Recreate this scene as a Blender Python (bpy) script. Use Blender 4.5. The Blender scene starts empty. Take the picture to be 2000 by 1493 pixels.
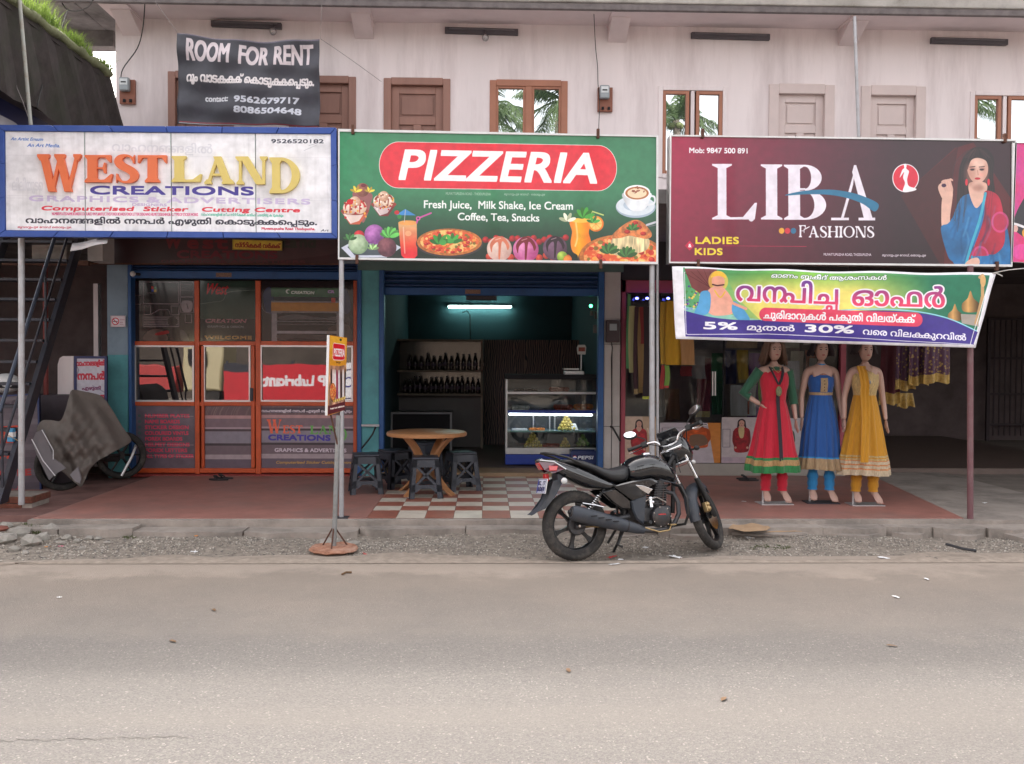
import bpy, bmesh, math, random
import numpy as np
from mathutils import Vector, Matrix, Euler
random.seed(7)
R = math.radians
scene = bpy.context.scene
C = scene.collection

# ------------------------------------------------------------------ camera
FPX, CX, CY = 1800.0, 1000.0, 746.5
YAW, PITCH, ROLL, CAMH = R(1.6), R(1.5), R(0.28), 1.68
_f = Vector((math.sin(YAW)*math.cos(PITCH), math.cos(YAW)*math.cos(PITCH), -math.sin(PITCH)))
_r = Vector((math.cos(YAW), -math.sin(YAW), 0.0))
_u = _r.cross(_f)
cr, sr = math.cos(ROLL), math.sin(ROLL)
_r, _u = _r*cr + _u*sr, _u*cr - _r*sr
camd = bpy.data.cameras.new('camera')
cam = bpy.data.objects.new('camera', camd); C.objects.link(cam)
m = Matrix((( _r.x, _u.x, -_f.x, 0), (_r.y, _u.y, -_f.y, 0), (_r.z, _u.z, -_f.z, CAMH), (0, 0, 0, 1)))
cam.matrix_world = m
camd.sensor_width = 36.0; camd.lens = 36.0*FPX/2000.0
camd.clip_end = 2000; camd.clip_start = 0.05
scene.camera = cam

# ------------------------------------------------------------------ world, sun, exposure
SUN_EL, SUN_AZ = R(44), R(-14)          # azimuth measured from +Y (behind the building), negative = to the left
w = bpy.data.worlds.new("World"); scene.world = w; w.use_nodes = True
nt = w.node_tree
sky = nt.nodes.new('ShaderNodeTexSky'); sky.sky_type = 'NISHITA'; sky.sun_disc = False
sky.sun_elevation = SUN_EL; sky.sun_rotation = SUN_AZ
sky.altitude = 0; sky.air_density = 1.0; sky.dust_density = 6.0; sky.ozone_density = 0.6
bg = nt.nodes['Background']; bg.inputs['Strength'].default_value = 0.15
hs = nt.nodes.new('ShaderNodeHueSaturation'); hs.inputs['Saturation'].default_value = 0.22
nt.links.new(sky.outputs[0], hs.inputs['Color']); wm = nt.nodes.new('ShaderNodeVectorMath'); wm.operation = 'MULTIPLY'; wm.inputs[1].default_value = (1.0, .955, .92)
nt.links.new(hs.outputs[0], wm.inputs[0]); nt.links.new(wm.outputs[0], bg.inputs['Color'])
sd = bpy.data.lights.new('sun', 'SUN'); sd.energy = .55; sd.angle = R(2); sd.color = (1.0, 0.95, 0.88)
so = bpy.data.objects.new('sun', sd); C.objects.link(so)
sdir = Vector((math.sin(SUN_AZ)*math.cos(SUN_EL), math.cos(SUN_AZ)*math.cos(SUN_EL), math.sin(SUN_EL)))
so.rotation_euler = sdir.to_track_quat('Z', 'Y').to_euler(); so.location = (0, 0, 30)
vs = scene.view_settings
vs.view_transform = 'Standard'; vs.look = 'None'; vs.gamma = 1.0; vs.use_curve_mapping = False
vs.exposure = 2.4
scene.cycles.max_bounces = 8; scene.cycles.diffuse_bounces = 5; scene.cycles.glossy_bounces = 4
scene.cycles.transparent_max_bounces = 16

# ------------------------------------------------------------------ rays from pixels of the survey photo to real places
def ray(px, py):
    return _f + _r*((px-CX)/FPX) - _u*((py-CY)/FPX)
def at(px, py, Y):
    d = ray(px, py); t = Y/d.y
    return Vector((d.x*t, Y, CAMH + d.z*t))
def atz(px, py, z):
    d = ray(px, py); t = (z-CAMH)/d.z
    return Vector((d.x*t, d.y*t, z))
def X(px, Y, py=700): return at(px, py, Y).x
def Z(py, Y, px=1000): return at(px, py, Y).z

# ------------------------------------------------------------------ mesh helpers
class MB:
    def __init__(s): s.v = []; s.f = []; s.uv = {}
    def add(s, vs, fs):
        n = len(s.v); s.v += [tuple(a) for a in vs]; s.f += [tuple(i+n for i in f) for f in fs]; return s
    def box(s, x0, x1, y0, y1, z0, z1):
        if x0 > x1: x0, x1 = x1, x0
        if y0 > y1: y0, y1 = y1, y0
        if z0 > z1: z0, z1 = z1, z0
        return s.add([(x0,y0,z0),(x1,y0,z0),(x1,y1,z0),(x0,y1,z0),(x0,y0,z1),(x1,y0,z1),(x1,y1,z1),(x0,y1,z1)],
              [(0,3,2,1),(4,5,6,7),(0,1,5,4),(1,2,6,5),(2,3,7,6),(3,0,4,7)])
    def quad(s, a, b, c, d, uv=False):
        if uv: s.uv[len(s.f)] = [(0,0),(1,0),(1,1),(0,1)]
        return s.add([a, b, c, d], [(0,1,2,3)])
    def prism(s, pts, y0, y1):                # polygon in the XZ plane (x,z) pushed from y0 to y1
        n = len(pts)
        a = sum(pts[i][0]*pts[(i+1)%n][1]-pts[(i+1)%n][0]*pts[i][1] for i in range(n))
        if a < 0: pts = pts[::-1]
        vs = [(p[0], y0, p[1]) for p in pts] + [(p[0], y1, p[1]) for p in pts]
        fs = [tuple(range(n)), tuple(range(2*n-1, n-1, -1))]
        fs += [(i, i+n, (i+1)%n+n, (i+1)%n) for i in range(n)]
        return s.add(vs, fs)
    def prismz(s, pts, z0, z1):
        n = len(pts)
        a = sum(pts[i][0]*pts[(i+1)%n][1]-pts[(i+1)%n][0]*pts[i][1] for i in range(n))
        if a < 0: pts = pts[::-1]
        vs = [(p[0], p[1], z1) for p in pts] + [(p[0], p[1], z0) for p in pts]
        fs = [tuple(range(n)), tuple(range(2*n-1, n-1, -1))]
        fs += [(i, i+n, (i+1)%n+n, (i+1)%n) for i in range(n)]
        return s.add(vs, fs)
    def tube(s, path, r, seg=8, caps=True, closed=False, flat=1.0):
        path = [Vector(p) for p in path]; n = len(path)
        rs = r if isinstance(r, (list, tuple)) else [r]*n
        vs = []; up = None
        for i, p in enumerate(path):
            a = path[i-1] if (i > 0 or closed) else p
            b = path[(i+1) % n] if (i < n-1 or closed) else p
            t = (b-a)
            t = t.normalized() if t.length > 1e-9 else Vector((0, 0, 1))
            if up is None:
                up = Vector((0, 0, 1)) if abs(t.z) < .9 else Vector((1, 0, 0))
            sd_ = t.cross(up)
            if sd_.length < 1e-6: sd_ = t.cross(Vector((0, 1, 0)))
            sd_.normalize(); up = sd_.cross(t).normalized()
            for k in range(seg):
                a_ = 2*math.pi*k/seg
                vs.append(p + sd_*(math.cos(a_)*rs[i]) + up*(math.sin(a_)*rs[i]*flat))
        fs = []
        for i in range(n if closed else n-1):
            j = (i+1) % n
            for k in range(seg):
                l = (k+1) % seg
                fs.append((i*seg+k, j*seg+k, j*seg+l, i*seg+l))
        if caps and not closed:
            fs.append(tuple(range(seg))); fs.append(tuple(range(n*seg-1, (n-1)*seg-1, -1)))
        return s.add(vs, fs)
    def cyl(s, a, b, r0, r1=None, seg=12): return s.tube([a, b], [r0, r0 if r1 is None else r1], seg)
    def lathe(s, prof, c=(0,0,0), seg=20, axis='z', caps=True):
        vs = []; n = len(prof)
        for (r, h) in prof:
            for k in range(seg):
                a = 2*math.pi*k/seg
                if axis == 'z': p = (c[0]+r*math.cos(a), c[1]+r*math.sin(a), c[2]+h)
                elif axis == 'y': p = (c[0]+r*math.cos(a), c[1]+h, c[2]+r*math.sin(a))
                else: p = (c[0]+h, c[1]+r*math.cos(a), c[2]+r*math.sin(a))
                vs.append(p)
        fs = [(i*seg+k, i*seg+(k+1)%seg, (i+1)*seg+(k+1)%seg, (i+1)*seg+k) for i in range(n-1) for k in range(seg)]
        if caps: fs += [tuple(range(seg-1, -1, -1)), tuple(range((n-1)*seg, n*seg))]
        return s.add(vs, fs)
    def ball(s, c, r, seg=12, rings=8, sc=(1,1,1)):
        prof = [(math.sin(math.pi*i/rings), -math.cos(math.pi*i/rings)) for i in range(rings+1)]
        vs = []; 
        for (q, h) in prof:
            for k in range(seg):
                a = 2*math.pi*k/seg
                vs.append((c[0]+r*sc[0]*q*math.cos(a), c[1]+r*sc[1]*q*math.sin(a), c[2]+r*sc[2]*h))
        fs = [(i*seg+k, i*seg+(k+1)%seg, (i+1)*seg+(k+1)%seg, (i+1)*seg+k) for i in range(rings) for k in range(seg)]
        return s.add(vs, fs)
    def grid(s, nu, nv, fn, uv=True):
        n0 = len(s.f)
        vs = [fn(i/nu, j/nv) for j in range(nv+1) for i in range(nu+1)]
        fs = []
        for j in range(nv):
            for i in range(nu):
                a = j*(nu+1)+i
                if uv: s.uv[n0+len(fs)] = [(i/nu, j/nv), ((i+1)/nu, j/nv), ((i+1)/nu, (j+1)/nv), (i/nu, (j+1)/nv)]
                fs.append((a, a+1, a+nu+2, a+nu+1))
        return s.add(vs, fs)
    def loft(s, rings, caps=True, closed=True):
        n = len(rings[0]); vs = [p for r_ in rings for p in r_]; fs = []
        m_ = n if closed else n-1
        for i in range(len(rings)-1):
            for k in range(m_):
                fs.append((i*n+k, i*n+(k+1) % n, (i+1)*n+(k+1) % n, (i+1)*n+k))
        if caps and closed:
            fs.append(tuple(range(n-1, -1, -1))); fs.append(tuple(range((len(rings)-1)*n, len(rings)*n)))
        return s.add(vs, fs)
    def xf(s, M):
        s.v = [tuple(M @ Vector(p)) for p in s.v]; return s
    def mesh(s, name, mat, smooth=None):
        me = bpy.data.meshes.new(name); me.from_pydata(s.v, [], s.f)
        if s.uv:
            uvl = me.uv_layers.new(name='UVMap')
            for fi, uvs in s.uv.items():
                p = me.polygons[fi]
                for k, li in enumerate(p.loop_indices): uvl.data[li].uv = uvs[k]
        if mat is not None: me.materials.append(mat)
        if smooth is not None:
            me.polygons.foreach_set('use_smooth', [True]*len(me.polygons))
            if smooth < 179: me.set_sharp_from_angle(angle=R(smooth))
        me.update(); return me
    def build(s, name, mat, parent=None, smooth=None, world=True, bevel=0, fix=True):
        if parent is not None and world:
            o = wloc(parent); s.v = [(a[0]-o.x, a[1]-o.y, a[2]-o.z) for a in s.v]
        me = s.mesh(name, mat, smooth)
        if fix:
            b = bmesh.new(); b.from_mesh(me)
            bmesh.ops.remove_doubles(b, verts=b.verts, dist=1e-6)
            if len(b.faces) < 60000 and not s.uv: bmesh.ops.recalc_face_normals(b, faces=b.faces)
            b.to_mesh(me); b.free()
        ob = bpy.data.objects.new(name, me); C.objects.link(ob)
        if parent is not None: ob.parent = parent
        if bevel:
            md = ob.modifiers.new('b', 'BEVEL'); md.width = bevel; md.segments = 2; md.limit_method = 'ANGLE'; md.angle_limit = R(40)
            me.polygons.foreach_set('use_smooth', [True]*len(me.polygons)); me.set_sharp_from_angle(angle=R(35))
        return ob
def wloc(o):
    p = Vector((0, 0, 0))
    while o is not None: p = p + o.location; o = o.parent
    return p
def thing(name, label, cat, loc=(0,0,0), rz=0, group=None):
    o = bpy.data.objects.new(name, None); C.objects.link(o); o.empty_display_size = .1
    o.location = loc; o.rotation_euler = (0, 0, rz)
    o['label'] = label; o['category'] = cat
    if group: o['group'] = group
    return o
def tag(o, label, cat, group=None):
    o['label'] = label; o['category'] = cat
    if group: o['group'] = group
    return o
def struct(o, label=None):
    o['kind'] = 'structure'
    if label: o['label'] = label
    return o
def stuff(o, label=None, cat=None):
    o['kind'] = 'stuff'
    if label: o['label'] = label
    if cat: o['category'] = cat
    return o
def dup(o, parent=None, loc=None, rz=None, label=None, group=None, scale=None):
    c = o.copy(); C.objects.link(c); c.parent = parent
    if loc is not None: c.location = loc
    if rz is not None: c.rotation_euler = (0, 0, rz)
    if scale is not None: c.scale = scale
    if label: c['label'] = label
    if group: c['group'] = group
    for ch in KIDS(o): dup(ch, c)
    return c
def KIDS(o): return [x for x in C.objects if x.parent is o and x is not None] if False else list(o.children)

# ------------------------------------------------------------------ materials
def lin(c):
    c = [x/255.0 for x in c[:3]]
    return tuple((x/12.92 if x <= .04045 else ((x+.055)/1.055)**2.4) for x in c)
_M = {}
def mat(name, col, rough=.6, metal=0.0, var=.12, scale=4.0, bump=0.0, bscale=30.0, dirt=None, dscale=2.0, damt=.5, coat=0.0, spec=.5, stretch=(1,1,1), trans=0.0, sheen=0.0):
    if name in _M: return _M[name]
    m_ = bpy.data.materials.new(name); m_.use_nodes = True; _M[name] = m_
    n = m_.node_tree.nodes; l = m_.node_tree.links; b = n['Principled BSDF']
    b.inputs['Roughness'].default_value = rough; b.inputs['Metallic'].default_value = metal
    b.inputs['Specular IOR Level'].default_value = spec
    b.inputs['Coat Weight'].default_value = coat
    if sheen: b.inputs['Sheen Weight'].default_value = sheen
    if trans: b.inputs['Transmission Weight'].default_value = trans
    tc = n.new('ShaderNodeTexCoord'); mp = n.new('ShaderNodeMapping'); mp.inputs['Scale'].default_value = stretch
    l.new(tc.outputs['Object'], mp.inputs['Vector'])
    nz = n.new('ShaderNodeTexNoise'); nz.inputs['Scale'].default_value = scale; nz.inputs['Detail'].default_value = 8; nz.inputs['Roughness'].default_value = .65
    l.new(mp.outputs[0], nz.inputs['Vector'])
    rp = n.new('ShaderNodeMapRange'); rp.inputs['From Min'].default_value = .3; rp.inputs['From Max'].default_value = .7
    rp.inputs['To Min'].default_value = 1-var; rp.inputs['To Max'].default_value = 1+var
    l.new(nz.outputs['Fac'], rp.inputs['Value'])
    mul = n.new('ShaderNodeVectorMath'); mul.operation = 'SCALE'; mul.inputs[0].default_value = col[:3]
    l.new(rp.outputs[0], mul.inputs['Scale'])
    out = mul.outputs[0]
    if dirt is not None:
        n2 = n.new('ShaderNodeTexNoise'); n2.inputs['Scale'].default_value = dscale; n2.inputs['Detail'].default_value = 10; n2.inputs['Roughness'].default_value = .7
        l.new(mp.outputs[0], n2.inputs['Vector'])
        r2 = n.new('ShaderNodeMapRange'); r2.inputs['From Min'].default_value = .47; r2.inputs['From Max'].default_value = .72; r2.inputs['To Max'].default_value = damt
        l.new(n2.outputs['Fac'], r2.inputs['Value'])
        mx = n.new('ShaderNodeMix'); mx.data_type = 'RGBA'; mx.inputs['B'].default_value = (*dirt[:3], 1)
        l.new(r2.outputs[0], mx.inputs['Factor']); l.new(out, mx.inputs['A']); out = mx.outputs['Result']
    l.new(out, b.inputs['Base Color'])
    if bump:
        n3 = n.new('ShaderNodeTexNoise'); n3.inputs['Scale'].default_value = bscale; n3.inputs['Detail'].default_value = 6
        l.new(mp.outputs[0], n3.inputs['Vector'])
        bp = n.new('ShaderNodeBump'); bp.inputs['Strength'].default_value = min(1, bump); bp.inputs['Distance'].default_value = .01
        l.new(n3.outputs['Fac'], bp.inputs['Height']); l.new(bp.outputs[0], b.inputs['Normal'])
    return m_
def emis(name, col, strength):
    m_ = bpy.data.materials.new(name); m_.use_nodes = True; b = m_.node_tree.nodes['Principled BSDF']
    b.inputs['Base Color'].default_value = (*col, 1); b.inputs['Emission Color'].default_value = (*col, 1); b.inputs['Emission Strength'].default_value = strength
    return m_
def glassmat(name, tint=(.02,.02,.025), refl=.3, clear=0.0, rough=.02, rtint=(1,1,1)):
    """tinted / mirror-film glass: part mirror, part see-through, part dark tint"""
    m_ = bpy.data.materials.new(name); m_.use_nodes = True; n = m_.node_tree.nodes; l = m_.node_tree.links
    n.remove(n['Principled BSDF']); out = n['Material Output']
    g = n.new('ShaderNodeBsdfGlossy'); g.inputs['Roughness'].default_value = rough; g.inputs['Color'].default_value = (*rtint, 1)
    d = n.new('ShaderNodeBsdfDiffuse'); d.inputs['Color'].default_value = (*tint, 1)
    t = n.new('ShaderNodeBsdfTransparent'); t.inputs['Color'].default_value = (.9, .93, .93, 1)
    m1 = n.new('ShaderNodeMixShader'); m1.inputs[0].default_value = clear
    l.new(d.outputs[0], m1.inputs[1]); l.new(t.outputs[0], m1.inputs[2])
    m2 = n.new('ShaderNodeMixShader')
    fr = n.new('ShaderNodeFresnel'); fr.inputs['IOR'].default_value = 1.5
    ma = n.new('ShaderNodeMath'); ma.operation = 'ADD'; ma.use_clamp = True; ma.inputs[1].default_value = refl
    l.new(fr.outputs[0], ma.inputs[0]); l.new(ma.outputs[0], m2.inputs[0])
    nz = n.new('ShaderNodeTexNoise'); nz.inputs['Scale'].default_value = 1.5
    tc = n.new('ShaderNodeTexCoord'); l.new(tc.outputs['Object'], nz.inputs['Vector'])
    bp = n.new('ShaderNodeBump'); bp.inputs['Strength'].default_value = .15; bp.inputs['Distance'].default_value = .01
    l.new(nz.outputs['Fac'], bp.inputs['Height']); l.new(bp.outputs[0], g.inputs['Normal'])
    l.new(m1.outputs[0], m2.inputs[1]); l.new(g.outputs[0], m2.inputs[2]); l.new(m2.outputs[0], out.inputs['Surface'])
    return m_
# ------------------------------------------------------------------ flat print: letters and pictures drawn as filled outlines
_chars = set("ABCDEFGHIJKLMNOPQRSTUVWXYZabcdefghijklmnopqrstuvwxyz0123456789:.,&%-|*'/")
_ml = ("ക ഖ ഗ ങ ച ജ ട ഡ ണ ത ദ ന പ ഫ ബ മ യ ര റ ല ള ഴ വ ശ സ ഹ എ ഓ ആ ആ ർ ൽ ൾ ൻ ാ ി ീ ു ൂ െ േ ം ് ്").split()
_chars |= {c for s in _ml for c in s}
_G = {}
def _build_glyphs():
    objs = {}
    def mk(s):
        c = bpy.data.curves.new('t', 'FONT'); c.body = s; c.size = 1.0
        o = bpy.data.objects.new('t', c); C.objects.link(o); return o
    ref = mk('HH')
    for ch in _chars: objs[ch] = (mk(ch), mk('H'+ch+'H'))
    bpy.context.view_layer.update()
    dg = bpy.context.evaluated_depsgraph_get()
    w0 = ref.dimensions.x
    for ch, (o, o2) in objs.items():
        adv = o2.dimensions.x - w0
        cu = o.evaluated_get(dg).to_curve(dg)
        paths = []
        for sp in cu.splines:
            bp = sp.bezier_points; n = len(bp); pts = []
            for i in range(n):
                a, b = bp[i], bp[(i+1) % n]
                p0, p1, p2, p3 = a.co, a.handle_right, b.handle_left, b.co
                L = (p3-p0).length
                straight = (p1-p0).length < 1e-5 and (p3-p2).length < 1e-5
                k = 1 if straight else 6
                for j in range(k):
                    t = j/k; q = 1-t
                    pts.append((q**3*p0.x+3*q*q*t*p1.x+3*q*t*t*p2.x+t**3*p3.x, q**3*p0.y+3*q*q*t*p1.y+3*q*t*t*p2.y+t**3*p3.y))
            if len(pts) > 2: paths.append(np.array(pts))
        _G[ch] = (adv, paths)
        o.evaluated_get(dg).to_curve_clear()
    for ch, (o, o2) in objs.items():
        for q in (o, o2):
            d = q.data; bpy.data.objects.remove(q); bpy.data.curves.remove(d)
    d = ref.data; bpy.data.objects.remove(ref); bpy.data.curves.remove(d)
_build_glyphs()
CAP = max(p[:, 1].max() for p in _G['H'][1])
def glyph_run(s, track=0.0, sp=.28):
    """outlines of a line of text. ~ pulls the next sign onto the one before, _ hangs the next sign small beneath it"""
    x = 0.0; out = []; i = 0; last = 0.0
    while i < len(s):
        ch = s[i]
        if ch == ' ': x += sp; i += 1; continue
        if ch == '~': x -= .17; i += 1; continue
        if ch == '_':
            adv, ps = _G[s[i+1]]
            for p in ps: out.append(p*.55 + np.array([x-last*.5-adv*.1, -.27]))
            i += 2; continue
        adv, ps = _G.get(ch, (0.3, []))
        for p in ps: out.append(p + np.array([x, 0.0]))
        x += adv + track; last = adv; i += 1
    return out, x
def hexc(h): return tuple(int(h[i:i+2], 16) for i in (0, 2, 4))
def vnoise(Xa, Ya, s, seed=0):
    g = np.random.RandomState(seed).rand(64, 64).astype(np.float32)
    x = Xa/s; y = Ya/s; xi = np.floor(x).astype(int); yi = np.floor(y).astype(int); fx = x-xi; fy = y-yi
    fx = fx*fx*(3-2*fx); fy = fy*fy*(3-2*fy)
    a = g[yi % 64, xi % 64]; b = g[yi % 64, (xi+1) % 64]; c = g[(yi+1) % 64, xi % 64]; d = g[(yi+1) % 64, (xi+1) % 64]
    return (a*(1-fx)+b*fx)*(1-fy)+(c*(1-fx)+d*fx)*fy
def fbm(Xa, Ya, s, seed=0, o=4):
    r = 0; a = .5
    for k in range(o): r = r + a*vnoise(Xa, Ya, s/(2**k), seed+k); a *= .5
    return r/(1-.5**o)
class Art:
    """a printed sheet: W pixels wide; corners (TL,TR,BR,BL) give the sheet in survey coordinates"""
    def __init__(s, W, H, quad, bg=(255,255,255)):
        s.W, s.H = W, H; s.b = np.zeros((H, W, 3), np.float32); s.b[:] = bg
        src = quad; dst = [(0,0),(W,0),(W,H),(0,H)]; A = []; B = []
        for (x, y), (u, v) in zip(src, dst):
            A += [[x,y,1,0,0,0,-u*x,-u*y],[0,0,0,x,y,1,-v*x,-v*y]]; B += [u, v]
        h = np.linalg.solve(np.array(A, float), np.array(B, float)); s.h = np.append(h, 1).reshape(3, 3)
        s.hi = np.linalg.inv(s.h)
        s.k = W/math.hypot(quad[1][0]-quad[0][0], quad[1][1]-quad[0][1])
    def tp(s, p):
        p = np.asarray(p, float); q = np.c_[p, np.ones(len(p))] @ s.h.T
        return q[:, :2]/q[:, 2:3]
    def fill(s, paths, col, a=1.0, grow=0, soft=0, hard=False):
        S = 3
        P = [s.tp(p)*S for p in paths if len(p) > 2]
        if not P: return
        al = np.concatenate(P); pad = S*(3+grow*s.k+soft*s.k*2)
        x0 = int(max(0, math.floor((al[:,0].min()-pad)/S))); x1 = int(min(s.W, math.ceil((al[:,0].max()+pad)/S)))
        y0 = int(max(0, math.floor((al[:,1].min()-pad)/S))); y1 = int(min(s.H, math.ceil((al[:,1].max()+pad)/S)))
        if x1 <= x0 or y1 <= y0: return
        w_, h_ = (x1-x0)*S, (y1-y0)*S
        acc = np.zeros((h_, w_+1), np.float32); o = np.array([x0*S, y0*S])
        rr = []; cc = []; dd = []
        for p in P:
            p = p-o; q = np.roll(p, -1, 0)
            for (ax, ay), (bx, by) in zip(p, q):
                if ay == by: continue
                d = 1 if by > ay else -1
                lo, hi = (ay, by) if ay < by else (by, ay)
                r0 = max(0, math.ceil(lo-.5)); r1 = min(h_-1, math.ceil(hi-.5)-1)
                if r1 < r0: continue
                r = np.arange(r0, r1+1); xx = ax+(bx-ax)*((r+.5-ay)/(by-ay))
                rr.append(r); cc.append(np.clip(np.ceil(xx-.5), 0, w_).astype(int)); dd.append(np.full(len(r), d, np.float32))
        if not rr: return
        np.add.at(acc, (np.concatenate(rr), np.concatenate(cc)), np.concatenate(dd))
        mk = (np.abs(np.cumsum(acc, 1)[:, :w_]) > .5).astype(np.float32)
        if grow > 0:
            g = grow*s.k*S; base = mk; res = mk.copy()
            if hard:
                n_ = int(round(g))
                for ax_ in (1, 0):
                    base = res.copy()
                    for k in range(-n_, n_+1): res = np.maximum(res, np.roll(base, k, ax_))
            else:
                for q_ in (1.0, .5):
                    for k in range(32):
                        dx, dy = int(round(g*q_*math.cos(k*math.pi/16))), int(round(g*q_*math.sin(k*math.pi/16)))
                        res = np.maximum(res, np.roll(np.roll(base, dx, 1), dy, 0))
            mk = res
        mk = mk.reshape(y1-y0, S, x1-x0, S).mean((1, 3))
        if soft:
            n = max(1, int(soft*s.k))
            for _ in range(2):
                for ax_ in (0, 1):
                    c = np.cumsum(np.pad(mk, [(n+1, n) if ax_ == 0 else (0, 0), (n+1, n) if ax_ == 1 else (0, 0)], mode='edge'), axis=ax_)
                    mk = (c[2*n+1:] - c[:-2*n-1])/(2*n+1) if ax_ == 0 else (c[:, 2*n+1:] - c[:, :-2*n-1])/(2*n+1)
        m3 = (mk*a)[..., None]
        if callable(col):
            yy, xx = np.mgrid[y0:y1, x0:x1].astype(float); q = np.stack([xx+.5, yy+.5, np.ones_like(xx)], -1) @ s.hi.T
            cl = col(q[..., 0]/q[..., 2], q[..., 1]/q[..., 2])
        else: cl = np.array(col, np.float32)
        s.b[y0:y1, x0:x1] = s.b[y0:y1, x0:x1]*(1-m3) + cl*m3
    def poly(s, pts, col, **k): s.fill([np.array(pts, float)], col, **k)
    def rect(s, x0, y0, x1, y1, col, **k): s.poly([(x0,y0),(x1,y0),(x1,y1),(x0,y1)], col, **k)
    def ell(s, cx, cy, rx, ry=None, col=(0,0,0), rot=0, **k):
        ry = rx if ry is None else ry; t = np.linspace(0, 2*math.pi, 40, endpoint=False); c, n = math.cos(R(rot)), math.sin(R(rot))
        x = rx*np.cos(t); y = ry*np.sin(t); s.fill([np.c_[cx+x*c-y*n, cy+x*n+y*c]], col, **k)
    def smooth(s, pts, closed=True, k=6):
        pts = np.array(pts, float); n = len(pts); out = []
        for i in range(n if closed else n-1):
            p0, p1, p2, p3 = [pts[(i+j) % n] if closed else pts[min(max(i+j, 0), n-1)] for j in (-1, 0, 1, 2)]
            for t in np.arange(k)/k:
                out.append(.5*((2*p1)+(-p0+p2)*t+(2*p0-5*p1+4*p2-p3)*t*t+(-p0+3*p1-3*p2+p3)*t**3))
        if not closed: out.append(pts[-1])
        return np.array(out)
    def blob(s, pts, col, **k): s.fill([s.smooth(pts)], col, **k)
    def line(s, pts, w_, col, sm=False, closed=False, **k):
        p = s.smooth(pts, closed) if sm else np.array(pts, float)
        if closed: p = np.vstack([p, p[:1]])
        paths = []
        for a, b in zip(p[:-1], p[1:]):
            d = b-a; L = math.hypot(*d)
            if L < 1e-6: continue
            nrm = np.array([-d[1], d[0]])/L*w_/2; paths.append(np.array([a+nrm, a-nrm, b-nrm, b+nrm]))
        if w_*s.k > 2.5:
            t = np.linspace(0, 2*math.pi, 10, endpoint=False)[::-1]
            for a in p: paths.append(np.c_[a[0]+w_/2*np.cos(t), a[1]+w_/2*np.sin(t)][::-1] if False else np.c_[a[0]+w_/2*np.cos(t), a[1]+w_/2*np.sin(t)])
        # one winding direction for all pieces
        q = []
        for g in paths:
            ar = np.sum(g[:,0]*np.roll(g[:,1], -1)-np.roll(g[:,0], -1)*g[:,1]); q.append(g if ar > 0 else g[::-1])
        s.fill(q, col, **k)
    def text(s, st, x0, y0, x1, y1, h, col, bold=0, italic=0, a=1, track=0, outline=None, sp=.28, mirror=False, caph=None):
        """baseline from (x0,y0) to (x1,y1); h = height of a capital"""
        paths, wd = glyph_run(st, track, sp)
        if wd <= 0: return
        sx = math.hypot(x1-x0, y1-y0)/wd; sy = h/(caph or CAP); ux, uy = (x1-x0)/math.hypot(x1-x0, y1-y0), (y1-y0)/math.hypot(x1-x0, y1-y0)
        out = []
        for p in paths:
            X_ = p[:,0]*sx + p[:,1]*sy*italic; Y_ = p[:,1]*sy
            if mirror: X_ = wd*sx - X_
            out.append(np.c_[x0 + X_*ux + Y_*uy, y0 + X_*uy - Y_*ux])
        bold *= .62
        if outline: s.fill(out, outline[1], a=a, grow=bold+outline[0])
        s.fill(out, col, a=a, grow=bold, hard=True)
    def ctext(s, st, cx, y, h, col, slope=0.0, wf=1.0, **k):
        _, wd = glyph_run(st, k.get('track', 0), k.get('sp', .28)); L = wd*h/CAP*wf
        s.text(st, cx-L/2, y-slope*L/2, cx+L/2, y+slope*L/2, h, col, **k)
    def sphere(s, cx, cy, r, c0, c1, ry=None, seed=0, rough=.25):
        ry = ry or r
        def f(Xa, Ya):
            d = np.sqrt(((Xa-cx+r*.3)/r)**2+((Ya-cy+ry*.35)/ry)**2)/1.5
            n = fbm(Xa, Ya, r*.35, seed)-.5
            t = np.clip(d+n*rough*2, 0, 1)[..., None]
            return np.array(c0)*(1-t)+np.array(c1)*t
        s.ell(cx, cy, r, ry, f)
    def weather(s, amt=.05, sc=60, seed=3):
        yy, xx = np.mgrid[0:s.H, 0:s.W].astype(float)
        s.b *= (1-amt*fbm(xx, yy, sc, seed)*2 + amt)[..., None]
    def image(s, name):
        yy, xx = np.mgrid[0:s.H, 0:s.W].astype(float)
        b = np.clip(s.b*(.93+.14*fbm(xx, yy, 26, 7))[..., None], 0, 255)/255.0
        a = np.ones((s.H, s.W, 4), np.float32); a[..., :3] = b[::-1]
        im = bpy.data.images.new(name, s.W, s.H); im.pixels.foreach_set(a.ravel()); im.update(); return im
    def material(s, name, rough=.5, coat=0.0, bump=0.0, bscale=6.0, emit=0.0, dark=1.0, trans=0.0):
        m_ = bpy.data.materials.new(name); m_.use_nodes = True; n = m_.node_tree.nodes; l = m_.node_tree.links; b = n['Principled BSDF']
        t = n.new('ShaderNodeTexImage'); t.image = s.image(name); t.extension = 'EXTEND'
        g = n.new('ShaderNodeVectorMath'); g.operation = 'SCALE'; g.inputs['Scale'].default_value = dark
        l.new(t.outputs['Color'], g.inputs[0]); l.new(g.outputs[0], b.inputs['Base Color'])
        b.inputs['Roughness'].default_value = rough; b.inputs['Coat Weight'].default_value = coat; b.inputs['Coat Roughness'].default_value = .05
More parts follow.
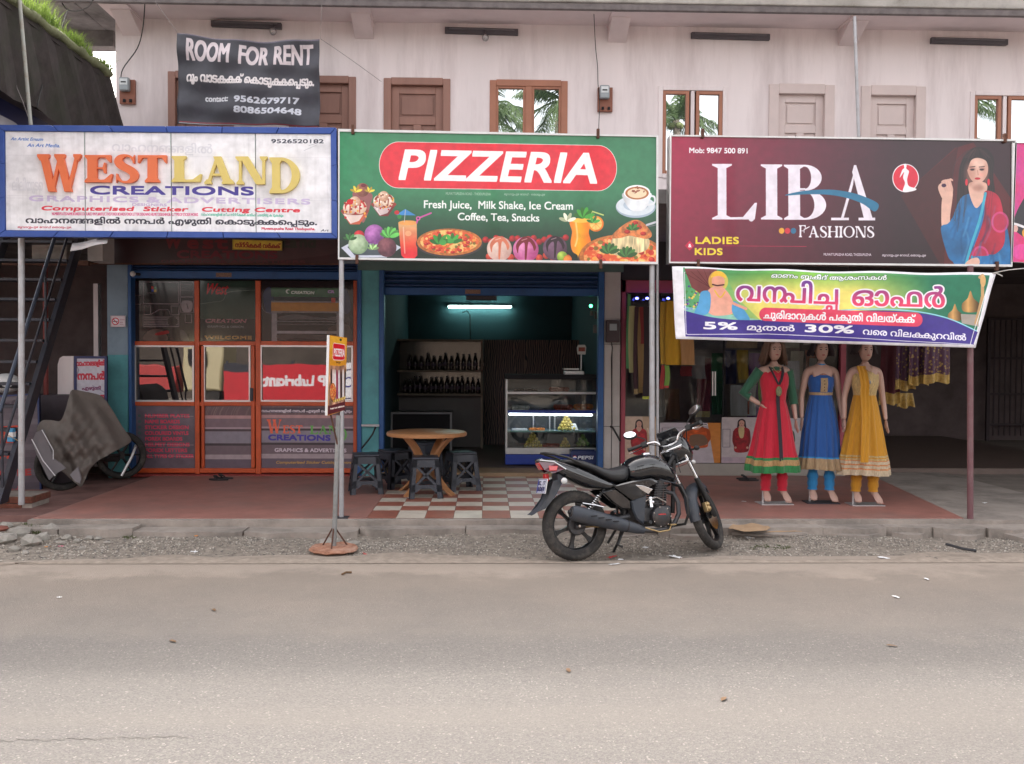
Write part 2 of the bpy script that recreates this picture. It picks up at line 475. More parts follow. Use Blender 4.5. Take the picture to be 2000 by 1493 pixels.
        if bump:
            tc = n.new('ShaderNodeTexCoord'); nz = n.new('ShaderNodeTexNoise'); nz.inputs['Scale'].default_value = bscale; nz.inputs['Detail'].default_value = 4
            l.new(tc.outputs['Object'], nz.inputs['Vector']); bp = n.new('ShaderNodeBump'); bp.inputs['Strength'].default_value = bump; bp.inputs['Distance'].default_value = .02
            l.new(nz.outputs['Fac'], bp.inputs['Height']); l.new(bp.outputs[0], b.inputs['Normal'])
        return m_

# ---- serif capitals, each a list of plain polygons in a cap-height-1 box (y up)
def arc(cx, cy, rx, ry, a0, a1, n=14): return [(cx+rx*math.cos(R(a0+(a1-a0)*i/n)), cy+ry*math.sin(R(a0+(a1-a0)*i/n))) for i in range(n+1)]
def ribbon(pts, ws):
    A = Art.smooth(None, pts, False, 6); n = len(A); W_ = np.interp(np.linspace(0, 1, n), np.linspace(0, 1, len(ws)), ws)
    d = np.gradient(A, axis=0); L = np.hypot(d[:,0], d[:,1])[:, None]; nr = np.c_[-d[:,1], d[:,0]]/L
    return [tuple(p) for p in np.vstack([A+nr*W_[:,None]/2, (A-nr*W_[:,None]/2)[::-1]])]
def serif(ch, st=.2, th=.05, sf=.07, bar=True):
    """st stem, th thin stroke, sf how far serifs stick out; returns (width, polygons)"""
    def foot(x, y, w_=st, up=1):   # serif slab centred on x at y
        return [[(x-w_/2-sf, y), (x+w_/2+sf, y), (x+w_/2+sf, y+up*th*.8), (x+w_/2, y+up*th*2.2), (x-w_/2, y+up*th*2.2), (x-w_/2-sf, y+up*th*.8)]]
    def stem(x): return [[(x-st/2, 0), (x+st/2, 0), (x+st/2, 1), (x-st/2, 1)]]
    def dg(x0, y0, x1, y1, w_): return [[(x0-w_/2, y0), (x0+w_/2, y0), (x1+w_/2, y1), (x1-w_/2, y1)]]
    c = st/2+sf
    if ch == 'I': return 2*c, stem(c)+foot(c, 0)+foot(c, 1, up=-1)
    if ch == 'L': return .68+sf, stem(c)+foot(c, 0)+foot(c, 1, up=-1)+[[(c, 0), (.66+sf, 0), (.7+sf, .3), (.66+sf, .3), (.55, th*1.3), (c, th)]]
    if ch in 'EF':
        w_ = .66
        p = stem(c)+foot(c, 0)+foot(c, 1, up=-1)+[[(c, 1-th), (.52, 1-th*1.2), (w_-.03, .74), (w_, .74), (w_, 1), (c, 1)], [(c, .5), (.46, .5), (.49, .34), (.53, .34), (.53, .72), (.49, .72), (.46, .55), (c, .55)]]
        if ch == 'E': p += [[(c, 0), (w_, 0), (w_+.05, .3), (w_+.01, .3), (.5, th*1.3), (c, th)]]
        return w_+.06, p
    if ch == 'T':
        w_ = .76; return w_, stem(w_/2)+foot(w_/2, 0)+[[(0, 1), (0, .72), (.035, .72), (.12, 1-th*1.3), (w_-.12, 1-th*1.3), (w_-.035, .72), (w_, .72), (w_, 1)]]
    if ch == 'H':
        w_ = .9; d = w_-c; return w_, stem(c)+stem(d)+foot(c, 0)+foot(d, 0)+foot(c, 1, up=-1)+foot(d, 1, up=-1)+[[(c, .48), (d, .48), (d, .48+th), (c, .48+th)]]
    if ch == 'N':
        w_ = .92; d = w_-th/2-sf*1.2; e = th/2+sf*1.2
        return w_, dg(e, 0, e, 1, th)+dg(d, 0, d, 1, th)+dg(e+st*.45, 1, d-st*.4, 0, st*1.15)+foot(e, 0, th)+foot(e-.01, 1, th*1.5, -1)+foot(d, 1, th, -1)
    if ch == 'A':
        w_ = .92; return w_, dg(.16, 0, w_/2-.02, 1, th*1.2)+dg(w_-.17, 0, w_/2-.03, 1, st*1.05)+foot(.16, 0, th)+foot(w_-.17, 0)+([] if ch == 'a' else []) + [[(.24, .3), (w_-.3, .3), (w_-.3, .3+th), (.24, .3+th)]]
    if ch == 'W':
        w_ = 1.3; return w_, dg(.17, 1, .42, 0, st*1.05)+dg(.42, 0, .66, 1, th*1.2)+dg(.62, 1, .88, 0, st*1.05)+dg(.88, 0, 1.14, 1, th*1.2)+foot(.17, 1, st, -1)+foot(.64, 1, st*.8, -1)+foot(1.14, 1, th, -1)
    if ch == 'D':
        r_ = .52; return .86, stem(c)+foot(c, 0)+foot(c, 1, up=-1)+[arc(.3, .5, r_, .5, -90, 90, 20)+arc(.3, .5, r_-st*1.02, .5-th*1.1, 90, -90, 20), [(c, 0), (.31, 0), (.31, th*1.1), (c, th*1.1)], [(c, 1-th*1.1), (.31, 1-th*1.1), (.31, 1), (c, 1)]]
    if ch == 'B':
        p = stem(c)+foot(c, 0)+foot(c, 1, up=-1)
        p += [arc(.34, .765, .27, .235, -90, 90, 16)+arc(.34, .765, .27-st*.9, .235-th, 90, -90, 16), arc(.34, .27, .34, .27, -90, 90, 16)+arc(.34, .27, .34-st, .27-th, 90, -90, 16)]
        for y in (0, .53-th, .54, 1-th): p.append([(c, y), (.345, y), (.345, y+th), (c, y+th)])
        return .74, p
    if ch == 'O': return .95, [arc(.475, .5, .475, .51, -90, 90, 20)+arc(.475, .5, .475-st, .51-th, 90, -90, 20), arc(.475, .5, .475, .51, 90, 270, 20)+arc(.475, .5, .475-st, .51-th, 270, 90, 20)]
    if ch == 'S':
        return .62, [ribbon([(.52, .76), (.44, .92), (.3, .975), (.15, .91), (.1, .76), (.2, .6), (.42, .45), (.53, .3), (.5, .12), (.34, .025), (.16, .06), (.06, .26)], [th*.6, th, th, st*.7, st, st*1.1, st*1.1, st, st*.8, th, th, th*.6]), [(.5, .7), (.54, .7), (.54, 1), (.5, .9)], [(.04, 0), (.08, .1), (.08, .32), (.04, .32)]]
def ccw(p):
    a = sum(p[i][0]*p[(i+1) % len(p)][1]-p[(i+1) % len(p)][0]*p[i][1] for i in range(len(p)))
    return p if a > 0 else p[::-1]
def serif_word(wd, x0, y0, x1, y1, h, st=.2, th=.05, sf=.07, gap=.06, stretch=None):
    """polygons of a word fitted between two baseline ends (y down)"""
    items = [serif(c_, st, th, sf) for c_ in wd]; tot = sum(i[0] for i in items)+gap*(len(wd)-1)
    sx = (x1-x0)/tot; out = []; x = 0
    for w_, ps in items:
        for p in ps: out.append(np.array([(x0+(x+a)*sx, y0+(y1-y0)*(x+a)/tot-b*h) for a, b in ccw(p)]))
        x += w_+gap
    return out
# ------------------------------------------------------------------ pictures printed on the boards
def art_westland():
    a = Art(1500, 470, [(32,768),(1928,785),(1932,1358),(36,1342)], (243,242,246))
    yy, xx = np.mgrid[0:a.H, 0:a.W].astype(float)
    d = fbm(xx*.4, yy, 60, 5); a.b *= (1-.07*np.clip(d-.42, 0, 1)/.3)[..., None]
    st = fbm(xx, yy*.08, 14, 9); a.b *= (1-.05*np.clip(st-.5, 0, 1)/.3)[..., None]
    for y in (905, 1140, 1155): a.line([(40,y),(1930,y+16)], 2, (190,190,198), a=.4)
    a.text("വാഹനങ~ങളിൽ", 650, 880, 1240, 895, 46, (205,205,214), bold=2, a=.6)
    a.text("ലിലിയുടെ", 70, 1110, 250, 1112, 60, (205,205,214), bold=3, a=.5)
    a.text("An Artist Emazin", 62, 818, 250, 822, 17, (70,120,200), italic=.35, bold=.8)
    a.text("An Art Media.", 158, 856, 350, 860, 19, (60,110,200), italic=.35, bold=1)
    a.text("9526520182", 1580, 835, 1888, 836, 22, (40,40,60), bold=1.6)
    a.text("CREATIONS", 520, 1132, 1482, 1138, 46, (62,48,150), bold=5)
    a.text("GRAPHICS & ADVERTISERS", 165, 1172, 1818, 1192, 30, (200,186,218), bold=3.5, track=.06)
    a.text("DESIGNERS", 768, 1200, 972, 1203, 14, (190,170,205), bold=1.4)
    a.text("Computerised  Sticker   Cutting Centre", 236, 1226, 1748, 1238, 24, (218,42,62), bold=2.6, italic=.3)
    a.text("NUMBER PLATES NAME BOARDS COLOURED VINYL&REFLECTIVES FOREX BOARDS FOREX LETTER DESIGNING HELMET DESIGNING& ALL TYPES OF STICKER WORKS", 302, 1255, 1155, 1260, 16, (205,60,110), bold=.9, sp=.15)
    a.text("വാഹനങ~ങളിൽ ലഭിച സ്റ്റിക~കർ കട~ടിംഗ് ചെയ്തു കൊടുകകും", 1172, 1258, 1652, 1264, 14, (60,170,140), bold=.6)
    a.text("വാഹനങ~ങളിൽ നന~പർ എഴുതി െകാടുക~കെപ_പടും.", 148, 1300, 1850, 1312, 30, (38,36,52), bold=3)
    a.text("മൂവാറ_റുപുഴ േറാഡ് െതാടുപുഴ.", 102, 1330, 420, 1332, 11, (190,60,80), bold=1)
    a.text("Muvattupuzha Road Thodupuzha.", 1524, 1340, 1838, 1343, 14, (200,40,70), bold=1.2)
    a.text("Art", 1870, 1350, 1915, 1350, 12, (90,90,100), bold=1, italic=.4)
    for x in (492, 995, 1487): a.line([(x, 765), (x+5, 1360)], 2.2, (60,110,90))
    for x, y in ((310,1125),(412,1125)): a.line([(x,y),(x,y+60)], 2, (150,150,155), a=.5)
    a.line([(1800,850),(1850,835)], 2, (150,150,160)); a.line([(1770,880),(1850,845)], 2, (170,170,180))
    return a

def pizza(a, cx, cy, rx, ry, seed=1, base=True):
    rs = np.random.RandomState(seed)
    a.ell(cx, cy+ry*.12, rx*1.03, ry*1.02, (60,50,50))
    a.ell(cx, cy, rx, ry, lambda X_, Y_: np.array((190,110,50))*(.75+.5*fbm(X_, Y_, rx*.06, 3))[..., None])
    a.ell(cx, cy-ry*.03, rx*.9, ry*.86, lambda X_, Y_: np.array((225,90,45))*(1-np.clip((fbm(X_, Y_, rx*.1, 4)-.45)*4, 0, 1))[..., None] + np.array((248,205,120))*np.clip((fbm(X_, Y_, rx*.1, 4)-.45)*4, 0, 1)[..., None])
    for i in range(60):
        t = rs.rand()*6.28; q = math.sqrt(rs.rand())*.8; x, y = cx+rx*q*math.cos(t), cy-ry*.03+ry*q*math.sin(t)
        c = [(250,215,140),(200,40,30),(240,170,70),(120,110,40)][rs.randint(4)]
        a.ell(x, y, rx*.035*(1+rs.rand()), ry*.06*(1+rs.rand()), c, a=.85)
    for i in range(14):
        t = i*6.28/14+rs.rand()*.3; q = .35+.4*rs.rand(); x, y = cx+rx*q*math.cos(t), cy+ry*q*math.sin(t)
        a.sphere(x, y, rx*.07, (240,80,60), (150,10,15), ry=ry*.11)
def scoop(a, cx, cy, r, c0, c1, sauce=None, seed=0):
    a.sphere(cx, cy, r, c0, c1, seed=seed, rough=.3)
    if sauce:
        a.blob([(cx-r*.75,cy-r*.35),(cx-r*.4,cy-r*.85),(cx,cy-r*1.02),(cx+r*.5,cy-r*.8),(cx+r*.8,cy-r*.25),(cx+r*.66,cy+r*.1),(cx+r*.5,cy-r*.35),(cx+r*.2,cy-r*.55),(cx+r*.05,cy+r*.75),(cx-r*.08,cy+r*.7),(cx-r*.1,cy-r*.5),(cx-r*.5,cy-r*.25),(cx-r*.62,cy+r*.3)], sauce)
        a.line([(cx-r*.3,cy-r*.72),(cx+r*.1,cy-r*.85)], r*.07, (255,230,225), a=.5)
def sundae(a, cx, cy, s, c):
    a.poly([(cx-s,cy-s*.2),(cx+s,cy-s*.2),(cx+s*.35,cy+s*.75),(cx-s*.35,cy+s*.75)], c[0])
    a.poly([(cx-s*.85,cy),(cx+s*.7,cy-s*.1),(cx+s*.3,cy+s*.5),(cx-s*.3,cy+s*.7)], c[1], a=.8)
    a.ell(cx, cy-s*.2, s*1.02, s*.28, (150,60,50)); scoop(a, cx-s*.35, cy-s*.45, s*.5, (250,235,220), (200,160,140), c[2], 3)
    scoop(a, cx+s*.35, cy-s*.5, s*.5, (255,245,235), (215,180,150), c[2], 5); scoop(a, cx, cy-s*.85, s*.42, (250,225,200), (190,130,100), None, 7)
    rs = np.random.RandomState(int(cx))
    for i in range(26): a.ell(cx+rs.uniform(-.8,.8)*s, cy+rs.uniform(-1.1,.3)*s, s*.07, s*.07, [(200,30,40),(250,240,230),(140,60,30),(240,170,60)][rs.randint(4)])
    a.line([(cx-s*.75,cy-s*.1),(cx-s*.3,cy+s*.65)], s*.06, (255,240,240), a=.6)
def leafy(a, cx, cy, s, n=7, c=(60,150,60)):
    for i in range(n):
        t = -160+i*140/(n-1); x, y = cx+s*.5*math.cos(R(t)), cy+s*.5*math.sin(R(t))
        a.ell(x, y, s*.5, s*.2, tuple(min(255, v*(.8+.4*(i % 2))) for v in c), rot=t)
def art_pizzeria():
    a = Art(1600, 650, [(68,740),(1842,770),(1842,1470),(66,1445)])
    yy, xx = np.mgrid[0:a.H, 0:a.W].astype(float); u, v = xx/a.W, yy/a.H
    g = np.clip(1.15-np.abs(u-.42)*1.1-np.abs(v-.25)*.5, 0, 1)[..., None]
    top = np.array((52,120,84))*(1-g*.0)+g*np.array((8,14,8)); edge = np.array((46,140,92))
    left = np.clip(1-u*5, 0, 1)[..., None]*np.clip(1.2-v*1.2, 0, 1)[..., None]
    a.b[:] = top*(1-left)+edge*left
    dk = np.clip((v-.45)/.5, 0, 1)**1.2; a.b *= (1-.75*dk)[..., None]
    t = [(290,925),(300,870),(335,825),(395,797)]
    pill = arc(395, 925, 105, 128, 90, 270, 16)+[(395,797)]+[(1520,818)]+arc(1520, 943, 100, 126, -90, 90, 16)+[(1520,1069),(395,1053)]
    pill = [(x, y) for x, y in pill]
    P_ = arc(397, 925, 107, 128, 90, 270, 20)+arc(1517, 943, 103, 126, -90, 90, 20)
    a.fill([np.array(P_)], (240,236,230), grow=3); a.fill([np.array(P_)], (226,38,56))
    a.text("PIZZERIA", 385, 1003, 1510, 1025, 160, (252,252,252), bold=10, italic=.2, track=.02)
    a.text("MUVATTUPUZHA ROAD - THODUPUZHA", 662, 1092, 915, 1096, 14, (190,205,190), bold=.4, a=.7)
    a.text("മൂവാറ_റുപുഴ േറാഡ് - െതാടുപുഴ", 990, 1094, 1220, 1097, 11, (190,205,190), bold=.4, a=.7)
    a.text("Fresh Juice,  Milk Shake, Ice Cream", 536, 1166, 1378, 1176, 42, (245,248,245), bold=1.6)
    a.text("Coffee, Tea, Snacks", 728, 1234, 1188, 1242, 40, (245,248,245), bold=1.6)
    # cup and saucer
    a.ell(1728, 1160, 112, 62, (170,188,205)); a.ell(1726, 1154, 108, 56, (222,232,240)); a.ell(1728, 1150, 70, 34, (180,196,212))
    a.blob([(1660,1080),(1668,1135),(1700,1178),(1742,1184),(1780,1172),(1802,1130),(1808,1080)], lambda X_, Y_: np.array((240,244,248))*(1.0-.25*np.clip((1700-X_)/60, 0, 1))[..., None])
    a.line([(1800,1098),(1832,1104),(1830,1140),(1786,1150)], 11, (235,240,245), sm=True)
    a.ell(1735, 1080, 74, 43, (250,250,252)); a.ell(1735, 1083, 66, 36, (178,110,60)); a.ell(1735, 1083, 54, 28, (240,215,180))
    rs = np.random.RandomState(4)
    for i in range(30): a.ell(1735+rs.normal(0,18), 1068+rs.normal(0,9), 4, 3, (150,70,45))
    # sundaes at the left
    a.blob([(145,1075),(150,1130),(175,1180),(200,1250),(240,1150),(245,1085)], (150,90,90)); a.ell(195, 1070, 55, 16, (225,180,70))
    scoop(a, 195, 1065, 38, (180,110,90), (110,60,50)); a.ell(200, 1040, 14, 10, (120,40,50)); leafy(a, 160, 1075, 36, 4, (230,190,60)); leafy(a, 235, 1075, 30, 4, (230,190,60))
    sundae(a, 152, 1200, 78, ((200,90,60),(240,240,235),(200,50,50))); sundae(a, 314, 1160, 70, ((120,40,40),(235,230,230),(150,60,40)))
    a.ell(125, 1132, 18, 16, (210,30,40))
    # bowl with scoops
    a.poly([(75,1390),(120,1365),(380,1370),(412,1388),(330,1445),(130,1445)], (205,210,225)); a.poly([(110,1385),(150,1370),(370,1372),(380,1395),(320,1432),(150,1432)], (70,80,90))
    a.sphere(176, 1322, 30, (240,60,70), (150,10,30)); scoop(a, 172, 1370, 56, (215,235,200), (120,150,110)); scoop(a, 262, 1315, 56, (205,130,205), (110,50,120)); scoop(a, 332, 1388, 54, (150,90,100), (70,30,45))
    leafy(a, 350, 1330, 60, 8, (90,175,80)); leafy(a, 125, 1345, 40, 5, (60,120,60)); leafy(a, 255, 1400, 34, 5, (160,200,130))
    # red drink
    a.poly([(396,1250),(412,1432),(430,1450),(486,1450),(502,1432),(500,1250)], lambda X_, Y_: np.stack([np.full_like(X_, 232), np.clip(190-(Y_-1250)*.9, 40, 255), np.clip(130-(Y_-1250)*.6, 50, 255)], -1))
    a.ell(450, 1250, 54, 14, (245,170,90)); a.line([(425,1275),(432,1420)], 7, (255,220,200), a=.6); a.ell(452, 1310, 18, 15, (255,190,140), a=.7)
    a.poly([(382,1206),(435,1172),(495,1208)], (60,140,210)); a.line([(436,1176),(430,1245)], 3, (200,200,200)); a.ell(388, 1192, 14, 12, (200,40,50)); a.ell(402, 1215, 12, 12, (50,140,60))
    a.line([(500,1250),(506,1225),(580,1195)], 9, (205,80,160)); a.ell(508, 1225, 13, 12, (220,90,170)); a.ell(508, 1225, 6, 6, (60,60,80))
    pizza(a, 682, 1358, 182, 76, 2)
    leafy(a, 628, 1368, 60, 5, (50,130,50)); leafy(a, 700, 1362, 56, 5, (60,150,60)); a.ell(645,1360,20,16,(70,160,70)); a.ell(690,1352,18,14,(70,160,70))
    # scoops in the middle
    for i in range(16): a.sphere(885+i*30, 1345+12*math.sin(i*2), 18, (220,50,50), (110,10,20))
    for i in range(12): a.sphere(905+i*40, 1440+8*math.sin(i*3), 20, (230,90,60), (140,20,20))
    scoop(a, 962, 1396, 70, (250,225,210), (190,150,140), (215,120,90), 2)
    scoop(a, 1110, 1400, 72, (240,150,200), (170,60,120), (120,10,30), 3)
    scoop(a, 1274, 1392, 68, (140,100,130), (70,40,60), (40,10,25), 4)
    a.sphere(1315, 1440, 30, (190,215,90), (90,130,30)); a.sphere(1345, 1456, 24, (245,150,60), (200,80,20))
    # orange drink
    a.blob([(1362,1235),(1370,1300),(1362,1360),(1372,1410),(1400,1432),(1406,1462),(1432,1462),(1436,1432),(1468,1410),(1476,1355),(1464,1300),(1478,1235)], lambda X_, Y_: np.stack([np.full_like(X_, 246), np.clip(175-np.abs(X_-1410)*.9, 60, 255), np.full_like(X_, 30)], -1))
    a.line([(1392,1250),(1400,1330),(1388,1380)], 9, (255,225,150), a=.7, sm=True); a.ell(1420, 1236, 58, 13, (255,200,80))
    a.sphere(1504, 1255, 44, (255,190,70), (230,110,20)); a.ell(1504, 1255, 34, 34, (250,205,110))
    for i in range(8): a.line([(1504,1255),(1504+32*math.cos(i*.785), 1255+32*math.sin(i*.785))], 2.5, (235,140,40))
    a.line([(1470,1240),(1482,1185),(1546,1206)], 7, (200,215,120)); leafy(a, 1440, 1222, 62, 6, (60,140,50)); leafy(a, 1345, 1240, 50, 4, (225,235,190)); leafy(a, 1490, 1248, 40, 4, (70,150,60))
    a.sphere(1482, 1455, 42, (250,170,60), (220,100,20)); a.ell(1482, 1455, 30, 26, (252,200,110)); a.sphere(1430, 1462, 20, (220,60,40), (150,20,20))
    # big pizza with a lifted slice
    pizza(a, 1650, 1440, 240, 125, 5)
    a.blob([(1588,1390),(1600,1330),(1660,1310),(1730,1330),(1800,1340),(1790,1400),(1700,1430),(1610,1430)], lambda X_, Y_: np.array((250,225,170))*(.65+.5*vnoise(X_, Y_*.15, 7, 3))[..., None])
    a.blob([(1588,1332),(1640,1275),(1710,1235),(1765,1245),(1818,1310),(1790,1340),(1700,1322),(1640,1335)], lambda X_, Y_: np.array((222,130,70))*(.6+.7*fbm(X_, Y_, 18, 8))[..., None])
    for x, y in ((1700,1270),(1745,1275),(1680,1300),(1770,1310),(1725,1250)): a.sphere(x, y, 17, (225,60,50), (140,20,20), ry=11)
    leafy(a, 1712, 1290, 40, 5, (60,120,50)); leafy(a, 1580, 1420, 60, 7, (60,110,50)); leafy(a, 1680, 1440, 60, 7, (60,110,50))
    a.line([(1790,1262),(1842,1245)], 12, (200,200,210)); a.line([(1800,1270),(1842,1262)], 4, (120,120,130))
    return a

def woman(a, ox, oy, s, c_top, c_scarf, c_trim, arm=True):
    """half-length figure of a woman in tunic and shawl; (ox,oy) = chin, s = head height"""
    def p(l): return [(ox+x*s*(1 if y < .25 else .86), oy+y*s) for x, y in l]
    sk = (224,178,160)
    a.blob(p([(-.45,-1.1),(-.1,-1.35),(.35,-1.3),(.62,-.9),(.6,-.2),(.75,.4),(.4,.5),(-.35,.35),(-.75,1.4),(-.95,2.2),(-1.15,2.0),(-.95,.9),(-.75,0),(-.65,-.7)]), (32,20,24))
    if arm: a.blob(p([(-1.55,.55),(-1.3,.3),(-1.1,.35),(-1.12,.7),(-1.2,1.2),(-1.25,1.75),(-1.55,1.75),(-1.6,1.2)]), sk)
    a.blob(p([(-1.62,1.75),(-1.3,1.55),(-1.1,1.3),(-.75,.6),(-.3,.4),(.4,.35),(.95,.8),(1.35,1.9),(1.45,3.0),(1.2,4.7),(-.9,4.7),(-1.0,3.2),(-1.3,2.8)]), lambda X_, Y_: np.array(c_top)*(.75+.5*fbm(X_, Y_, s*.5, 4))[..., None])
    a.blob(p([(-.3,.0),(.3,.0),(.4,.35),(.15,.8),(-.1,.95),(-.35,.45)]), sk)
    a.blob(p([(.3,.35),(.85,.45),(1.1,1.0),(1.2,2.2),(.8,2.7),(.1,2.9),(-.5,4.7),(-1.1,4.7),(-.6,3.3),(-.05,2.2),(.3,1.2)]), lambda X_, Y_: np.array(c_scarf)*(.8+.4*fbm(X_, Y_, s*.6, 6))[..., None])
    a.line(p([(.35,.4),(.1,1.4),(-.35,2.6),(-1.0,4.7)]), s*.1, c_trim, sm=True)
    for x, y in ((.85,1.5),(.1,2.8)):
        a.ell(ox+x*s, oy+y*s, s*.33, s*.4, (215,70,140), a=.75); a.ell(ox+x*s, oy+y*s, s*.26, s*.32, c_scarf, a=.75)
    a.poly(p([(-.25,2.8),(1.3,2.75),(1.5,4.7),(-.4,4.7)]), lambda X_, Y_: np.array(c_top)*(.8+.4*fbm(X_, Y_, s*.5, 8))[..., None])
    a.line(p([(-.25,2.8),(-.38,4.7)]), s*.08, c_trim)
    a.blob(p([(-.42,-.75),(-.2,-1.05),(.15,-1.05),(.38,-.7),(.36,-.3),(.12,.02),(-.08,.04),(-.32,-.25)]), sk)
    a.blob(p([(-.45,-.7),(-.3,-1.15),(.1,-1.25),(.4,-1.0),(.45,-.6),(.3,-.85),(.0,-.95),(-.25,-.85),(-.38,-.5)]), (30,18,22))
    a.ell(ox-.3*s, oy-.3*s, s*.2, s*.45, (176,120,104), a=.55, soft=s*.08); a.ell(ox+.3*s, oy-.35*s, s*.12, s*.4, (190,134,118), a=.5, soft=s*.06); a.ell(ox+.05*s, oy-.72*s, s*.2, s*.14, (244,208,192), a=.6, soft=s*.06)
    a.ell(ox+.02*s, oy+.2*s, s*.22, s*.12, (150,98,86), a=.6, soft=s*.06); a.ell(ox+.14*s, oy-.3*s, s*.09, s*.07, (236,150,140), a=.5, soft=s*.04)
    rs = np.random.RandomState(2)
    for i in range(46):
        x = rs.uniform(-.95, .6); a.line(p([(x*.4,-1.25),(x,-.6),(x*1.05-.05,.3+rs.rand()),(x*1.05-.15,.9+rs.rand())] if x < -.4 or x > .42 else [(x*.3,-1.3),(x,-1.05),(x*1.3,-.95)]), s*.018, (66,40,44), sm=True, a=.5)
    for i in range(26):
        x = rs.uniform(-.9, 1.2); y = rs.uniform(.8, 3.6); a.line(p([(x,y),(x+rs.uniform(-.15,.1),y+.4),(x+rs.uniform(-.35,0),y+rs.uniform(.7,1.1))]), s*rs.uniform(.03,.09), [(12,52,96),(120,180,220)][i % 2], sm=True, a=.3, soft=s*.03)
    for x in (-.2, .16):
        a.ell(ox+x*s, oy-.52*s, s*.11, s*.06, (120,70,70), a=.5, soft=s*.02)
        a.ell(ox+x*s, oy-.5*s, s*.08, s*.035, (40,25,30)); a.line(p([(x-.1,-.6),(x+.1,-.62)]), s*.03, (50,30,30))
    a.line(p([(0,-.48),(.02,-.3)]), s*.03, (190,135,120)); a.ell(ox, oy-.16*s, s*.11, s*.045, (190,30,50))
    for x in (-.42, .42): a.ell(ox+x*s, oy-.02*s, s*.05, s*.13, (210,40,60))
    if arm:
        a.blob(p([(-1.62,.5),(-1.5,.15),(-1.3,-.05),(-1.05,-.1),(-.98,.05),(-1.08,.3),(-1.2,.6),(-1.45,.7)]), sk)
        for i in range(4): a.line(p([(-1.4+i*.09,.3),(-1.35+i*.1,-.02-.03*i),(-1.2+i*.08,-.1)]), s*.07, (214,166,150), sm=True)
        a.ell(ox-1.28*s, oy+.1*s, s*.09, s*.07, (60,20,60))
        a.blob(p([(-.55,3.1),(-.3,2.9),(.0,2.85),(.1,3.05),(-.15,3.3),(-.4,3.4)]), sk)
def art_liba():
    a = Art(1700, 600, [(86,738),(1940,765),(1920,1430),(80,1415)])
    def bgf(X_, Y_):
        t = np.clip((X_-80)/1250, 0, 1)[..., None]; c = np.array((152,20,62))*(1-t)+np.array((46,18,30))*t
        return c*(1.12-.25*np.clip((Y_-740)/690, 0, 1))[..., None]
    a.rect(60, 700, 1960, 1460, bgf)
    a.poly([(1330,1060),(1620,800),(1720,770),(1960,1130),(1960,1460),(1560,1460)], (92,18,26), a=.85)
    a.poly([(1330,1060),(1640,790),(1580,1100),(1560,1460)], (60,14,22), a=.8)
    a.text("Mob: 9847 500 891", 182, 826, 508, 829, 27, (240,236,240), bold=1.6)
    for g in [serif_word("L", 308, 1186, 545, 1186, 300, st=.155, th=.035, sf=.10), serif_word("I", 572, 1186, 688, 1187, 298, st=.5, th=.035, sf=.22), serif_word("B", 697, 1187, 945, 1188, 297, st=.19, th=.035, sf=.07), [np.array(q_) for q_ in ([(985,1190),(1005,1176),(1072,940),(1078,900),(1084,900),(1070,1000),(1020,1176),(1032,1190)], [(1076,892),(1088,892),(1175,1176),(1128,1176),(1066,930)], [(952,1176),(1048,1176),(1048,1190),(952,1190)], [(1100,1176),(1190,1176),(1190,1191),(1100,1191)])]]:
        a.fill(g, (236,228,240))
    a.poly(arc(520, 1165, 20, 32, 0, 360, 20), (236,228,240))
    a.blob([(700,1056),(800,1032),(940,1024),(1060,1040),(1150,1070),(1208,1104),(1186,1143),(1120,1100),(1030,1068),(930,1052),(820,1050)], (28,112,150))
    for i, c in enumerate([(238,170,50),(214,40,60),(40,110,150)]): a.ell(684+i*32, 1247, 15, 16, c)
    a.fill(serif_word("F", 778, 1282, 818, 1282, 66, st=.16, th=.07)+serif_word("ASHIONS", 828, 1283, 1186, 1284, 62, st=.17, th=.07, gap=.05), (240,236,244))
    a.line([(806,1240),(834,1225)], 5, (240,236,244))
    a.text("LADIES", 214, 1316, 456, 1317, 35, (240,214,50), bold=3.2, track=.04)
    a.text("KIDS", 210, 1376, 368, 1377, 34, (240,214,50), bold=3.2, track=.04)
    a.poly([(160,1328),(186,1301),(212,1328),(186,1354)], (206,32,70)); a.ctext("&", 187, 1336, 18, (250,240,245), bold=1)
    a.line([(370,1328),(820,1332)], 2.5, (190,30,70))
    a.text("MUVATTUPUZHA ROAD, THODUPUZHA", 912, 1381, 1170, 1383, 13, (215,205,215), bold=.8)
    a.text("മൂവാറ_റുപുഴ േറാഡ്, െതാടുപുഴ", 1228, 1384, 1465, 1386, 11, (215,205,215), bold=.8)
    a.ell(1354, 962, 72, 77, (240,230,235)); a.ell(1354, 962, 67, 72, (216,30,60))
    a.blob([(1345,893),(1352,884),(1360,893),(1358,910),(1372,925),(1366,950),(1362,975),(1372,1005),(1412,1020),(1395,1032),(1340,1036),(1350,990),(1340,960),(1345,930),(1322,960),(1335,920),(1346,908)], (245,240,244))
    woman(a, 1742, 988, 142, (30,104,160), (176,28,60), (60,170,200))
    return a

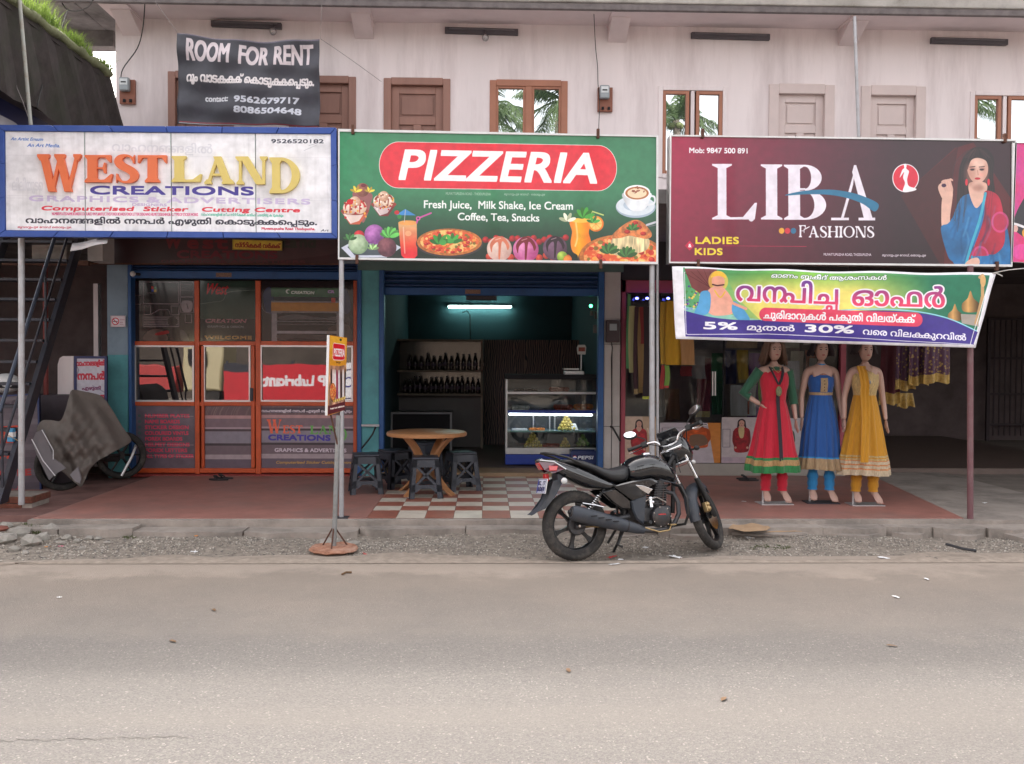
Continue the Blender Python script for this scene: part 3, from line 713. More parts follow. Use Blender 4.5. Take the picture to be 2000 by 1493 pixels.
def art_banner():
    W_ = 1500; a = Art(W_, 400, [(32,66),(1948,104),(1812,545),(55,492)], (240,238,245))
    def g(X_, Y_):
        u = (X_-100)/1750; t = np.clip(1-np.abs(u-.42)/.42, 0, 1)[..., None]; v = np.clip((Y_-90)/120, 0, 1)[..., None]
        c = np.array((40,120,90))*(1-t)+np.array((120,190,70))*t
        y = np.array((245,228,120)); q = np.clip(t*1.6, 0, 1)*v
        return c*(1-q)+y*q
    IN = [(98,74),(1912,118),(1800,528),(114,478)]
    a.poly(IN, g)
    a.poly([(98,74),(112,330),(330,380),(560,385),(420,250),(330,90)], (110,190,120), a=.55)
    for k in range(60):
        rs = np.random.RandomState(k); a.ell(rs.uniform(108,250), rs.uniform(180,320), 7, 6, [(140,110,190),(70,140,70),(230,200,90),(90,60,150)][k % 4])
    a.poly([(108,300),(600,385),(600,400),(112,360)], (150,215,235), a=.6)
    # plain stout figure in a blue shawl under a parasol
    a.poly([(105,80),(300,78),(268,190),(200,225),(150,190)], (120,60,60)); 
    for i in range(6): a.line([(262,190),(105+i*38,80+8*abs(i-3))], 2.5, (80,30,30))
    a.ell(305, 150, 58, 62, (250,205,90), a=.7)
    a.blob([(250,200),(330,185),(390,260),(400,330),(360,350),(270,350),(235,300)], (240,170,150)); a.ell(325, 305, 70, 48, (244,178,155))
    a.blob([(205,215),(255,215),(262,290),(240,345),(165,350),(190,280)], (90,165,215)); a.blob([(395,270),(430,285),(495,375),(430,380),(390,330)], (90,165,215))
    a.ell(305, 152, 38, 42, (235,165,140)); a.line([(272,170),(300,176),(338,170)], 8, (60,30,30)); a.blob([(262,128),(285,92),(330,95),(350,128),(305,118)], (240,190,60))
    a.line([(285,205),(318,245),(345,212)], 8, (235,190,70), sm=True); a.line([(395,280),(470,312)], 16, (240,170,150))
    # domes on the right
    for (x, y, r_) in ((1790,292,52),(1695,352,42)):
        a.blob([(x,y-r_*1.6),(x+r_*.35,y-r_*.75),(x+r_,y-r_*.1),(x+r_*.8,y+r_*.75),(x-r_*.8,y+r_*.75),(x-r_,y-r_*.1),(x-r_*.35,y-r_*.75)], lambda X_, Y_: np.array((196,150,90))*(1.15-.6*np.abs(X_-x+r_*.3)/r_)[..., None])
    a.poly([(1730,345),(1840,350),(1835,420),(1735,400)], (170,160,150)); a.line([(1850,130),(1866,120),(1864,240),(1820,400)], 20, (200,160,110)); a.ell(1868, 150, 17, 36, (225,180,120))
    # violet foot
    a.fill([np.vstack([Art.smooth(None, [(105,325),(300,368),(560,378),(900,340),(1200,322),(1450,335),(1650,375),(1830,452)], False), [(1800,528),(114,478)]])], (66,50,140))
    a.line([(560,378),(900,332),(1200,314),(1450,328),(1650,370),(1822,445)], 7, (150,215,235), sm=True)
    a.text("ഓണം ബ_രക~ീദ് ആശംസകൾ", 612, 128, 1292, 142, 24, (250,250,250), bold=1.2, outline=(3,(60,110,80)), italic=.15)
    c = lambda X_, Y_: np.array((110,60,150))*(1-np.clip((Y_-150)/130, 0, 1))[..., None]+np.array((238,70,110))*np.clip((Y_-150)/130, 0, 1)[..., None]
    for (s_, xa, ya, xb, yb) in (("വന~പിച_ച", 405, 262, 1015, 284), ("ഓഫർ", 1085, 290, 1640, 304)):
        a.text(s_, xa, ya, xb, yb, 106, c, bold=5, outline=(10, (248,240,246)))
    P_ = arc(585, 345, 38, 40, 95, 265, 12)+arc(1460, 378, 38, 42, -85, 90, 12)
    a.fill([np.array(P_)], (232,74,104))
    a.text("ചുരിദാറുകൾ പകുതി വിലയ്ക~ക്", 572, 368, 1452, 396, 40, (250,248,250), bold=3)
    a.text("5%", 212, 432, 425, 436, 40, (246,244,250), bold=5); a.text("30%", 808, 448, 1100, 458, 42, (246,244,250), bold=5)
    a.text("മുതൽ", 475, 438, 758, 446, 32, (240,236,248), bold=2.4); a.text("വെര വിലക~കുറവിൽ", 1148, 464, 1758, 502, 34, (240,236,248), bold=2.4)
    a.line([(116,462),(130,466),(600,462),(1000,480),(1400,505),(1795,526)], 4, (230,228,240)); a.line([(106,100),(118,462)], 4, (230,228,240))
    a.line([(110,76),(1000,82),(1880,104),(1912,112),(1900,170),(1780,528)], 4, (235,235,240))
    return a

def art_rent():
    a = Art(800, 520, [(1035,198),(1864,232),(1862,740),(1032,722)], (62,62,70))
    yy, xx = np.mgrid[0:a.H, 0:a.W].astype(float); a.b *= (.85+.35*fbm(xx, yy, 120, 3))[..., None]
    w_ = (205,192,196)
    a.text("ROOM", 1082, 345, 1340, 358, 118, w_, bold=6); a.text("FOR", 1385, 360, 1558, 368, 112, w_, bold=6); a.text("RENT", 1590, 366, 1822, 372, 110, w_, bold=6)
    a.text("റൂം വാടകക~ക് െകാടുക~കെപ_പടും.", 1085, 474, 1830, 498, 50, (214,206,206), bold=4)
    a.text("contact:", 1192, 586, 1330, 590, 34, (205,205,210), bold=2.4)
    a.text("9562679717", 1365, 596, 1742, 606, 34, (200,202,212), bold=3.4); a.text("8086504648", 1365, 658, 1755, 670, 34, (200,202,212), bold=3.4)
    a.line([(1050,200),(1864,236)], 4, (120,110,125)); a.line([(1045,708),(1855,738)], 5, (150,60,70)); a.line([(1042,715),(1850,745)], 4, (190,190,195))
    return a
def art_poleboard():
    a = Art(360, 860, [(242,103),(346,118),(333,540),(228,574)], (222,150,40))
    a.poly([(246,108),(343,122),(341,190),(243,182)], (232,170,50))
    a.text("*", 302, 140, 312, 142, 16, (30,60,40), bold=2)
    a.fill([np.array([(264,160),(268,150),(330,158),(334,166),(332,236),(328,242),(268,244),(262,236)])], (246,240,240), grow=1.5)
    a.fill([np.array([(264,160),(268,150),(330,158),(334,166),(332,236),(328,242),(268,244),(262,236)])], (214,26,44))
    a.text("PIZZERIA", 267, 222, 331, 224, 42, (250,250,250), bold=.8)
    a.text("SHOP", 282, 262, 308, 264, 10, (60,30,20), bold=.6)
    a.poly([(240,280),(338,276),(336,500),(232,520)], lambda X_, Y_: np.array((205,150,120))*(.5+.8*vnoise(X_, Y_*.2, 9, 3))[..., None])
    for i, c in enumerate([(30,20,26),(236,220,220),(236,236,236),(150,30,90),(220,220,225),(50,30,40),(230,225,225),(40,30,38)]):
        x = 246+i*12; a.poly([(x,330),(x+3,300),(x+7,300),(x+10,330),(x+10,470),(x,476)], c)
    for x, y, r_ in ((262,430,20),): pizza(a, x, y, 20, 52, 3)
    for i in range(16): a.ell(268+i*4.4, 486-i*1.2, 4, 8, [(230,190,60),(180,120,50),(240,220,150)][i % 3])
    a.poly([(231,515),(335,490),(333,540),(229,570)], (92,22,34)); a.text("fresh hot delicious", 246, 536, 330, 520, 9, (240,225,215), bold=.8)
    return a
def art_poster(kind):
    a = Art(300, 460, [(0,0),(300,0),(300,460),(0,460)], (196,184,186))
    def fig(cx, top, s, dress, flip=1, hair=(38,22,26)):
        def p(l): return [(cx+flip*x*s, top+y*s) for x, y in l]
        sk = (206,156,138)
        a.blob(p([(-.4,.1),(0,-.15),(.4,.1),(.5,.7),(.6,1.5),(.75,2.2),(.45,2.4),(-.45,1.4),(-.5,.7)]), hair)
        a.blob(p([(-.45,1.1),(.45,1.1),(.95,1.5),(1.05,2.6),(.9,3.8),(.7,4.6),(-.75,4.6),(-.85,3.2),(-1.0,2.4),(-.9,1.5)]), lambda X_, Y_: np.array(dress)*(.7+.6*fbm(X_, Y_, 22, 5))[..., None])
        a.blob(p([(-.22,.8),(.22,.8),(.35,1.15),(.0,1.55),(-.35,1.15)]), sk)
        a.blob(p([(-.3,.3),(0,.05),(.3,.3),(.27,.75),(0,1.0),(-.27,.75)]), sk)
        for x in (-.12, .12): a.ell(cx+flip*x*s, top+.5*s, s*.06, s*.03, (50,30,30))
        a.ell(cx, top+.78*s, s*.09, s*.04, (170,40,50))
        for x in (-1,1): a.line(p([(x*.88,1.7),(x*.95,3.0),(x*.7,3.9)]), s*.26, tuple(v*.85 for v in dress), sm=True); a.ell(*[c_ for c_ in p([(x*.7,4.0)])[0]], s*.14, s*.16, sk)
    if kind == 0:
        a.poly([(0,0),(300,0),(300,460),(0,460)], (205,180,160)); a.poly([(160,0),(300,0),(300,460),(200,460)], (190,160,130), a=.7); fig(130, 40, 72, (176,30,44))
        a.line([(210,120),(260,300)], 10, (225,205,180))
    elif kind == 1:
        a.poly([(0,0),(300,0),(300,460),(0,460)], (190,180,188)); a.line([(12,60),(160,60),(160,430),(12,430)], 5, (120,110,120), closed=True)
        a.poly([(235,0),(300,0),(300,460),(270,460)], (205,130,60)); fig(180, -20, 66, (196,84,34)); a.blob([(150,150),(215,140),(235,240),(160,270)], (120,90,70))
    elif kind == 2:
        a.line([(10,120),(70,120),(70,300),(10,300)], 5, (110,105,115), closed=True); a.poly([(0,400),(300,400),(300,460),(0,460)], (188,166,178)); fig(165, 25, 70, (150,24,36))
        a.blob([(140,110),(185,110),(180,200),(150,200)], (205,180,130))
        for i in range(9): a.line([(20+i*7,400),(30+i*8,440)], 2, (150,150,165))
    else:
        a.poly([(0,0),(300,0),(300,460),(0,460)], (192,188,194)); a.ell(60, 170, 60, 90, (150,40,50)); fig(150, 40, 66, (40,90,70))
    return a
def art_pinkposter():
    a = Art(300, 800, [(355,185),(555,190),(545,1275),(350,1270)], (214,40,110))
    yy, xx = np.mgrid[0:a.H, 0:a.W].astype(float); f = fbm(xx, yy, 150, 4)[..., None]
    a.b[:] = np.array((224,40,96))*(1-f)+np.array((200,70,170))*f
    a.blob([(372,910),(430,760),(520,640),(640,640),(640,1100),(400,1000)], (44,38,48)); a.line([(372,925),(410,935),(520,975)], 22, (236,232,236)); a.ell(392, 970, 22, 32, (226,176,166))
    a.blob([(455,990),(520,960),(640,980),(640,1100),(480,1060)], (225,160,50)); a.ell(450, 1180, 90, 70, (235,90,190), a=.5)
    return a
def art_backboard():
    a = Art(1200, 170, [(175,462),(662,466),(662,518),(175,518)], (62,34,38))
    yy, xx = np.mgrid[0:a.H, 0:a.W].astype(float); a.b *= (.7+.6*fbm(xx, yy, 150, 3))[..., None]
    a.blob([(200,470),(215,520),(420,500),(620,470),(662,462),(662,480),(640,500),(430,518),(200,518)], (96,74,76), a=.5)
    for i, (t, x) in enumerate((("W",330),("e",372),("s",402),("t",428))): a.text(t, x, 487, x+(30 if i == 0 else 24), 488, 20, (120,24,34), bold=2)
    a.text("La", 556, 485, 584, 486, 18, (40,60,38), bold=2, a=.6); a.text("nd", 588, 485, 620, 486, 18, (40,60,38), bold=2, a=.6)
    a.text("CREATIONS", 352, 505, 548, 506, 13, (112,24,40), bold=1.6); a.text("GRAPHICS & ADVERTISERS", 320, 514, 600, 515, 5, (100,40,50), bold=.4)
    return a
def art_yellow():
    a = Art(420, 90, [(0,0),(96,0),(96,19),(0,19)], (214,182,66))
    a.text("സ്റ്റിക~കർ വർക~ക്", 5, 14, 92, 14, 8, (150,34,30), bold=.6); a.line([(1,1),(95,1),(95,18),(1,18)], .6, (150,120,40), closed=True)
    return a
def art_numberboard():
    a = Art(360, 560, [(368,616),(498,616),(498,830),(368,830)], (196,192,204))
    r_ = (196,40,64)
    a.text("വാഹനങ~ങളിൽ", 376, 650, 488, 648, 16, r_, bold=1.6); a.text("നന~പർ", 380, 698, 490, 697, 24, r_, bold=2.6)
    a.text("എഴുതി", 398, 734, 474, 733, 10, (130,60,100), bold=1.2); a.text("െകാടുക~കെപ_പടും", 376, 766, 494, 764, 14, r_, bold=1.8); a.text("പുഴ", 470, 796, 492, 796, 10, r_, bold=1)
    a.line([(372,640),(385,665),(376,690)], 4, (90,80,110), a=.5); a.line([(440,720),(492,745)], 4, (110,100,130), a=.4)
    return a
def art_leftboard():
    a = Art(400, 700, [(0,0),(100,0),(100,175),(0,175)], (92,82,92))
    for i in range(9): a.rect(0, i*20, 100, i*20+9, [(112,104,112),(80,70,80)][i % 2], a=.7)
    a.text("വാഹന", 4, 18, 92, 20, 12, (60,44,60), bold=1.5); a.text("WES", 0, 74, 66, 74, 22, (196,60,40), bold=4); a.text("NAM", 4, 100, 50, 100, 9, (196,60,40), bold=2)
    a.text("CENTRE", 6, 130, 84, 128, 9, (176,50,50), bold=1.2); a.text("നന~പർ", 4, 160, 70, 160, 12, (176,50,70), bold=2)
    return a
def art_smoke():
    a = Art(200, 150, [(0,0),(72,0),(72,54),(0,54)], (214,200,208)); a.line([(1,1),(71,1),(71,53),(1,53)], 1.5, (170,110,130), closed=True)
    a.ell(23, 27, 18, 18, (200,50,70)); a.ell(23, 27, 13.5, 13.5, (226,216,222)); a.line([(12,28),(32,28)], 3.5, (50,40,50)); a.line([(12,16),(34,38)], 4, (200,50,70))
    a.text("NO SMOKING", 44, 22, 68, 22, 5, (150,60,90)); a.text("AREA", 44, 34, 60, 34, 5, (150,60,90)); a.text("SECTION", 44, 44, 62, 44, 4, (150,60,90))
    return a
# stickers on the panes of the sticker shop (survey coordinates of the fourth and fifth details)
def art_pane_pc():
    a = Art(420, 420, [(645,240),(930,240),(930,530),(645,530)], (40,26,30)); g = (126,112,118)
    def fr(x0, y0, x1, y1, w_=3): a.line([(x0,y0),(x1,y0),(x1,y1),(x0,y1)], w_, g, closed=True)
    fr(688,246,856,350,4); a.rect(694,252,850,344,(34,22,26)); fr(864,236,926,314); fr(864,318,926,390); fr(690,360,722,402); fr(820,360,856,402); a.line([(722,402),(762,378),(806,378),(816,402)], 3, g)
    a.rect(726,266,738,280,(190,60,50)); a.rect(738,268,750,282,(70,120,80)); a.rect(726,280,738,292,(60,80,160)); a.rect(738,282,750,294,(200,160,60)); a.text("WINDOWS", 706, 302, 748, 302, 7, g)
    for i in range(6): a.line([(690,418+i*8),(854,418+i*8)], 3.4, g)
    fr(686,412,856,460,2); a.ell(826, 434, 24, 22, (40,26,30)); a.blob([(872,338),(918,338),(918,380),(895,390),(872,380)], (140,126,132)); a.line([(894,350),(900,372)], 4, (40,26,30)); fr(886,398,916,440); fr(646,310,676,354,2)
    for y in (260,290): fr(868,y-18,922,y-4,1.5)
    a.blob([(690,525),(700,490),(740,470),(780,480),(800,525)], (130,104,92), a=.5); a.blob([(745,492),(800,478),(806,492),(750,502)], (140,30,34))
    a.blob([(860,480),(880,478),(905,525),(870,525)], (110,104,106), a=.5)
    return a
def art_pane_west():
    a = Art(360, 420, [(22,240),(302,240),(302,535),(22,535)], (42,62,52))
    a.rect(22, 425, 302, 540, (34,30,34)); yy, xx = np.mgrid[0:a.H, 0:a.W].astype(float); a.b *= (.8+.4*fbm(xx, yy, 130, 2))[..., None]
    a.line([(22,354),(90,344),(140,335),(160,300),(200,290),(302,284)], 1.6, (110,120,112), sm=True)
    a.text("West", 48, 305, 158, 305, 52, (186,40,44), bold=1.5, italic=.35)
    a.text("CREATION", 50, 444, 256, 444, 17, (150,96,106), bold=1.5, italic=.3); a.text("GRAPHICS & DESIGN", 64, 468, 244, 469, 10, (120,116,122), bold=.7)
    a.text("WELCOME", 50, 524, 286, 524, 15, (160,120,70), bold=2.4, track=.05)
    return a
def art_pane_plotter():
    a = Art(620, 400, [(318,240),(772,240),(772,535),(318,535)], (34,24,28))
    yy, xx = np.mgrid[0:a.H, 0:a.W].astype(float); a.b *= (.75+.5*fbm(xx*.4, yy, 90, 8))[..., None]
    a.blob([(332,300),(370,275),(385,390),(345,390)], (28,34,70)); a.blob([(715,285),(745,290),(760,380),(720,395)], (28,34,70))
    a.rect(370, 274, 720, 318, (36,84,44)); a.text("CREATION", 466, 303, 580, 304, 13, (200,205,200), bold=1.6, italic=.2); a.ell(452, 292, 11, 11, (200,205,200)); a.ell(457, 293, 8, 7, (36,84,44)); a.text("CR", 646, 298, 678, 298, 12, (150,110,170), bold=2)
    a.rect(370, 340, 720, 395, (168,112,36)); a.rect(370, 338, 720, 346, (120,112,116)); a.rect(370, 388, 720, 396, (120,110,110)); a.rect(664, 322, 684, 345, (190,70,50))
    a.rect(372, 396, 398, 535, (132,124,130)); a.rect(690, 396, 712, 535, (132,124,130)); a.rect(392, 484, 700, 498, (140,132,138)); a.rect(394, 436, 690, 440, (110,104,110)); a.rect(394, 450, 690, 453, (100,92,98))
    a.blob([(410,415),(500,405),(620,420),(690,412),(690,430),(520,428),(420,432)], (130,124,128), a=.5); a.blob([(400,505),(520,500),(680,508),(690,528),(500,520),(420,530)], (96,86,84), a=.6); a.blob([(650,470),(740,450),(772,520),(772,535),(660,535)], (110,90,76), a=.4)
    a.line([(332,285),(318,330),(340,392),(420,398)], 2.5, (100,96,106), sm=True)
    return a
def _strip(a, x0, x1):
    a.b[:] = (96,84,92); yy, xx = np.mgrid[0:a.H, 0:a.W].astype(float); a.b *= (.85+.3*fbm(xx, yy, 60, 2))[..., None]
    for y0, y1, c in ((840,885,(88,66,72)),(885,900,(172,130,130)),(900,940,(110,90,100)),(940,948,(160,140,148)),(950,958,(40,30,38)),(960,1015,(124,120,132)),(1016,1026,(36,30,38)),(1028,1068,(98,84,92)),(1068,1090,(160,146,150)),(1090,1150,(86,76,90))): a.rect(x0, y0, x1, y1, c, a=.85)
    for k in range(18):
        rs = np.random.RandomState(k+int(x0)); x = rs.uniform(x0, x1); a.line([(x,845),(x-14,868),(x-18,884)], 1.6, (176,150,130), a=.4)
def art_pane_list():
    a = Art(400, 400, [(640,838),(934,838),(934,1138),(640,1138)]); a.b[:] = (92,82,92); yy, xx = np.mgrid[0:a.H, 0:a.W].astype(float); a.b *= (.8+.4*fbm(xx, yy, 90, 6))[..., None]
    for i, t in enumerate(("NUMBER PLATES", "NAME BOARDS", "STICKER DESIGN", "COLOURED VINYLS", "FOREX BOARDS", "HELMET DESIGNS", "FOREX LETTERS", "ALL TYPES OF STICKER")):
        x1 = (908,860,905,902,872,908,896,928)[i]; y = 894+i*27.6; a.text(t, 688, y, x1, y, 16, (190,60,84), bold=1.4); a.ell(662, y-8, 8, 7, (60,90,80) if i < 5 else (70,90,84), a=.7); 
        if i in (0,5,7): a.line([(686,y-10),(928,y-6)], 1.6, (230,200,190), a=.6)
    return a
def art_pane_door():
    a = Art(360, 420, [(974,840),(1215,840),(1215,1132),(974,1132)]); _strip(a, 974, 1215); return a
def art_pane_brand():
    a = Art(700, 440, [(314,842),(776,842),(776,1136),(314,1136)]); _strip(a, 300, 790)
    a.rect(300, 850, 790, 876, (50,40,56), a=.9); a.text("വാഹനങ~ങളിൽ നന~പർ എഴുതി െകാടുക~കെപ_പടും", 318, 872, 770, 872, 11, (196,186,196), bold=1.2)
    a.fill(serif_word("W", 344, 972, 420, 972, 66, st=.2, th=.07)+serif_word("EST", 424, 972, 522, 972, 38, st=.2, th=.08), (214,90,60)); a.fill(serif_word("LAN", 560, 975, 700, 975, 40, st=.2, th=.08)+serif_word("D", 704, 1008, 746, 1008, 62, st=.2, th=.08), (84,150,70))
    a.text("CREATIONS", 350, 1003, 662, 1005, 24, (52,42,140), bold=3); a.text("GRAPHICS & ADVERTISERS", 382, 1058, 742, 1060, 16, (190,180,190), bold=1.4); a.text("Computerised Sticker Cutting Centre", 388, 1114, 768, 1114, 12, (166,130,70), bold=1, italic=.3)
    return a
def art_lubricants():
    a = Art(1000, 420, [(0,0),(1000,0),(1000,420),(0,420)], (190,30,44))
    a.rect(0, 0, 240, 420, (226,224,230)); a.line([(60,40),(200,60),(190,380),(50,370)], 12, (60,50,90), closed=True); a.ell(130, 200, 54, 60, (60,60,130)); a.ell(130, 200, 36, 40, (226,224,230))
    a.text("HP Lubricants", 250, 250, 980, 250, 120, (226,220,226), bold=10)
    return a
# ------------------------------------------------------------------ common materials
M = {}
def mk(k, *a, **kw): M[k] = mat(k, *a, **kw); return M[k]
mk('wall', (.76,.68,.68), rough=.9, var=.05, scale=1.2, bump=.15, bscale=14, dirt=(.33,.25,.25), dscale=1.1, damt=.5, stretch=(1.6,1,.22))
mk('wall_low', (.50,.47,.45), rough=.9, var=.06, scale=2, dirt=(.25,.22,.2), dscale=2, damt=.5)
mk('slab', (.20,.19,.19), rough=.95, var=.3, scale=3, bump=.5, bscale=12, dirt=(.045,.04,.04), dscale=1.3, damt=.9)
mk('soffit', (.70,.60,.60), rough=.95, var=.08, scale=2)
mk('door_brown', (.29,.15,.115), rough=.6, var=.12, scale=6, stretch=(1,1,.2))
mk('door_panel', (.26,.135,.105), rough=.6, var=.12, scale=6, stretch=(1,1,.2))
mk('door_pink', (.60,.50,.48), rough=.7, var=.05)
mk('win_frame', (.36,.15,.09), rough=.55, var=.1)
mk('dark', (.012,.011,.014), rough=.9, var=.1)
mk('turq', (.10,.33,.36), rough=.7, var=.08, dirt=(.05,.12,.14), dscale=3, damt=.4)
mk('bluegrey', (.22,.29,.36), rough=.8, var=.06, dirt=(.1,.14,.17), dscale=3, damt=.4)
mk('blue', (.018,.09,.27), rough=.5, var=.12, dirt=(.01,.03,.09), dscale=4, damt=.6)
mk('shutter', (.015,.045,.13), rough=.45, var=.15, scale=5)
mk('orange', (.56,.085,.02), rough=.4, var=.1, dirt=(.25,.05,.02), dscale=6, damt=.4)
mk('redstone', (.26,.035,.03), rough=.55, var=.2)
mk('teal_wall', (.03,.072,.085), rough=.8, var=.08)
mk('steel_dark', (.035,.037,.05), rough=.5, var=.25, metal=.3, dirt=(.08,.05,.04), dscale=5, damt=.4)
mk('steel_pole', (.42,.42,.44), rough=.45, var=.1, metal=.35, dirt=(.22,.16,.13), dscale=7, damt=.5)
mk('white_metal', (.75,.75,.75), rough=.4, var=.05, dirt=(.4,.36,.33), dscale=5, damt=.35)
mk('rusty', (.10,.045,.03), rough=.9, var=.4, scale=15)
mk('concrete', (.34,.295,.26), rough=.95, var=.22, scale=2.5, bump=.6, bscale=18, dirt=(.10,.09,.08), dscale=1.6, damt=.8)
mk('aluminium', (.62,.60,.60), rough=.35, metal=.6, var=.05)

# ------------------------------------------------------------------ ground, road, verge
def nodes_ground():
    """tarmac: pale worn grey, finely speckled, with a dusty tan border towards the verge"""
    m_ = bpy.data.materials.new('tarmac'); m_.use_nodes = True; n = m_.node_tree.nodes; l = m_.node_tree.links; b = n['Principled BSDF']
    tc = n.new('ShaderNodeTexCoord')
    def noise(s, d=4, r=.6):
        q = n.new('ShaderNodeTexNoise'); q.inputs['Scale'].default_value = s; q.inputs['Detail'].default_value = d; q.inputs['Roughness'].default_value = r; l.new(tc.outputs['Object'], q.inputs['Vector']); return q
    def ramp(src, a, b_, lo, hi):
        q = n.new('ShaderNodeMapRange'); q.inputs['From Min'].default_value = a; q.inputs['From Max'].default_value = b_; q.inputs['To Min'].default_value = lo; q.inputs['To Max'].default_value = hi; l.new(src, q.inputs['Value']); return q.outputs[0]
    def mix(f, a, b_):
        q = n.new('ShaderNodeMix'); q.data_type = 'RGBA'; l.new(f, q.inputs['Factor'])
        for k, v in (('A', a), ('B', b_)):
            if isinstance(v, tuple): q.inputs[k].default_value = (*v, 1)
            else: l.new(v, q.inputs[k])
        return q.outputs['Result']
    vor = n.new('ShaderNodeTexVoronoi'); vor.inputs['Scale'].default_value = 120; l.new(tc.outputs['Object'], vor.inputs['Vector'])
    agg = n.new('ShaderNodeSeparateColor'); l.new(vor.outputs['Color'], agg.inputs[0])
    c = mix(ramp(agg.outputs[0], 0, 1, 0, 1), (.098,.091,.086), (.150,.139,.129))
    c = mix(ramp(agg.outputs[1], .95, 1, 0, .7), c, (.30,.275,.25))
    c = mix(ramp(agg.outputs[2], .95, 1, 0, .7), c, (.09,.085,.085))
    c = mix(ramp(noise(1.2, 8).outputs['Fac'], .35, .7, 0, .35), c, (.105,.094,.088))
    mpx = n.new('ShaderNodeMapping'); mpx.inputs['Scale'].default_value = (.05, 1.0, 1); l.new(tc.outputs['Object'], mpx.inputs[0])
    trk_ = noise(1.1, 3); l.new(mpx.outputs[0], trk_.inputs['Vector']); c = mix(ramp(trk_.outputs['Fac'], .42, .62, 0, .45), c, (.155,.139,.125))
    sp = n.new('ShaderNodeSeparateXYZ'); l.new(tc.outputs['Object'], sp.inputs[0])
    wob = n.new('ShaderNodeMath'); wob.operation = 'MULTIPLY_ADD'; wob.inputs[1].default_value = 1.8; l.new(noise(.9, 9, .7).outputs['Fac'], wob.inputs[0]); l.new(sp.outputs[1], wob.inputs[2])
    c = mix(ramp(wob.outputs[0], 6.3, 8.3, 0, .9), c, (.28,.235,.195))
    c = mix(ramp(wob.outputs[0], 7.95, 8.2, 0, .7), c, (.37,.31,.26))
    l.new(c, b.inputs['Base Color']); b.inputs['Roughness'].default_value = .85; b.inputs['Specular IOR Level'].default_value = .3
    bp = n.new('ShaderNodeBump'); bp.inputs['Strength'].default_value = .5; bp.inputs['Distance'].default_value = .006
    l.new(vor.outputs['Distance'], bp.inputs['Height']); l.new(bp.outputs[0], b.inputs['Normal'])
    return m_
M['tarmac'] = nodes_ground()
mk('dirt', (.25,.215,.18), rough=1, var=.5, scale=16, bump=.9, bscale=60, dirt=(.15,.13,.11), dscale=4, damt=.7)
mk('dust', (.30,.25,.205), rough=1, var=.25, scale=12, bump=.3, bscale=90)
mk('porch_red', (.36,.165,.135), rough=.55, var=.16, scale=4, dirt=(.20,.15,.135), dscale=.9, damt=.85)
mk('tile_white', (.66,.59,.50), rough=.4, var=.06, scale=9, dirt=(.33,.27,.22), dscale=3, damt=.6)
mk('tile_red', (.36,.13,.09), rough=.4, var=.08, scale=9, dirt=(.15,.06,.05), dscale=3, damt=.6)

g = MB().grid(1, 1, lambda u, v: (-600+1200*u, -600+1200*v, -.06), uv=False).build('ground', M['dirt']); struct(g, 'bare earth under the street and out to the horizon')
ROADY = 7.66
# the road's far edge wanders a little over the verge
rd = MB(); nx = 120
pts = [(-40+80*i/nx, ROADY+.10*math.sin(i*.9)+.07*math.sin(i*2.3+1)+.06*random.random()) for i in range(nx+1)]
rd.prismz([(-40,-9.0)]+[(40,-9.0)]+pts[::-1], -.05, 0.0)
struct(rd.build('road', M['tarmac']), 'pale worn grey tarmac road in front of the shops')
PY0 = 8.80; PZ = .13
# verge: uneven dirt and gravel between the tarmac and the porch
def verge(u, v):
    x = -14+28*u; y = 7.5+1.5*v
    h = -.012 + .05*max(0, v-.1)
    h += .035*(math.sin(x*1.7+y*3)*math.sin(y*5.3-x*.7)) * v
    h += .03*max(0, -x-2.6)*v*(.5 if x > -6 else 1)
    return (x, y, max(-.02, min(h, .17)))
struct(MB().grid(280, 24, verge, uv=False).build('verge', M['dirt'], smooth=60), 'strip of dirt and gravel between the road and the raised porch')
def verge_z(x, y): return verge((x+14)/28, (y-7.5)/1.5)[2]
du = MB()
for i in range(160):                      # thin drift of pale dust where tarmac and dirt meet
    pass
du.grid(200, 3, lambda u, v: (-14+28*u, 7.48+v*(.20+.14*math.sin(u*31)+.09*math.sin(u*77+2)+.05*math.sin(u*190)), .004+.012*math.sin(math.pi*v)), uv=False)
struct(du.build('dust_drift', M['dust'], smooth=60), 'drift of pale dust along the edge of the tarmac')

# porch: concrete plinth, red floor, checkered tiles
xL = atz(62, 1012, PZ).x; xR = atz(1905, 1018, PZ).x
pr = MB()
fr = [(xL+(xR+1.6-xL)*i/60, PY0+.03*math.sin(i*1.3)+.02*math.sin(i*3.1)) for i in range(61)]
pr.prismz(fr+[(xR+1.6, 12.6), (xL, 12.6)], -.05, PZ-.006)
porch = struct(pr.build('porch', M['concrete'], smooth=30), 'raised concrete porch in front of the shops')
kb = MB(); xx = xL-.05; r5 = random.Random(3)
while xx < xR+.9:
    w_ = r5.uniform(.25, 1.1); dp = .17+r5.uniform(0, .13); n_ = max(3, int(w_/.06)); zt = PZ-.035-r5.uniform(0, .035)*(1 if xx < 2.2 else .25)
    edge = [(xx+w_*i/n_, PY0-dp*(1-.12*(i in (0, n_)))-r5.uniform(0, .035)-.03*math.sin(i*.8+xx)) for i in range(n_+1)]
    kb.prismz([(xx, PY0-.01)]+edge+[(xx+w_, PY0-.01)], -.04, zt); xx += w_+r5.uniform(.006, .02)*(1 if xx < 2.2 else .15)
    if r5.random() < .55: kb.prismz([(xx-w_*.9, PY0-dp-.03), (xx-w_*.7, PY0-dp-.12-r5.uniform(0,.04)), (xx-w_*.4, PY0-dp-.13-r5.uniform(0,.05)), (xx-w_*.15, PY0-dp-.03)], -.04, zt-.045)
struct(kb.build('concrete_apron', M['concrete'], smooth=30), 'cracked concrete apron along the front of the porch')
fl = MB()
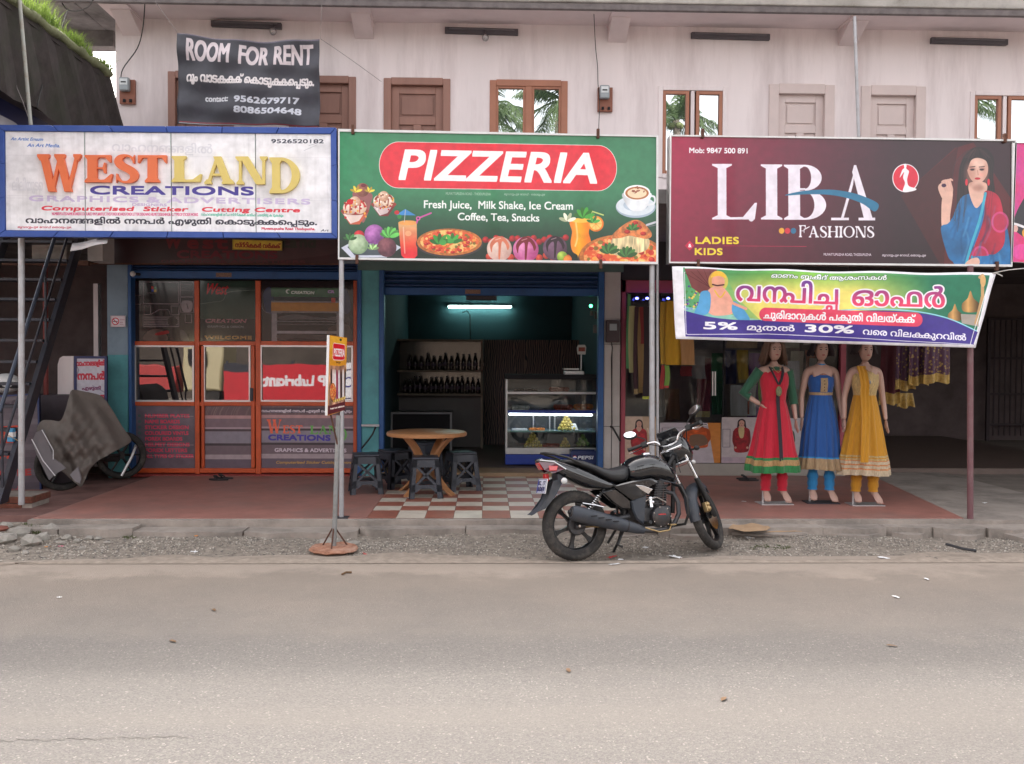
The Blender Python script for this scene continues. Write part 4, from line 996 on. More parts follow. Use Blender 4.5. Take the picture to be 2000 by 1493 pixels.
tx0, tx1 = X(716, 8.86, 1013), X(1190, 12.1, 930)
rc = [atz(1902, 1019, PZ), atz(1735, 938, PZ)]
fl.prismz([(xL+.02, PY0+.08), (tx0-.003, PY0+.08), (tx0-.003, 12.3), (xL+.02, 12.3)], PZ-.006, PZ)
fl.prismz([(tx1+.003, PY0+.08), (rc[0].x, PY0+.08), (rc[1].x, 12.3), (tx1+.003, 12.3)], PZ-.006, PZ)
struct(fl.build('red_floor', M['porch_red']), 'worn red oxide floor on top of the porch')
TW = (tx1-tx0)/10
ys = [PY0+.08, 9.33] + [9.33+TW*k for k in range(1, 11)]
tl = {}
for j in range(len(ys)-1):
    if ys[j] > 12.2: break
    y0, y1 = ys[j], min(ys[j+1], 12.25)
    for i in range(10):
        x0 = tx0+i*TW; q = MB().box(x0+.002, x0+TW-.002, y0+.002, y1-.002, PZ-.012, PZ+random.uniform(-.0004, .0012))
        q.build('tile', M['tile_red'] if (i+j) % 2 == 0 else M['tile_white'], porch)
mk('grout', (.16,.13,.11), rough=1)
MB().box(tx0, tx1, ys[0], 12.25, PZ-.006, PZ-.002).build('grout_bed', M['grout'], porch)
# red threshold and floors inside
struct(MB().box(-9, 9, 12.55, 26, -.06, PZ+.05).build('shop_floor', mk('floor_in', (.14,.10,.085), rough=.5, var=.15)), 'dull brown floor inside the shops')
pf = MB().prismz([(rc[0].x+.004, PY0+.08), (14, PY0-.6), (14, 26), (rc[1].x, 26), (rc[1].x+.004, 12.3)], -.05, PZ-.03)
struct(pf.build('parking_floor', mk('park_floor', (.26,.22,.19), rough=.9, var=.25, scale=2, dirt=(.09,.075,.065), dscale=1.2, damt=.7, bump=.4, bscale=20)), 'grey concrete floor of the open passage on the right')
struct(MB().prismz([(xR+.2, 8.2), (14, 7.7), (14, 9.2), (xR+.1, 8.75)], -.05, .055).build('driveway', M['concrete']), 'concrete ramp up to the passage')
struct(MB().box(-14, xL-.05, 9.2, 26, -.05, .10).build('side_floor', mk('side_floor', (.22,.115,.10), rough=.95, var=.3)), 'dark floor under the iron stairs')
# ------------------------------------------------------------------ the two-storey shop building
YB = 12.1; CEIL = 3.22; UPF = 3.36; TOP = 6.02
bld = thing('shop_building', 'two storey shop row with pinkish white upper wall and concrete roof slab', 'building', (0, YB, 0))
xE = X(226, YB, 150)                          # left corner of the upper wall
XR = 16.0
# openings of the upper floor: (kind, px left, px right, py top)
doors = [('brown', 330, 455, 141), ('brown', 566, 694, 150), ('brown', 751, 878, 154), ('pink', 1503, 1628, 166), ('pink', 1683, 1806, 169)]
wins = [(958, 1107, 158), (1287, 1419, 170), (1896, 2030, 180)]
ops = []
for k, a, b, t in doors: ops.append((X(a, YB, 200), X(b, YB, 200), UPF, Z(t, YB, (a+b)/2)))
for a, b, t in wins: ops.append((X(a, YB, 200), X(b, YB, 200), Z(347 if a < 1500 else 350, YB, a), Z(t, YB, (a+b)/2)))
def wall_with_holes(mb, x0, x1, z0, z1, y0, y1, holes):
    xs = sorted({x0, x1, *[h[0] for h in holes], *[h[1] for h in holes]})
    for a, b in zip(xs[:-1], xs[1:]):
        hs = sorted([h for h in holes if h[0] <= a+1e-6 and h[1] >= b-1e-6], key=lambda h: h[2]); z = z0
        for h in hs:
            if h[2] > z+1e-6: mb.box(a, b, y0, y1, z, h[2])
            z = h[3]
        if z < z1: mb.box(a, b, y0, y1, z, z1)
w_ = MB(); wall_with_holes(w_, xE, XR, CEIL+.1, TOP, YB, YB+.22, ops); w_.build('upper_wall', M['wall'], bld)
sl = MB().box(xE-.3, XR, YB-.62, YB+8, TOP, TOP+.15).box(xE-1.3, xE-.3, YB-.62, YB+.7, TOP, TOP+.15); sl.build('roof_slab', M['slab'], bld, bevel=.02)
MB().box(xE-1.3, XR, YB-.66, YB-.60, TOP-.045, TOP+.035).build('drip_edge', mk('drip', (.16,.14,.14), rough=.95, var=.3, scale=6), bld, bevel=.01)
MB().box(xE-1.3, XR, YB-.68, YB-.60, TOP+.036, TOP+.5).build('slab_edge', mk('slab_face', (.40,.375,.35), rough=.95, var=.3, scale=5, bump=.4, bscale=14, dirt=(.13,.12,.10), dscale=2.5, damt=.9), bld, bevel=.015)
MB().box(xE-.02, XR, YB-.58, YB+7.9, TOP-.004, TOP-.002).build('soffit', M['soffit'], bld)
MB().box(xE-.0, xE+.2, YB+.22, YB+7.8, CEIL+.1, TOP-.01).build('side_wall', M['wall'], bld)
for px in (258, 712, 1205, 1655):
    x = X(px, YB, 40); MB().prism([(0,0)]*0 or [(x-.14, TOP-.006), (x+.14, TOP-.006), (x+.14, TOP-.03), (x-.14, TOP-.03)], YB-.56, YB+.001).build('roof_beam', M['soffit'], bld)
    h = MB(); h.loft([[(x-.12, YB-.4, TOP-.03), (x+.12, YB-.4, TOP-.03), (x+.12, YB-.4, TOP-.04), (x-.12, YB-.4, TOP-.04)], [(x-.12, YB-.002, TOP-.03), (x+.12, YB-.002, TOP-.03), (x+.12, YB-.002, TOP-.22), (x-.12, YB-.002, TOP-.22)]]); h.build('haunch', M['soffit'], bld)
# walkway slab between the storeys, out to the signs
MB().box(X(215, YB), XR, 9.15, YB+9, CEIL, UPF).build('walkway_slab', M['slab'], bld)
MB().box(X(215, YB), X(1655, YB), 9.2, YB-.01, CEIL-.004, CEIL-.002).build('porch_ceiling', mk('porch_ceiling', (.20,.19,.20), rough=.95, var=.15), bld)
# doors
for (k, a, b, t), (x0, x1, z0, z1) in zip(doors, ops):
    fm = M['door_brown'] if k == 'brown' else M['door_pink']; pm_ = M['door_panel'] if k == 'brown' else M['door_pink']
    t_ = .085 if k == 'brown' else .12
    d = MB().box(x0+t_, x1-t_, YB+.07, YB+.10, z0, z1-t_).build('door', pm_, bld); 
    d['label'] = ('brown panelled wooden door' if k == 'brown' else 'pinkish white panelled door')
    f = MB().box(x0-.01, x0+t_, YB-.02, YB+.12, z0, z1).box(x1-t_, x1+.01, YB-.02, YB+.12, z0, z1).box(x0+t_, x1-t_, YB-.02, YB+.12, z1-t_, z1+.01); f.build('door_frame', fm, d, bevel=.008)
    wx = x1-x0-2*t_; ph = .10; xa, xb = x0+t_, x1-t_; zt = z1-t_
    def rail(mb, a0, a1, b0, b1): mb.box(a0, a1, YB+.045, YB+.069, b0, b1)
    r_ = MB(); rail(r_, xa, xa+ph, z0, zt); rail(r_, xb-ph, xb, z0, zt); rail(r_, xa+ph, xb-ph, zt-.1, zt); rail(r_, xa+ph, xb-ph, zt-.50, zt-.40); rail(r_, (xa+xb)/2-.05, (xa+xb)/2+.05, z0, zt-.50)
    r_.build('door_rail', fm, d, bevel=.005)
    for (p0, p1, q0, q1) in ((xa+ph, xb-ph, zt-.40, zt-.10), (xa+ph, (xa+xb)/2-.05, z0, zt-.5), ((xa+xb)/2+.05, xb-ph, z0, zt-.5)):
        MB().box(p0+.03, p1-.03, YB+.055, YB+.069, q0+.03, q1-.03).build('door_panel', pm_, d, bevel=.01)
M['mirror_glass'] = glassmat('mirror_glass', tint=(.05,.07,.07), refl=.62, rough=.01, rtint=(.92,.97,1))
for i, ((a, b, t), (x0, x1, z0, z1)) in enumerate(zip(wins, ops[5:])):
    cxm = (x0+x1)/2; fw = .075 if i == 0 else .05
    wf = MB().box(x0-.01, x0+fw, YB-.015, YB+.1, z0, z1).box(x1-fw, x1+.01, YB-.015, YB+.1, z0, z1).box(x0+fw, x1-fw, YB-.015, YB+.1, z1-fw, z1+.01).box(x0+fw, x1-fw, YB-.015, YB+.1, z0-.01, z0+fw)
    if i == 0: wf.box(cxm-.045, cxm+.045, YB-.012, YB+.09, z0+fw, z1-fw)
    else: wf.box(cxm-.025, cxm+.025, YB+.0, YB+.09, z0+fw, z1-fw)
    wo = wf.build('window', M['win_frame'] if i == 0 else M['wall'], bld, bevel=.006)
    wo['label'] = 'brown framed pair of mirrored panes reflecting a palm'
    for s_, (p0, p1) in enumerate(((x0+fw, cxm-.045), (cxm+.045, x1-fw))):
        q = .028 if i == 0 else .045
        sh = MB().box(p0, p0+q, YB-.0, YB+.05, z0+fw, z1-fw).box(p1-q, p1, YB-.0, YB+.05, z0+fw, z1-fw).box(p0+q, p1-q, YB-.0, YB+.05, z1-fw-q, z1-fw).box(p0+q, p1-q, YB-.0, YB+.05, z0+fw, z0+fw+q)
        sh.build('sash', M['win_frame'], wo, bevel=.004)
        c_ = ((p0+p1)/2, (z0+z1)/2); tl_ = R(random.uniform(-.5, .5)); 
        MB().quad((p0+q, YB+.03, z0+fw+q), (p1-q, YB+.03+.004*s_, z0+fw+q), (p1-q, YB+.03+.004*s_, z1-fw-q), (p0+q, YB+.03, z1-fw-q)).build('pane', M['mirror_glass'], wo)
# dark air behind unseen rooms is closed off
MB().box(xE+.2, XR, YB+.4, YB+.45, UPF, TOP-.01).build('room_back', M['dark'], bld)

# ---- ground floor piers
def pier(name, pa, pb, m1, m2=None, split=730, y0=YB-.05, y1=YB+.35):
    xa, xb = X(pa, y0), X(pb, y0)
    if m2 is None: return MB().box(xa, xb, y0, y1, 0, CEIL-.006).build(name, m1, bld)
    zs = Z(split, y0); MB().box(xa, xb, y0, y1, zs, CEIL-.006).build(name, m1, bld); return MB().box(xa, xb, y0, y1, 0, zs-.001).build(name, m2, bld)
pier('pier', 210, 250, M['bluegrey'], M['turq'], 697)
pier('pier', 706, 740, M['turq'])
pier('pier', 1180, 1211, M['wall_low'])
for z in (Z(672, YB-.05), Z(833, YB-.05)): MB().box(X(1180, YB-.05), X(1211, YB-.05), YB-.056, YB-.051, z, z+.006).build('joint', M['dark'], bld)
xa = X(1195, YB-.05); MB().box(xa, xa+.006, YB-.056, YB-.051, .2, Z(680, YB-.05)).build('joint', M['dark'], bld)
# side and dividing walls of the shop rooms
BK = 17.3
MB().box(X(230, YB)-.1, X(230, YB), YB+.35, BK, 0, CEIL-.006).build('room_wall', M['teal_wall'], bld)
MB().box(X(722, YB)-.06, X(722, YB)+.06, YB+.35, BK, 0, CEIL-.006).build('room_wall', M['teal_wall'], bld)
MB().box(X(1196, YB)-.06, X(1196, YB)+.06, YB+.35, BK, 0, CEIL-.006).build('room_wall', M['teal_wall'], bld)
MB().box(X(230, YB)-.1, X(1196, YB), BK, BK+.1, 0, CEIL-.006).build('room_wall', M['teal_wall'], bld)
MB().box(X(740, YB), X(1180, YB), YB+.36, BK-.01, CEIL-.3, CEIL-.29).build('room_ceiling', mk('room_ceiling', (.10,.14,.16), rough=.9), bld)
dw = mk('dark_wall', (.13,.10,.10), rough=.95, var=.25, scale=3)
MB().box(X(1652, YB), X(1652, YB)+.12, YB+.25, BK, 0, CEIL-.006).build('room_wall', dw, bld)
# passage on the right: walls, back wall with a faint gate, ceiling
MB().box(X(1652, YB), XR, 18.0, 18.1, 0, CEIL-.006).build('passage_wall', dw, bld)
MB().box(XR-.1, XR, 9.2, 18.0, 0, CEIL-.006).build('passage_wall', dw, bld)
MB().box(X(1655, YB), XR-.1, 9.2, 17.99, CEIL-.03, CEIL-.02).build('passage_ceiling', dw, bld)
gt = MB()
gx0, gx1 = X(1930, 17.8), X(2060, 17.8)
for x in (gx0, gx1): gt.box(x-.03, x+.03, 17.76, 17.82, .1, 2.5)
for z in (.4, 1.0, 1.7, 2.47): gt.box(gx0, gx1, 17.77, 17.81, z, z+.04)
for i in range(12): gt.box(gx0+(gx1-gx0)*i/12, gx0+(gx1-gx0)*i/12+.02, 17.78, 17.80, .2, 2.5)
gt.build('passage_gate', mk('gate_iron', (.05,.035,.04), rough=.7), bld)
# beam across the front of the pizza shop and over the sticker shop
MB().box(X(700, YB-.04), X(1215, YB-.04), YB-.12, YB-.055, Z(530, YB-.1), CEIL-.006).build('lintel', mk('lintel', (.10,.16,.15), rough=.8, var=.15), bld)
MB().box(X(180, YB-.02), X(700, YB-.02), YB-.04, YB+.1, Z(518, YB), CEIL-.006).build('lintel', M['bluegrey'], bld)
# rolling shutters, wound up: curved slats and a bottom bar
def shutter(pa, pb, pt, pb_, n, y, label):
    s = thing('rolling_shutter', label, 'shutter', (X((pa+pb)/2, y), y, Z(pb_, y)))
    x0, x1 = X(pa, y), X(pb, y); z0, z1 = Z(pb_, y), Z(pt, y); dz = (z1-z0)/n
    MB().box(x0, x1, y-.03, y+.03, z0-.0, z0+.10).build('bottom_bar', M['blue'], s, bevel=.008)
    me = None
    for i in range(n):
        zz = z0+.10+i*(z1-z0-.10)/n; h = (z1-z0-.10)/n
        prof = [(x0, y, zz)]
        q = MB().loft([[(x0, y+.012-.03*math.sin(math.pi*k/6), zz+h*.94*k/6) for k in range(7)], [(x1, y+.012-.03*math.sin(math.pi*k/6), zz+h*.94*k/6) for k in range(7)]], caps=False, closed=False)
        q.build('slat', M['shutter'], s, smooth=180)
    pl = MB().box((x0+x1)/2-.36, (x0+x1)/2-.16, y-.034, y-.031, z0+.02, z0+.075).build('maker_plate', mk('brassplate', (.22,.12,.08), rough=.5, var=.5, scale=60), s)
    return s
shutter(251, 704, 517, 549, 3, YB-.02, 'dark blue rolling shutter wound up above the orange framed sticker shop')
shutter(750, 1172, 517, 578, 5, YB+.02, 'dark blue rolling shutter wound up above the open pizza shop')
# blue side rails of the shutters
for pa, pb in ((250, 257), (697, 706), (740, 750), (1168, 1180)):
    MB().box(X(pa, YB-.08)+.002, X(pb, YB-.08)-.002, YB-.08, YB+.08, PZ+.002, Z(518, YB)).build('shutter_rail', M['blue'], bld, bevel=.006)
MB().box(X(250, YB), X(706, YB), YB-.06, YB+.5, PZ-.02, Z(928, YB-.06)).build('threshold', M['redstone'], bld, bevel=.01)
MB().box(X(740, YB), X(1180, YB), YB-.1, YB+.5, PZ-.02, PZ+.05).build('threshold', mk('thr_wood', (.30,.20,.12), rough=.6, var=.2), bld, bevel=.01)

# ------------------------------------------------------------------ sticker shop front: orange frames and printed panes
front = thing('orange_shopfront', 'orange framed glazed front of the sticker shop with printed panes', 'shop front', (X(480, YB), YB, PZ))
YF = YB+.06
def bar(pa, pb, ya, yb, m_=None, name='frame_bar', y0=YF-.03, y1=YF+.03, par=front):
    return MB().box(X(pa, y0), X(pb, y0), y0, y1, Z(yb, y0, (pa+pb)/2), Z(ya, y0, (pa+pb)/2)).build(name, m_ or M['orange'], par, bevel=.004)
for a, b in ((257.5, 263), (380, 389), (499, 509), (690, 697)): bar(a, b, 548.5, 927)
for a, b in ((263, 380), (389, 499), (509, 690)):
    for c, d in ((667, 675), (785, 793), (915, 924)): bar(a+.2, b-.2, c, d, y0=YF-.026, y1=YF+.026)
for a, b in ((392.5, 398), (490, 497)): bar(a, b, 676, 914, y0=YF-.034, y1=YF+.01, name='door_stile')
panes = [((263, 380), (549, 667), art_pane_pc()), ((389, 499), (549, 667), art_pane_west()), ((509, 690), (549, 667), art_pane_plotter()),
         ((263, 380), (793, 915), art_pane_list()), ((398, 490), (793, 915), art_pane_door()), ((509, 690), (793, 915), art_pane_brand())]
def printed(name, x0, x1, y, z0, z1, art, par, rough=.15, coat=0.0, dark=1.0, th=.01):
    m_ = art.material('print_'+name, rough=rough, coat=coat, dark=dark)
    mb = MB().quad((x0, y, z0), (x1, y, z0), (x1, y, z1), (x0, y, z1), uv=True)
    o = mb.build(name, m_, par, fix=False)
    if th: MB().box(x0, x1, y+.002, y+th, z0, z1).build('back_plate', M['dark'], o if par is not None else None) if False else None
    return o
for i, ((a, b), (c, d), art) in enumerate(panes):
    printed('printed_pane', X(a, YF), X(b, YF), YF, Z(d, YF, (a+b)/2), Z(c, YF, (a+b)/2), art, front, rough=.12 if i < 3 else .35, coat=.6 if i < 3 else .2, dark=.9 if i < 3 else 1.25)
M['shop_glass'] = glassmat('shop_glass', tint=(.02,.018,.02), refl=.10, rough=.012)
for a, b in ((263, 380), (398, 490), (509, 690)):
    x0, x1, z0, z1 = X(a, YF), X(b, YF), Z(785, YF, (a+b)/2), Z(675, YF, (a+b)/2)
    MB().quad((x0, YF, z0), (x1, YF, z0), (x1, YF, z1), (x0, YF, z1)).build('mirror_pane', M['shop_glass'], front)
    q = .022; e = YF-.028
    MB().box(x0, x1, e, YF-.005, z0, z0+q).box(x0, x1, e, YF-.005, z1-q, z1).box(x0, x0+q, e, YF-.005, z0+q, z1-q).box(x1-q, x1, e, YF-.005, z0+q, z1-q).build('inner_frame', M['aluminium'], front)
hx = X(493, YF); MB().box(hx-.02, hx+.02, YF-.06, YF-.034, Z(785, YF), Z(760, YF)).build('door_lock', M['steel_dark'], front, bevel=.006)
MB().box(X(262, YF), X(692, YF), YF+.035, YF+.05, PZ, Z(548, YF)).build('inner_screen', M['dark'], front)
lb = thing('shop_lamp', 'small round white lamp at the left top corner of the orange shop front', 'lamp', (X(262, YB-.1), YB-.1, Z(541, YB-.1)))
o = wloc(lb); MB().ball((o.x, o.y-.03, o.z), .035).build('bulb', M['white_metal'], lb, smooth=180); MB().cyl((o.x+.02, o.y, o.z), (o.x+.06, o.y+.05, o.z), .02).build('holder', M['dark'], lb, smooth=40)

# board behind the sticker shop's sign
art = art_backboard()
def flat_board(name, label, cat, corners, Y, art, frame_m, fw=.02, depth=.04, rough=.4, coat=0, dark=1.0, bump=0, face='face', back=None, emit=0):
    """a board through four survey corners (TL,TR,BR,BL) standing at distance Y"""
    c = [at(px, py, Y) for px, py in corners]
    t = thing(name, label, cat, ((c[0].x+c[1].x)/2, Y, c[2].z))
    tl_, tr, br, bl = c
    f = Vector((0, .004, 0))
    MB().quad(bl+f, br+f, tr+f, tl_+f, uv=True).build(face, art.material('print_'+name, rough=rough, coat=coat, dark=dark, bump=bump), t, fix=False)
    inn = [tl_+Vector((fw,0,-fw)), tr+Vector((-fw,0,-fw)), br+Vector((-fw,0,fw)), bl+Vector((fw,0,fw))]
    out = [tl_, tr, br, bl]
    for i in range(4):
        j = (i+1) % 4
        a, b, c_, d = out[i], out[j], inn[j], inn[i]; s_ = Vector((0, -.008, 0)); e = Vector((0, depth, 0))
        MB().loft([[a+s_, b+s_, c_+s_, d+s_], [a+e, b+e, c_+e, d+e]]).build('frame_bar', frame_m, t)
    h = Vector((0, depth, 0)); k = Vector((0, .012, 0))
    MB().loft([[tl_+k, tr+k, br+k, bl+k], [tl_+h, tr+h, br+h, bl+h]]).build('back_panel', back or M['steel_dark'], t)
    return t
flat_board('shop_board', 'old dark maroon name board half hidden behind the white sign', 'sign', [(175,455),(662,462),(662,518),(175,517)], 11.85, art, M['rusty'], fw=.02, rough=.4, dark=.8)
flat_board('sticker_notice', 'small yellow notice with red lettering on the maroon board below the white sign', 'notice', [(454,468),(551,471),(551,490),(454,488)], 11.80, art_yellow(), mk('yel', (.5,.36,.08)), fw=.004, depth=.012)
# ------------------------------------------------------------------ the big boards hung from the walkway slab
YS = 8.9
c1 = lambda x, y: (x/2.985, y/2.985)
c2 = lambda x, y: (640+x/2.871, y/2.871)
c3 = lambda x, y: (1280+x/2.765, y/2.765)
c4 = lambda x, y: (1300+x/3.03, 500+y/3.03)
def sheet_pt(art, cf, u, v, Y):
    q = art.hi @ np.array([u*art.W, (1-v)*art.H, 1.0]); px, py = cf(q[0]/q[2], q[1]/q[2]); return at(px, py, Y)

# white board of the sticker shop with raised letters
aw = art_westland(); mw = aw.material('print_westland', rough=.35, coat=.1)
ws = thing('sticker_shop_sign', 'white sign with raised orange and yellow letters in a blue frame', 'sign', (X(330, YS), YS, Z(460, YS, 330)))
us = [0] + [(x-32)/1896 for x in (494, 997, 1489)] + [1]
for a, b in zip(us[:-1], us[1:]):
    a_, b_ = a+(.0009 if a else 0), b-(.0009 if b < 1 else 0)
    P = [sheet_pt(aw, c1, a_, 0, YS), sheet_pt(aw, c1, b_, 0, YS), sheet_pt(aw, c1, b_, 1, YS), sheet_pt(aw, c1, a_, 1, YS)]
    mb = MB(); mb.uv[0] = [(a_, 0), (b_, 0), (b_, 1), (a_, 1)]; mb.add(P, [(0,1,2,3)])
    h = [p+Vector((0, .012, 0)) for p in P]; mb.add(P+h, [(1,0,4,5),(2,1,5,6),(3,2,6,7),(0,3,7,4),(4,7,6,5)])
    mb.build('face_panel', mw, ws, fix=False)
OUT = [(-8,245),(657,250.5),(659,466),(-6,463)]; INN = [(9.5,256.5),(646.5,262.5),(648,456),(11,450.5)]
mk('blue_paint', (.035,.085,.34), rough=.6, var=.12, scale=3, dirt=(.10,.16,.42), dscale=1.3, damt=.55)
def seg_frame(o0, o1, i0, i1, n):
    for k in range(n):
        f0, f1 = k/n+.0012, (k+1)/n-.0012
        L = lambda p, q, f: (p[0]+(q[0]-p[0])*f, p[1]+(q[1]-p[1])*f)
        q = [at(*L(o0, o1, f0), YS), at(*L(o0, o1, f1), YS), at(*L(i0, i1, f1), YS), at(*L(i0, i1, f0), YS)]
        j = Vector((0, -.022+.004*random.random(), 0))
        MB().loft([[p+j for p in q], [p+Vector((0,.07,0)) for p in q]]).build('frame_bar', M['blue_paint'], ws, bevel=.003)
seg_frame(OUT[0], OUT[1], INN[0], INN[1], 6); seg_frame(OUT[3], OUT[2], INN[3], INN[2], 6)
seg_frame(OUT[0], OUT[3], INN[0], INN[3], 3); seg_frame(OUT[1], OUT[2], INN[1], INN[2], 3)
q = [at(*p, YS)+Vector((0,.02,0)) for p in OUT]; MB().loft([q, [p+Vector((0,.07,0)) for p in q]]).build('back_panel', M['steel_dark'], ws)
mk('foam_orange', (.80,.18,.065), rough=.5, var=.06); mk('foam_yellow', (.72,.57,.17), rough=.5, var=.06)
for ch, x0, x1, yt, yb, m_, st in (('W',228,492,905,1122,'foam_orange',.2),('E',503,668,910,1068,'foam_orange',.24),('S',678,808,908,1070,'foam_orange',.24),('T',812,978,911,1068,'foam_orange',.25),
                               ('L',1008,1178,916,1066,'foam_yellow',.23),('A',1188,1368,918,1078,'foam_yellow',.22),('N',1382,1566,918,1080,'foam_yellow',.22),('D',1576,1760,924,1132,'foam_yellow',.21)):
    wd, ps = serif(ch, st, .075, .07); mb = MB()
    for k, p in enumerate(ps):
        pts = [at(*c1(x0+a/wd*(x1-x0), yb-b*(yb-yt)), YS) for a, b in ccw(p)]
        mb.prism([(v.x, v.z) for v in pts], YS-.040-.0004*k, YS-.003)
    mb.build('raised_letter', M[m_], ws, fix=False)

def big_board(name, label, art, cf, corners, depth, fm, tilt=0):
    t = thing(name, label, 'sign', (at(*corners[3], YS).x, YS, at(*corners[3], YS).z))
    P = [at(*p, YS) for p in corners]; fw = .026
    m_ = art.material('print_'+name, rough=.3, coat=.25)
    fc = [sheet_pt(art, cf, *uv, YS)+Vector((0, .004, 0)) for uv in ((0,0),(1,0),(1,1),(0,1))]
    MB().quad(*fc, uv=True).build('printed_face', m_, t, fix=False)
    I = [fc[3], fc[2], fc[1], fc[0]]
    for i in range(4):
        j = (i+1) % 4; s_ = Vector((0, -.012, 0)); e = Vector((0, depth, 0)); z_ = Vector((0, -.004, 0))
        MB().loft([[P[i]+s_, P[j]+s_, I[j]+s_+z_, I[i]+s_+z_], [P[i]+e, P[j]+e, I[j]+e, I[i]+e]]).build('frame_bar', fm, t)
    e0 = Vector((0, .02, 0)); e1 = Vector((0, depth, 0))
    MB().loft([[p+e0 for p in P], [p+e1 for p in P]]).build('back_panel', M['aluminium'], t)
    return t
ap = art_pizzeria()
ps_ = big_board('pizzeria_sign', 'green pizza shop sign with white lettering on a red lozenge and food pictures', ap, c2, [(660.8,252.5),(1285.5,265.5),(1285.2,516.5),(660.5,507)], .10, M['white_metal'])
al = art_liba()
ls_ = big_board('fashion_shop_sign', 'maroon fashion shop sign with large white serif letters and a woman in a blue tunic', al, c3, [(1309,264),(1984.5,273),(1976,521.5),(1307,514.5)], .16, M['white_metal'])
for (px, py, up) in ((689,254,1),(1165,262,1),(697,508,0),(1172,517,0),(1368,262,1),(1955,271,1),(1362,517,0),(1944,521,0)):
    y = YS-.014; x = X(px, y); z = Z(py, y, px); par = ps_ if px < 1290 else ls_
    MB().box(x-.014, x+.014, y-.012, y+.03, z-.04, z+.05).build('clamp', M['rusty'], par, bevel=.004)
akp = art_pinkposter()
big_board('pink_poster', 'pink printed board cut off at the right edge beside the fashion sign', akp, lambda x, y: (1900+x/4.67, 240+y/4.67), [(1984.8,279.5),(2020,281),(2018,514),(1976.8,512)], .05, M['white_metal']) if True else None

# cloth banners
mk('white_cloth', (.72,.71,.74), rough=.8)
def cloth_banner(name, label, art, cf, Y, fn, nu, nv, rough=.5, edge=None, bump=.0):
    m_ = art.material('print_'+name, rough=rough, bump=bump, bscale=5)
    def f(u, v):
        p = sheet_pt(art, cf, u, v, Y); d = fn(u, v); return (p.x+d[0], p.y+d[1], p.z+d[2])
    mb = MB().grid(nu, nv, f); o = mb.build(name, m_, None, smooth=180, fix=False)
    tag(o, label, 'banner')
    sol = o.modifiers.new('s', 'SOLIDIFY'); sol.thickness = .0015; return o
ab = art_banner()
def bwave(u, v):
    s_ = math.sin(math.pi*min(1, max(0, v)))
    y = -.05 + .03*math.sin(u*5+v*2)*(1-v)*1.2 + .012*math.sin(u*26+v*7)*(1-v) + .05*max(0, u-.9)*10*(.3+v)*.4 + .012*math.sin(u*16)*(v**6)
    z = -.012*math.sin(math.pi*u)*v + .006*math.sin(u*22)*v**4
    return (0, y, z)
cloth_banner('offer_banner', 'green and violet cloth banner with red Malayalam lettering tied below the maroon fashion sign', ab, c4, YS-.02, bwave, 90, 16)
ar = art_rent()
def rwave(u, v):
    y = .05*math.sin(u*7+v*4)*.5+.02*math.sin(u*17-v*9)+.012*math.sin(v*21+u*3)
    z = -.045*math.sin(math.pi*u)*(v**2)+.004*math.sin(u*19)
    return (0, y, z)
cloth_banner('rent_banner', 'black cloth banner offering a room for rent, hung in front of the upper doors', ar, c1, 11.35, rwave, 60, 40, rough=.55, bump=.35)
def wire(name, pts, r, m_, label, cat, sm=True):
    p = [at(*q) for q in pts]
    if sm and len(p) > 2:
        A = Art.smooth(None, [tuple(v) for v in p], False, 5); p = [tuple(v) for v in A]
    return tag(MB().tube(p, r, 5).build(name, m_, None, smooth=180, world=True), label, cat)
mk('wire_black', (.02,.02,.02), rough=.6); mk('string', (.25,.22,.22), rough=.8); mk('rope_white', (.6,.58,.55), rough=.8)
wire('banner_cord', [(303,3,11.35),(322,30,11.35),(347,64,11.35)], .003, M['string'], 'thin cord from the roof slab to the left corner of the black rent banner', 'cord')
wire('banner_cord', [(626,76,11.4),(680,113,11.7),(745,160,12.05)], .003, M['string'], 'thin cord from the right corner of the black rent banner to the wall', 'cord')
wire('banner_cord', [(628,10,11.4),(627,40,11.4),(626,77,11.38)], .002, M['string'], 'vertical cord from the roof slab to the right corner of the black rent banner', 'cord')
wire('banner_cord', [(1934,536,8.86),(1945,534,8.85),(1958,540,8.84)], .006, M['rope_white'], 'white knotted cord at the top right corner of the offer banner', 'cord')
wire('banner_cord', [(1936,535,8.86),(1968,528,8.8),(2010,524,8.8)], .005, M['rope_white'], 'white cord running right from the offer banner out of view', 'cord')
wire('power_cable', [(283,5,11.5),(279,55,11.8),(268,95,12.0),(240,135,12.04),(236,160,12.02)], .007, M['wire_black'], 'black cable hanging from the roof to the left electricity meter', 'cable')
wire('power_cable', [(1160,28,11.5),(1163,90,12.0),(1167,130,12.05),(1168,165,12.06),(1171,200,12.0),(1169,258,11.9)], .005, M['wire_black'], 'black cable hanging past the right electricity meter down behind the pizza shop sign', 'cable')
wire('power_cable', [(182,0,11.0),(172,14,11.2),(150,22,11.4),(130,18,11.5),(118,0,11.6)], .007, M['wire_black'], 'loop of black cable at the top left corner under the roof', 'cable')
wire('power_cable', [(132,20,11.0),(118,60,10.6),(95,120,10.2),(72,210,9.6)], .006, M['wire_black'], 'black cable slanting down in front of the mossy canopy', 'cable')
wire('power_cable', [(27,60,9.4),(28,150,9.4),(45,200,9.4),(60,243,9.4)], .004, M['string'], 'thin grey wire hanging in front of the mossy canopy', 'cable')
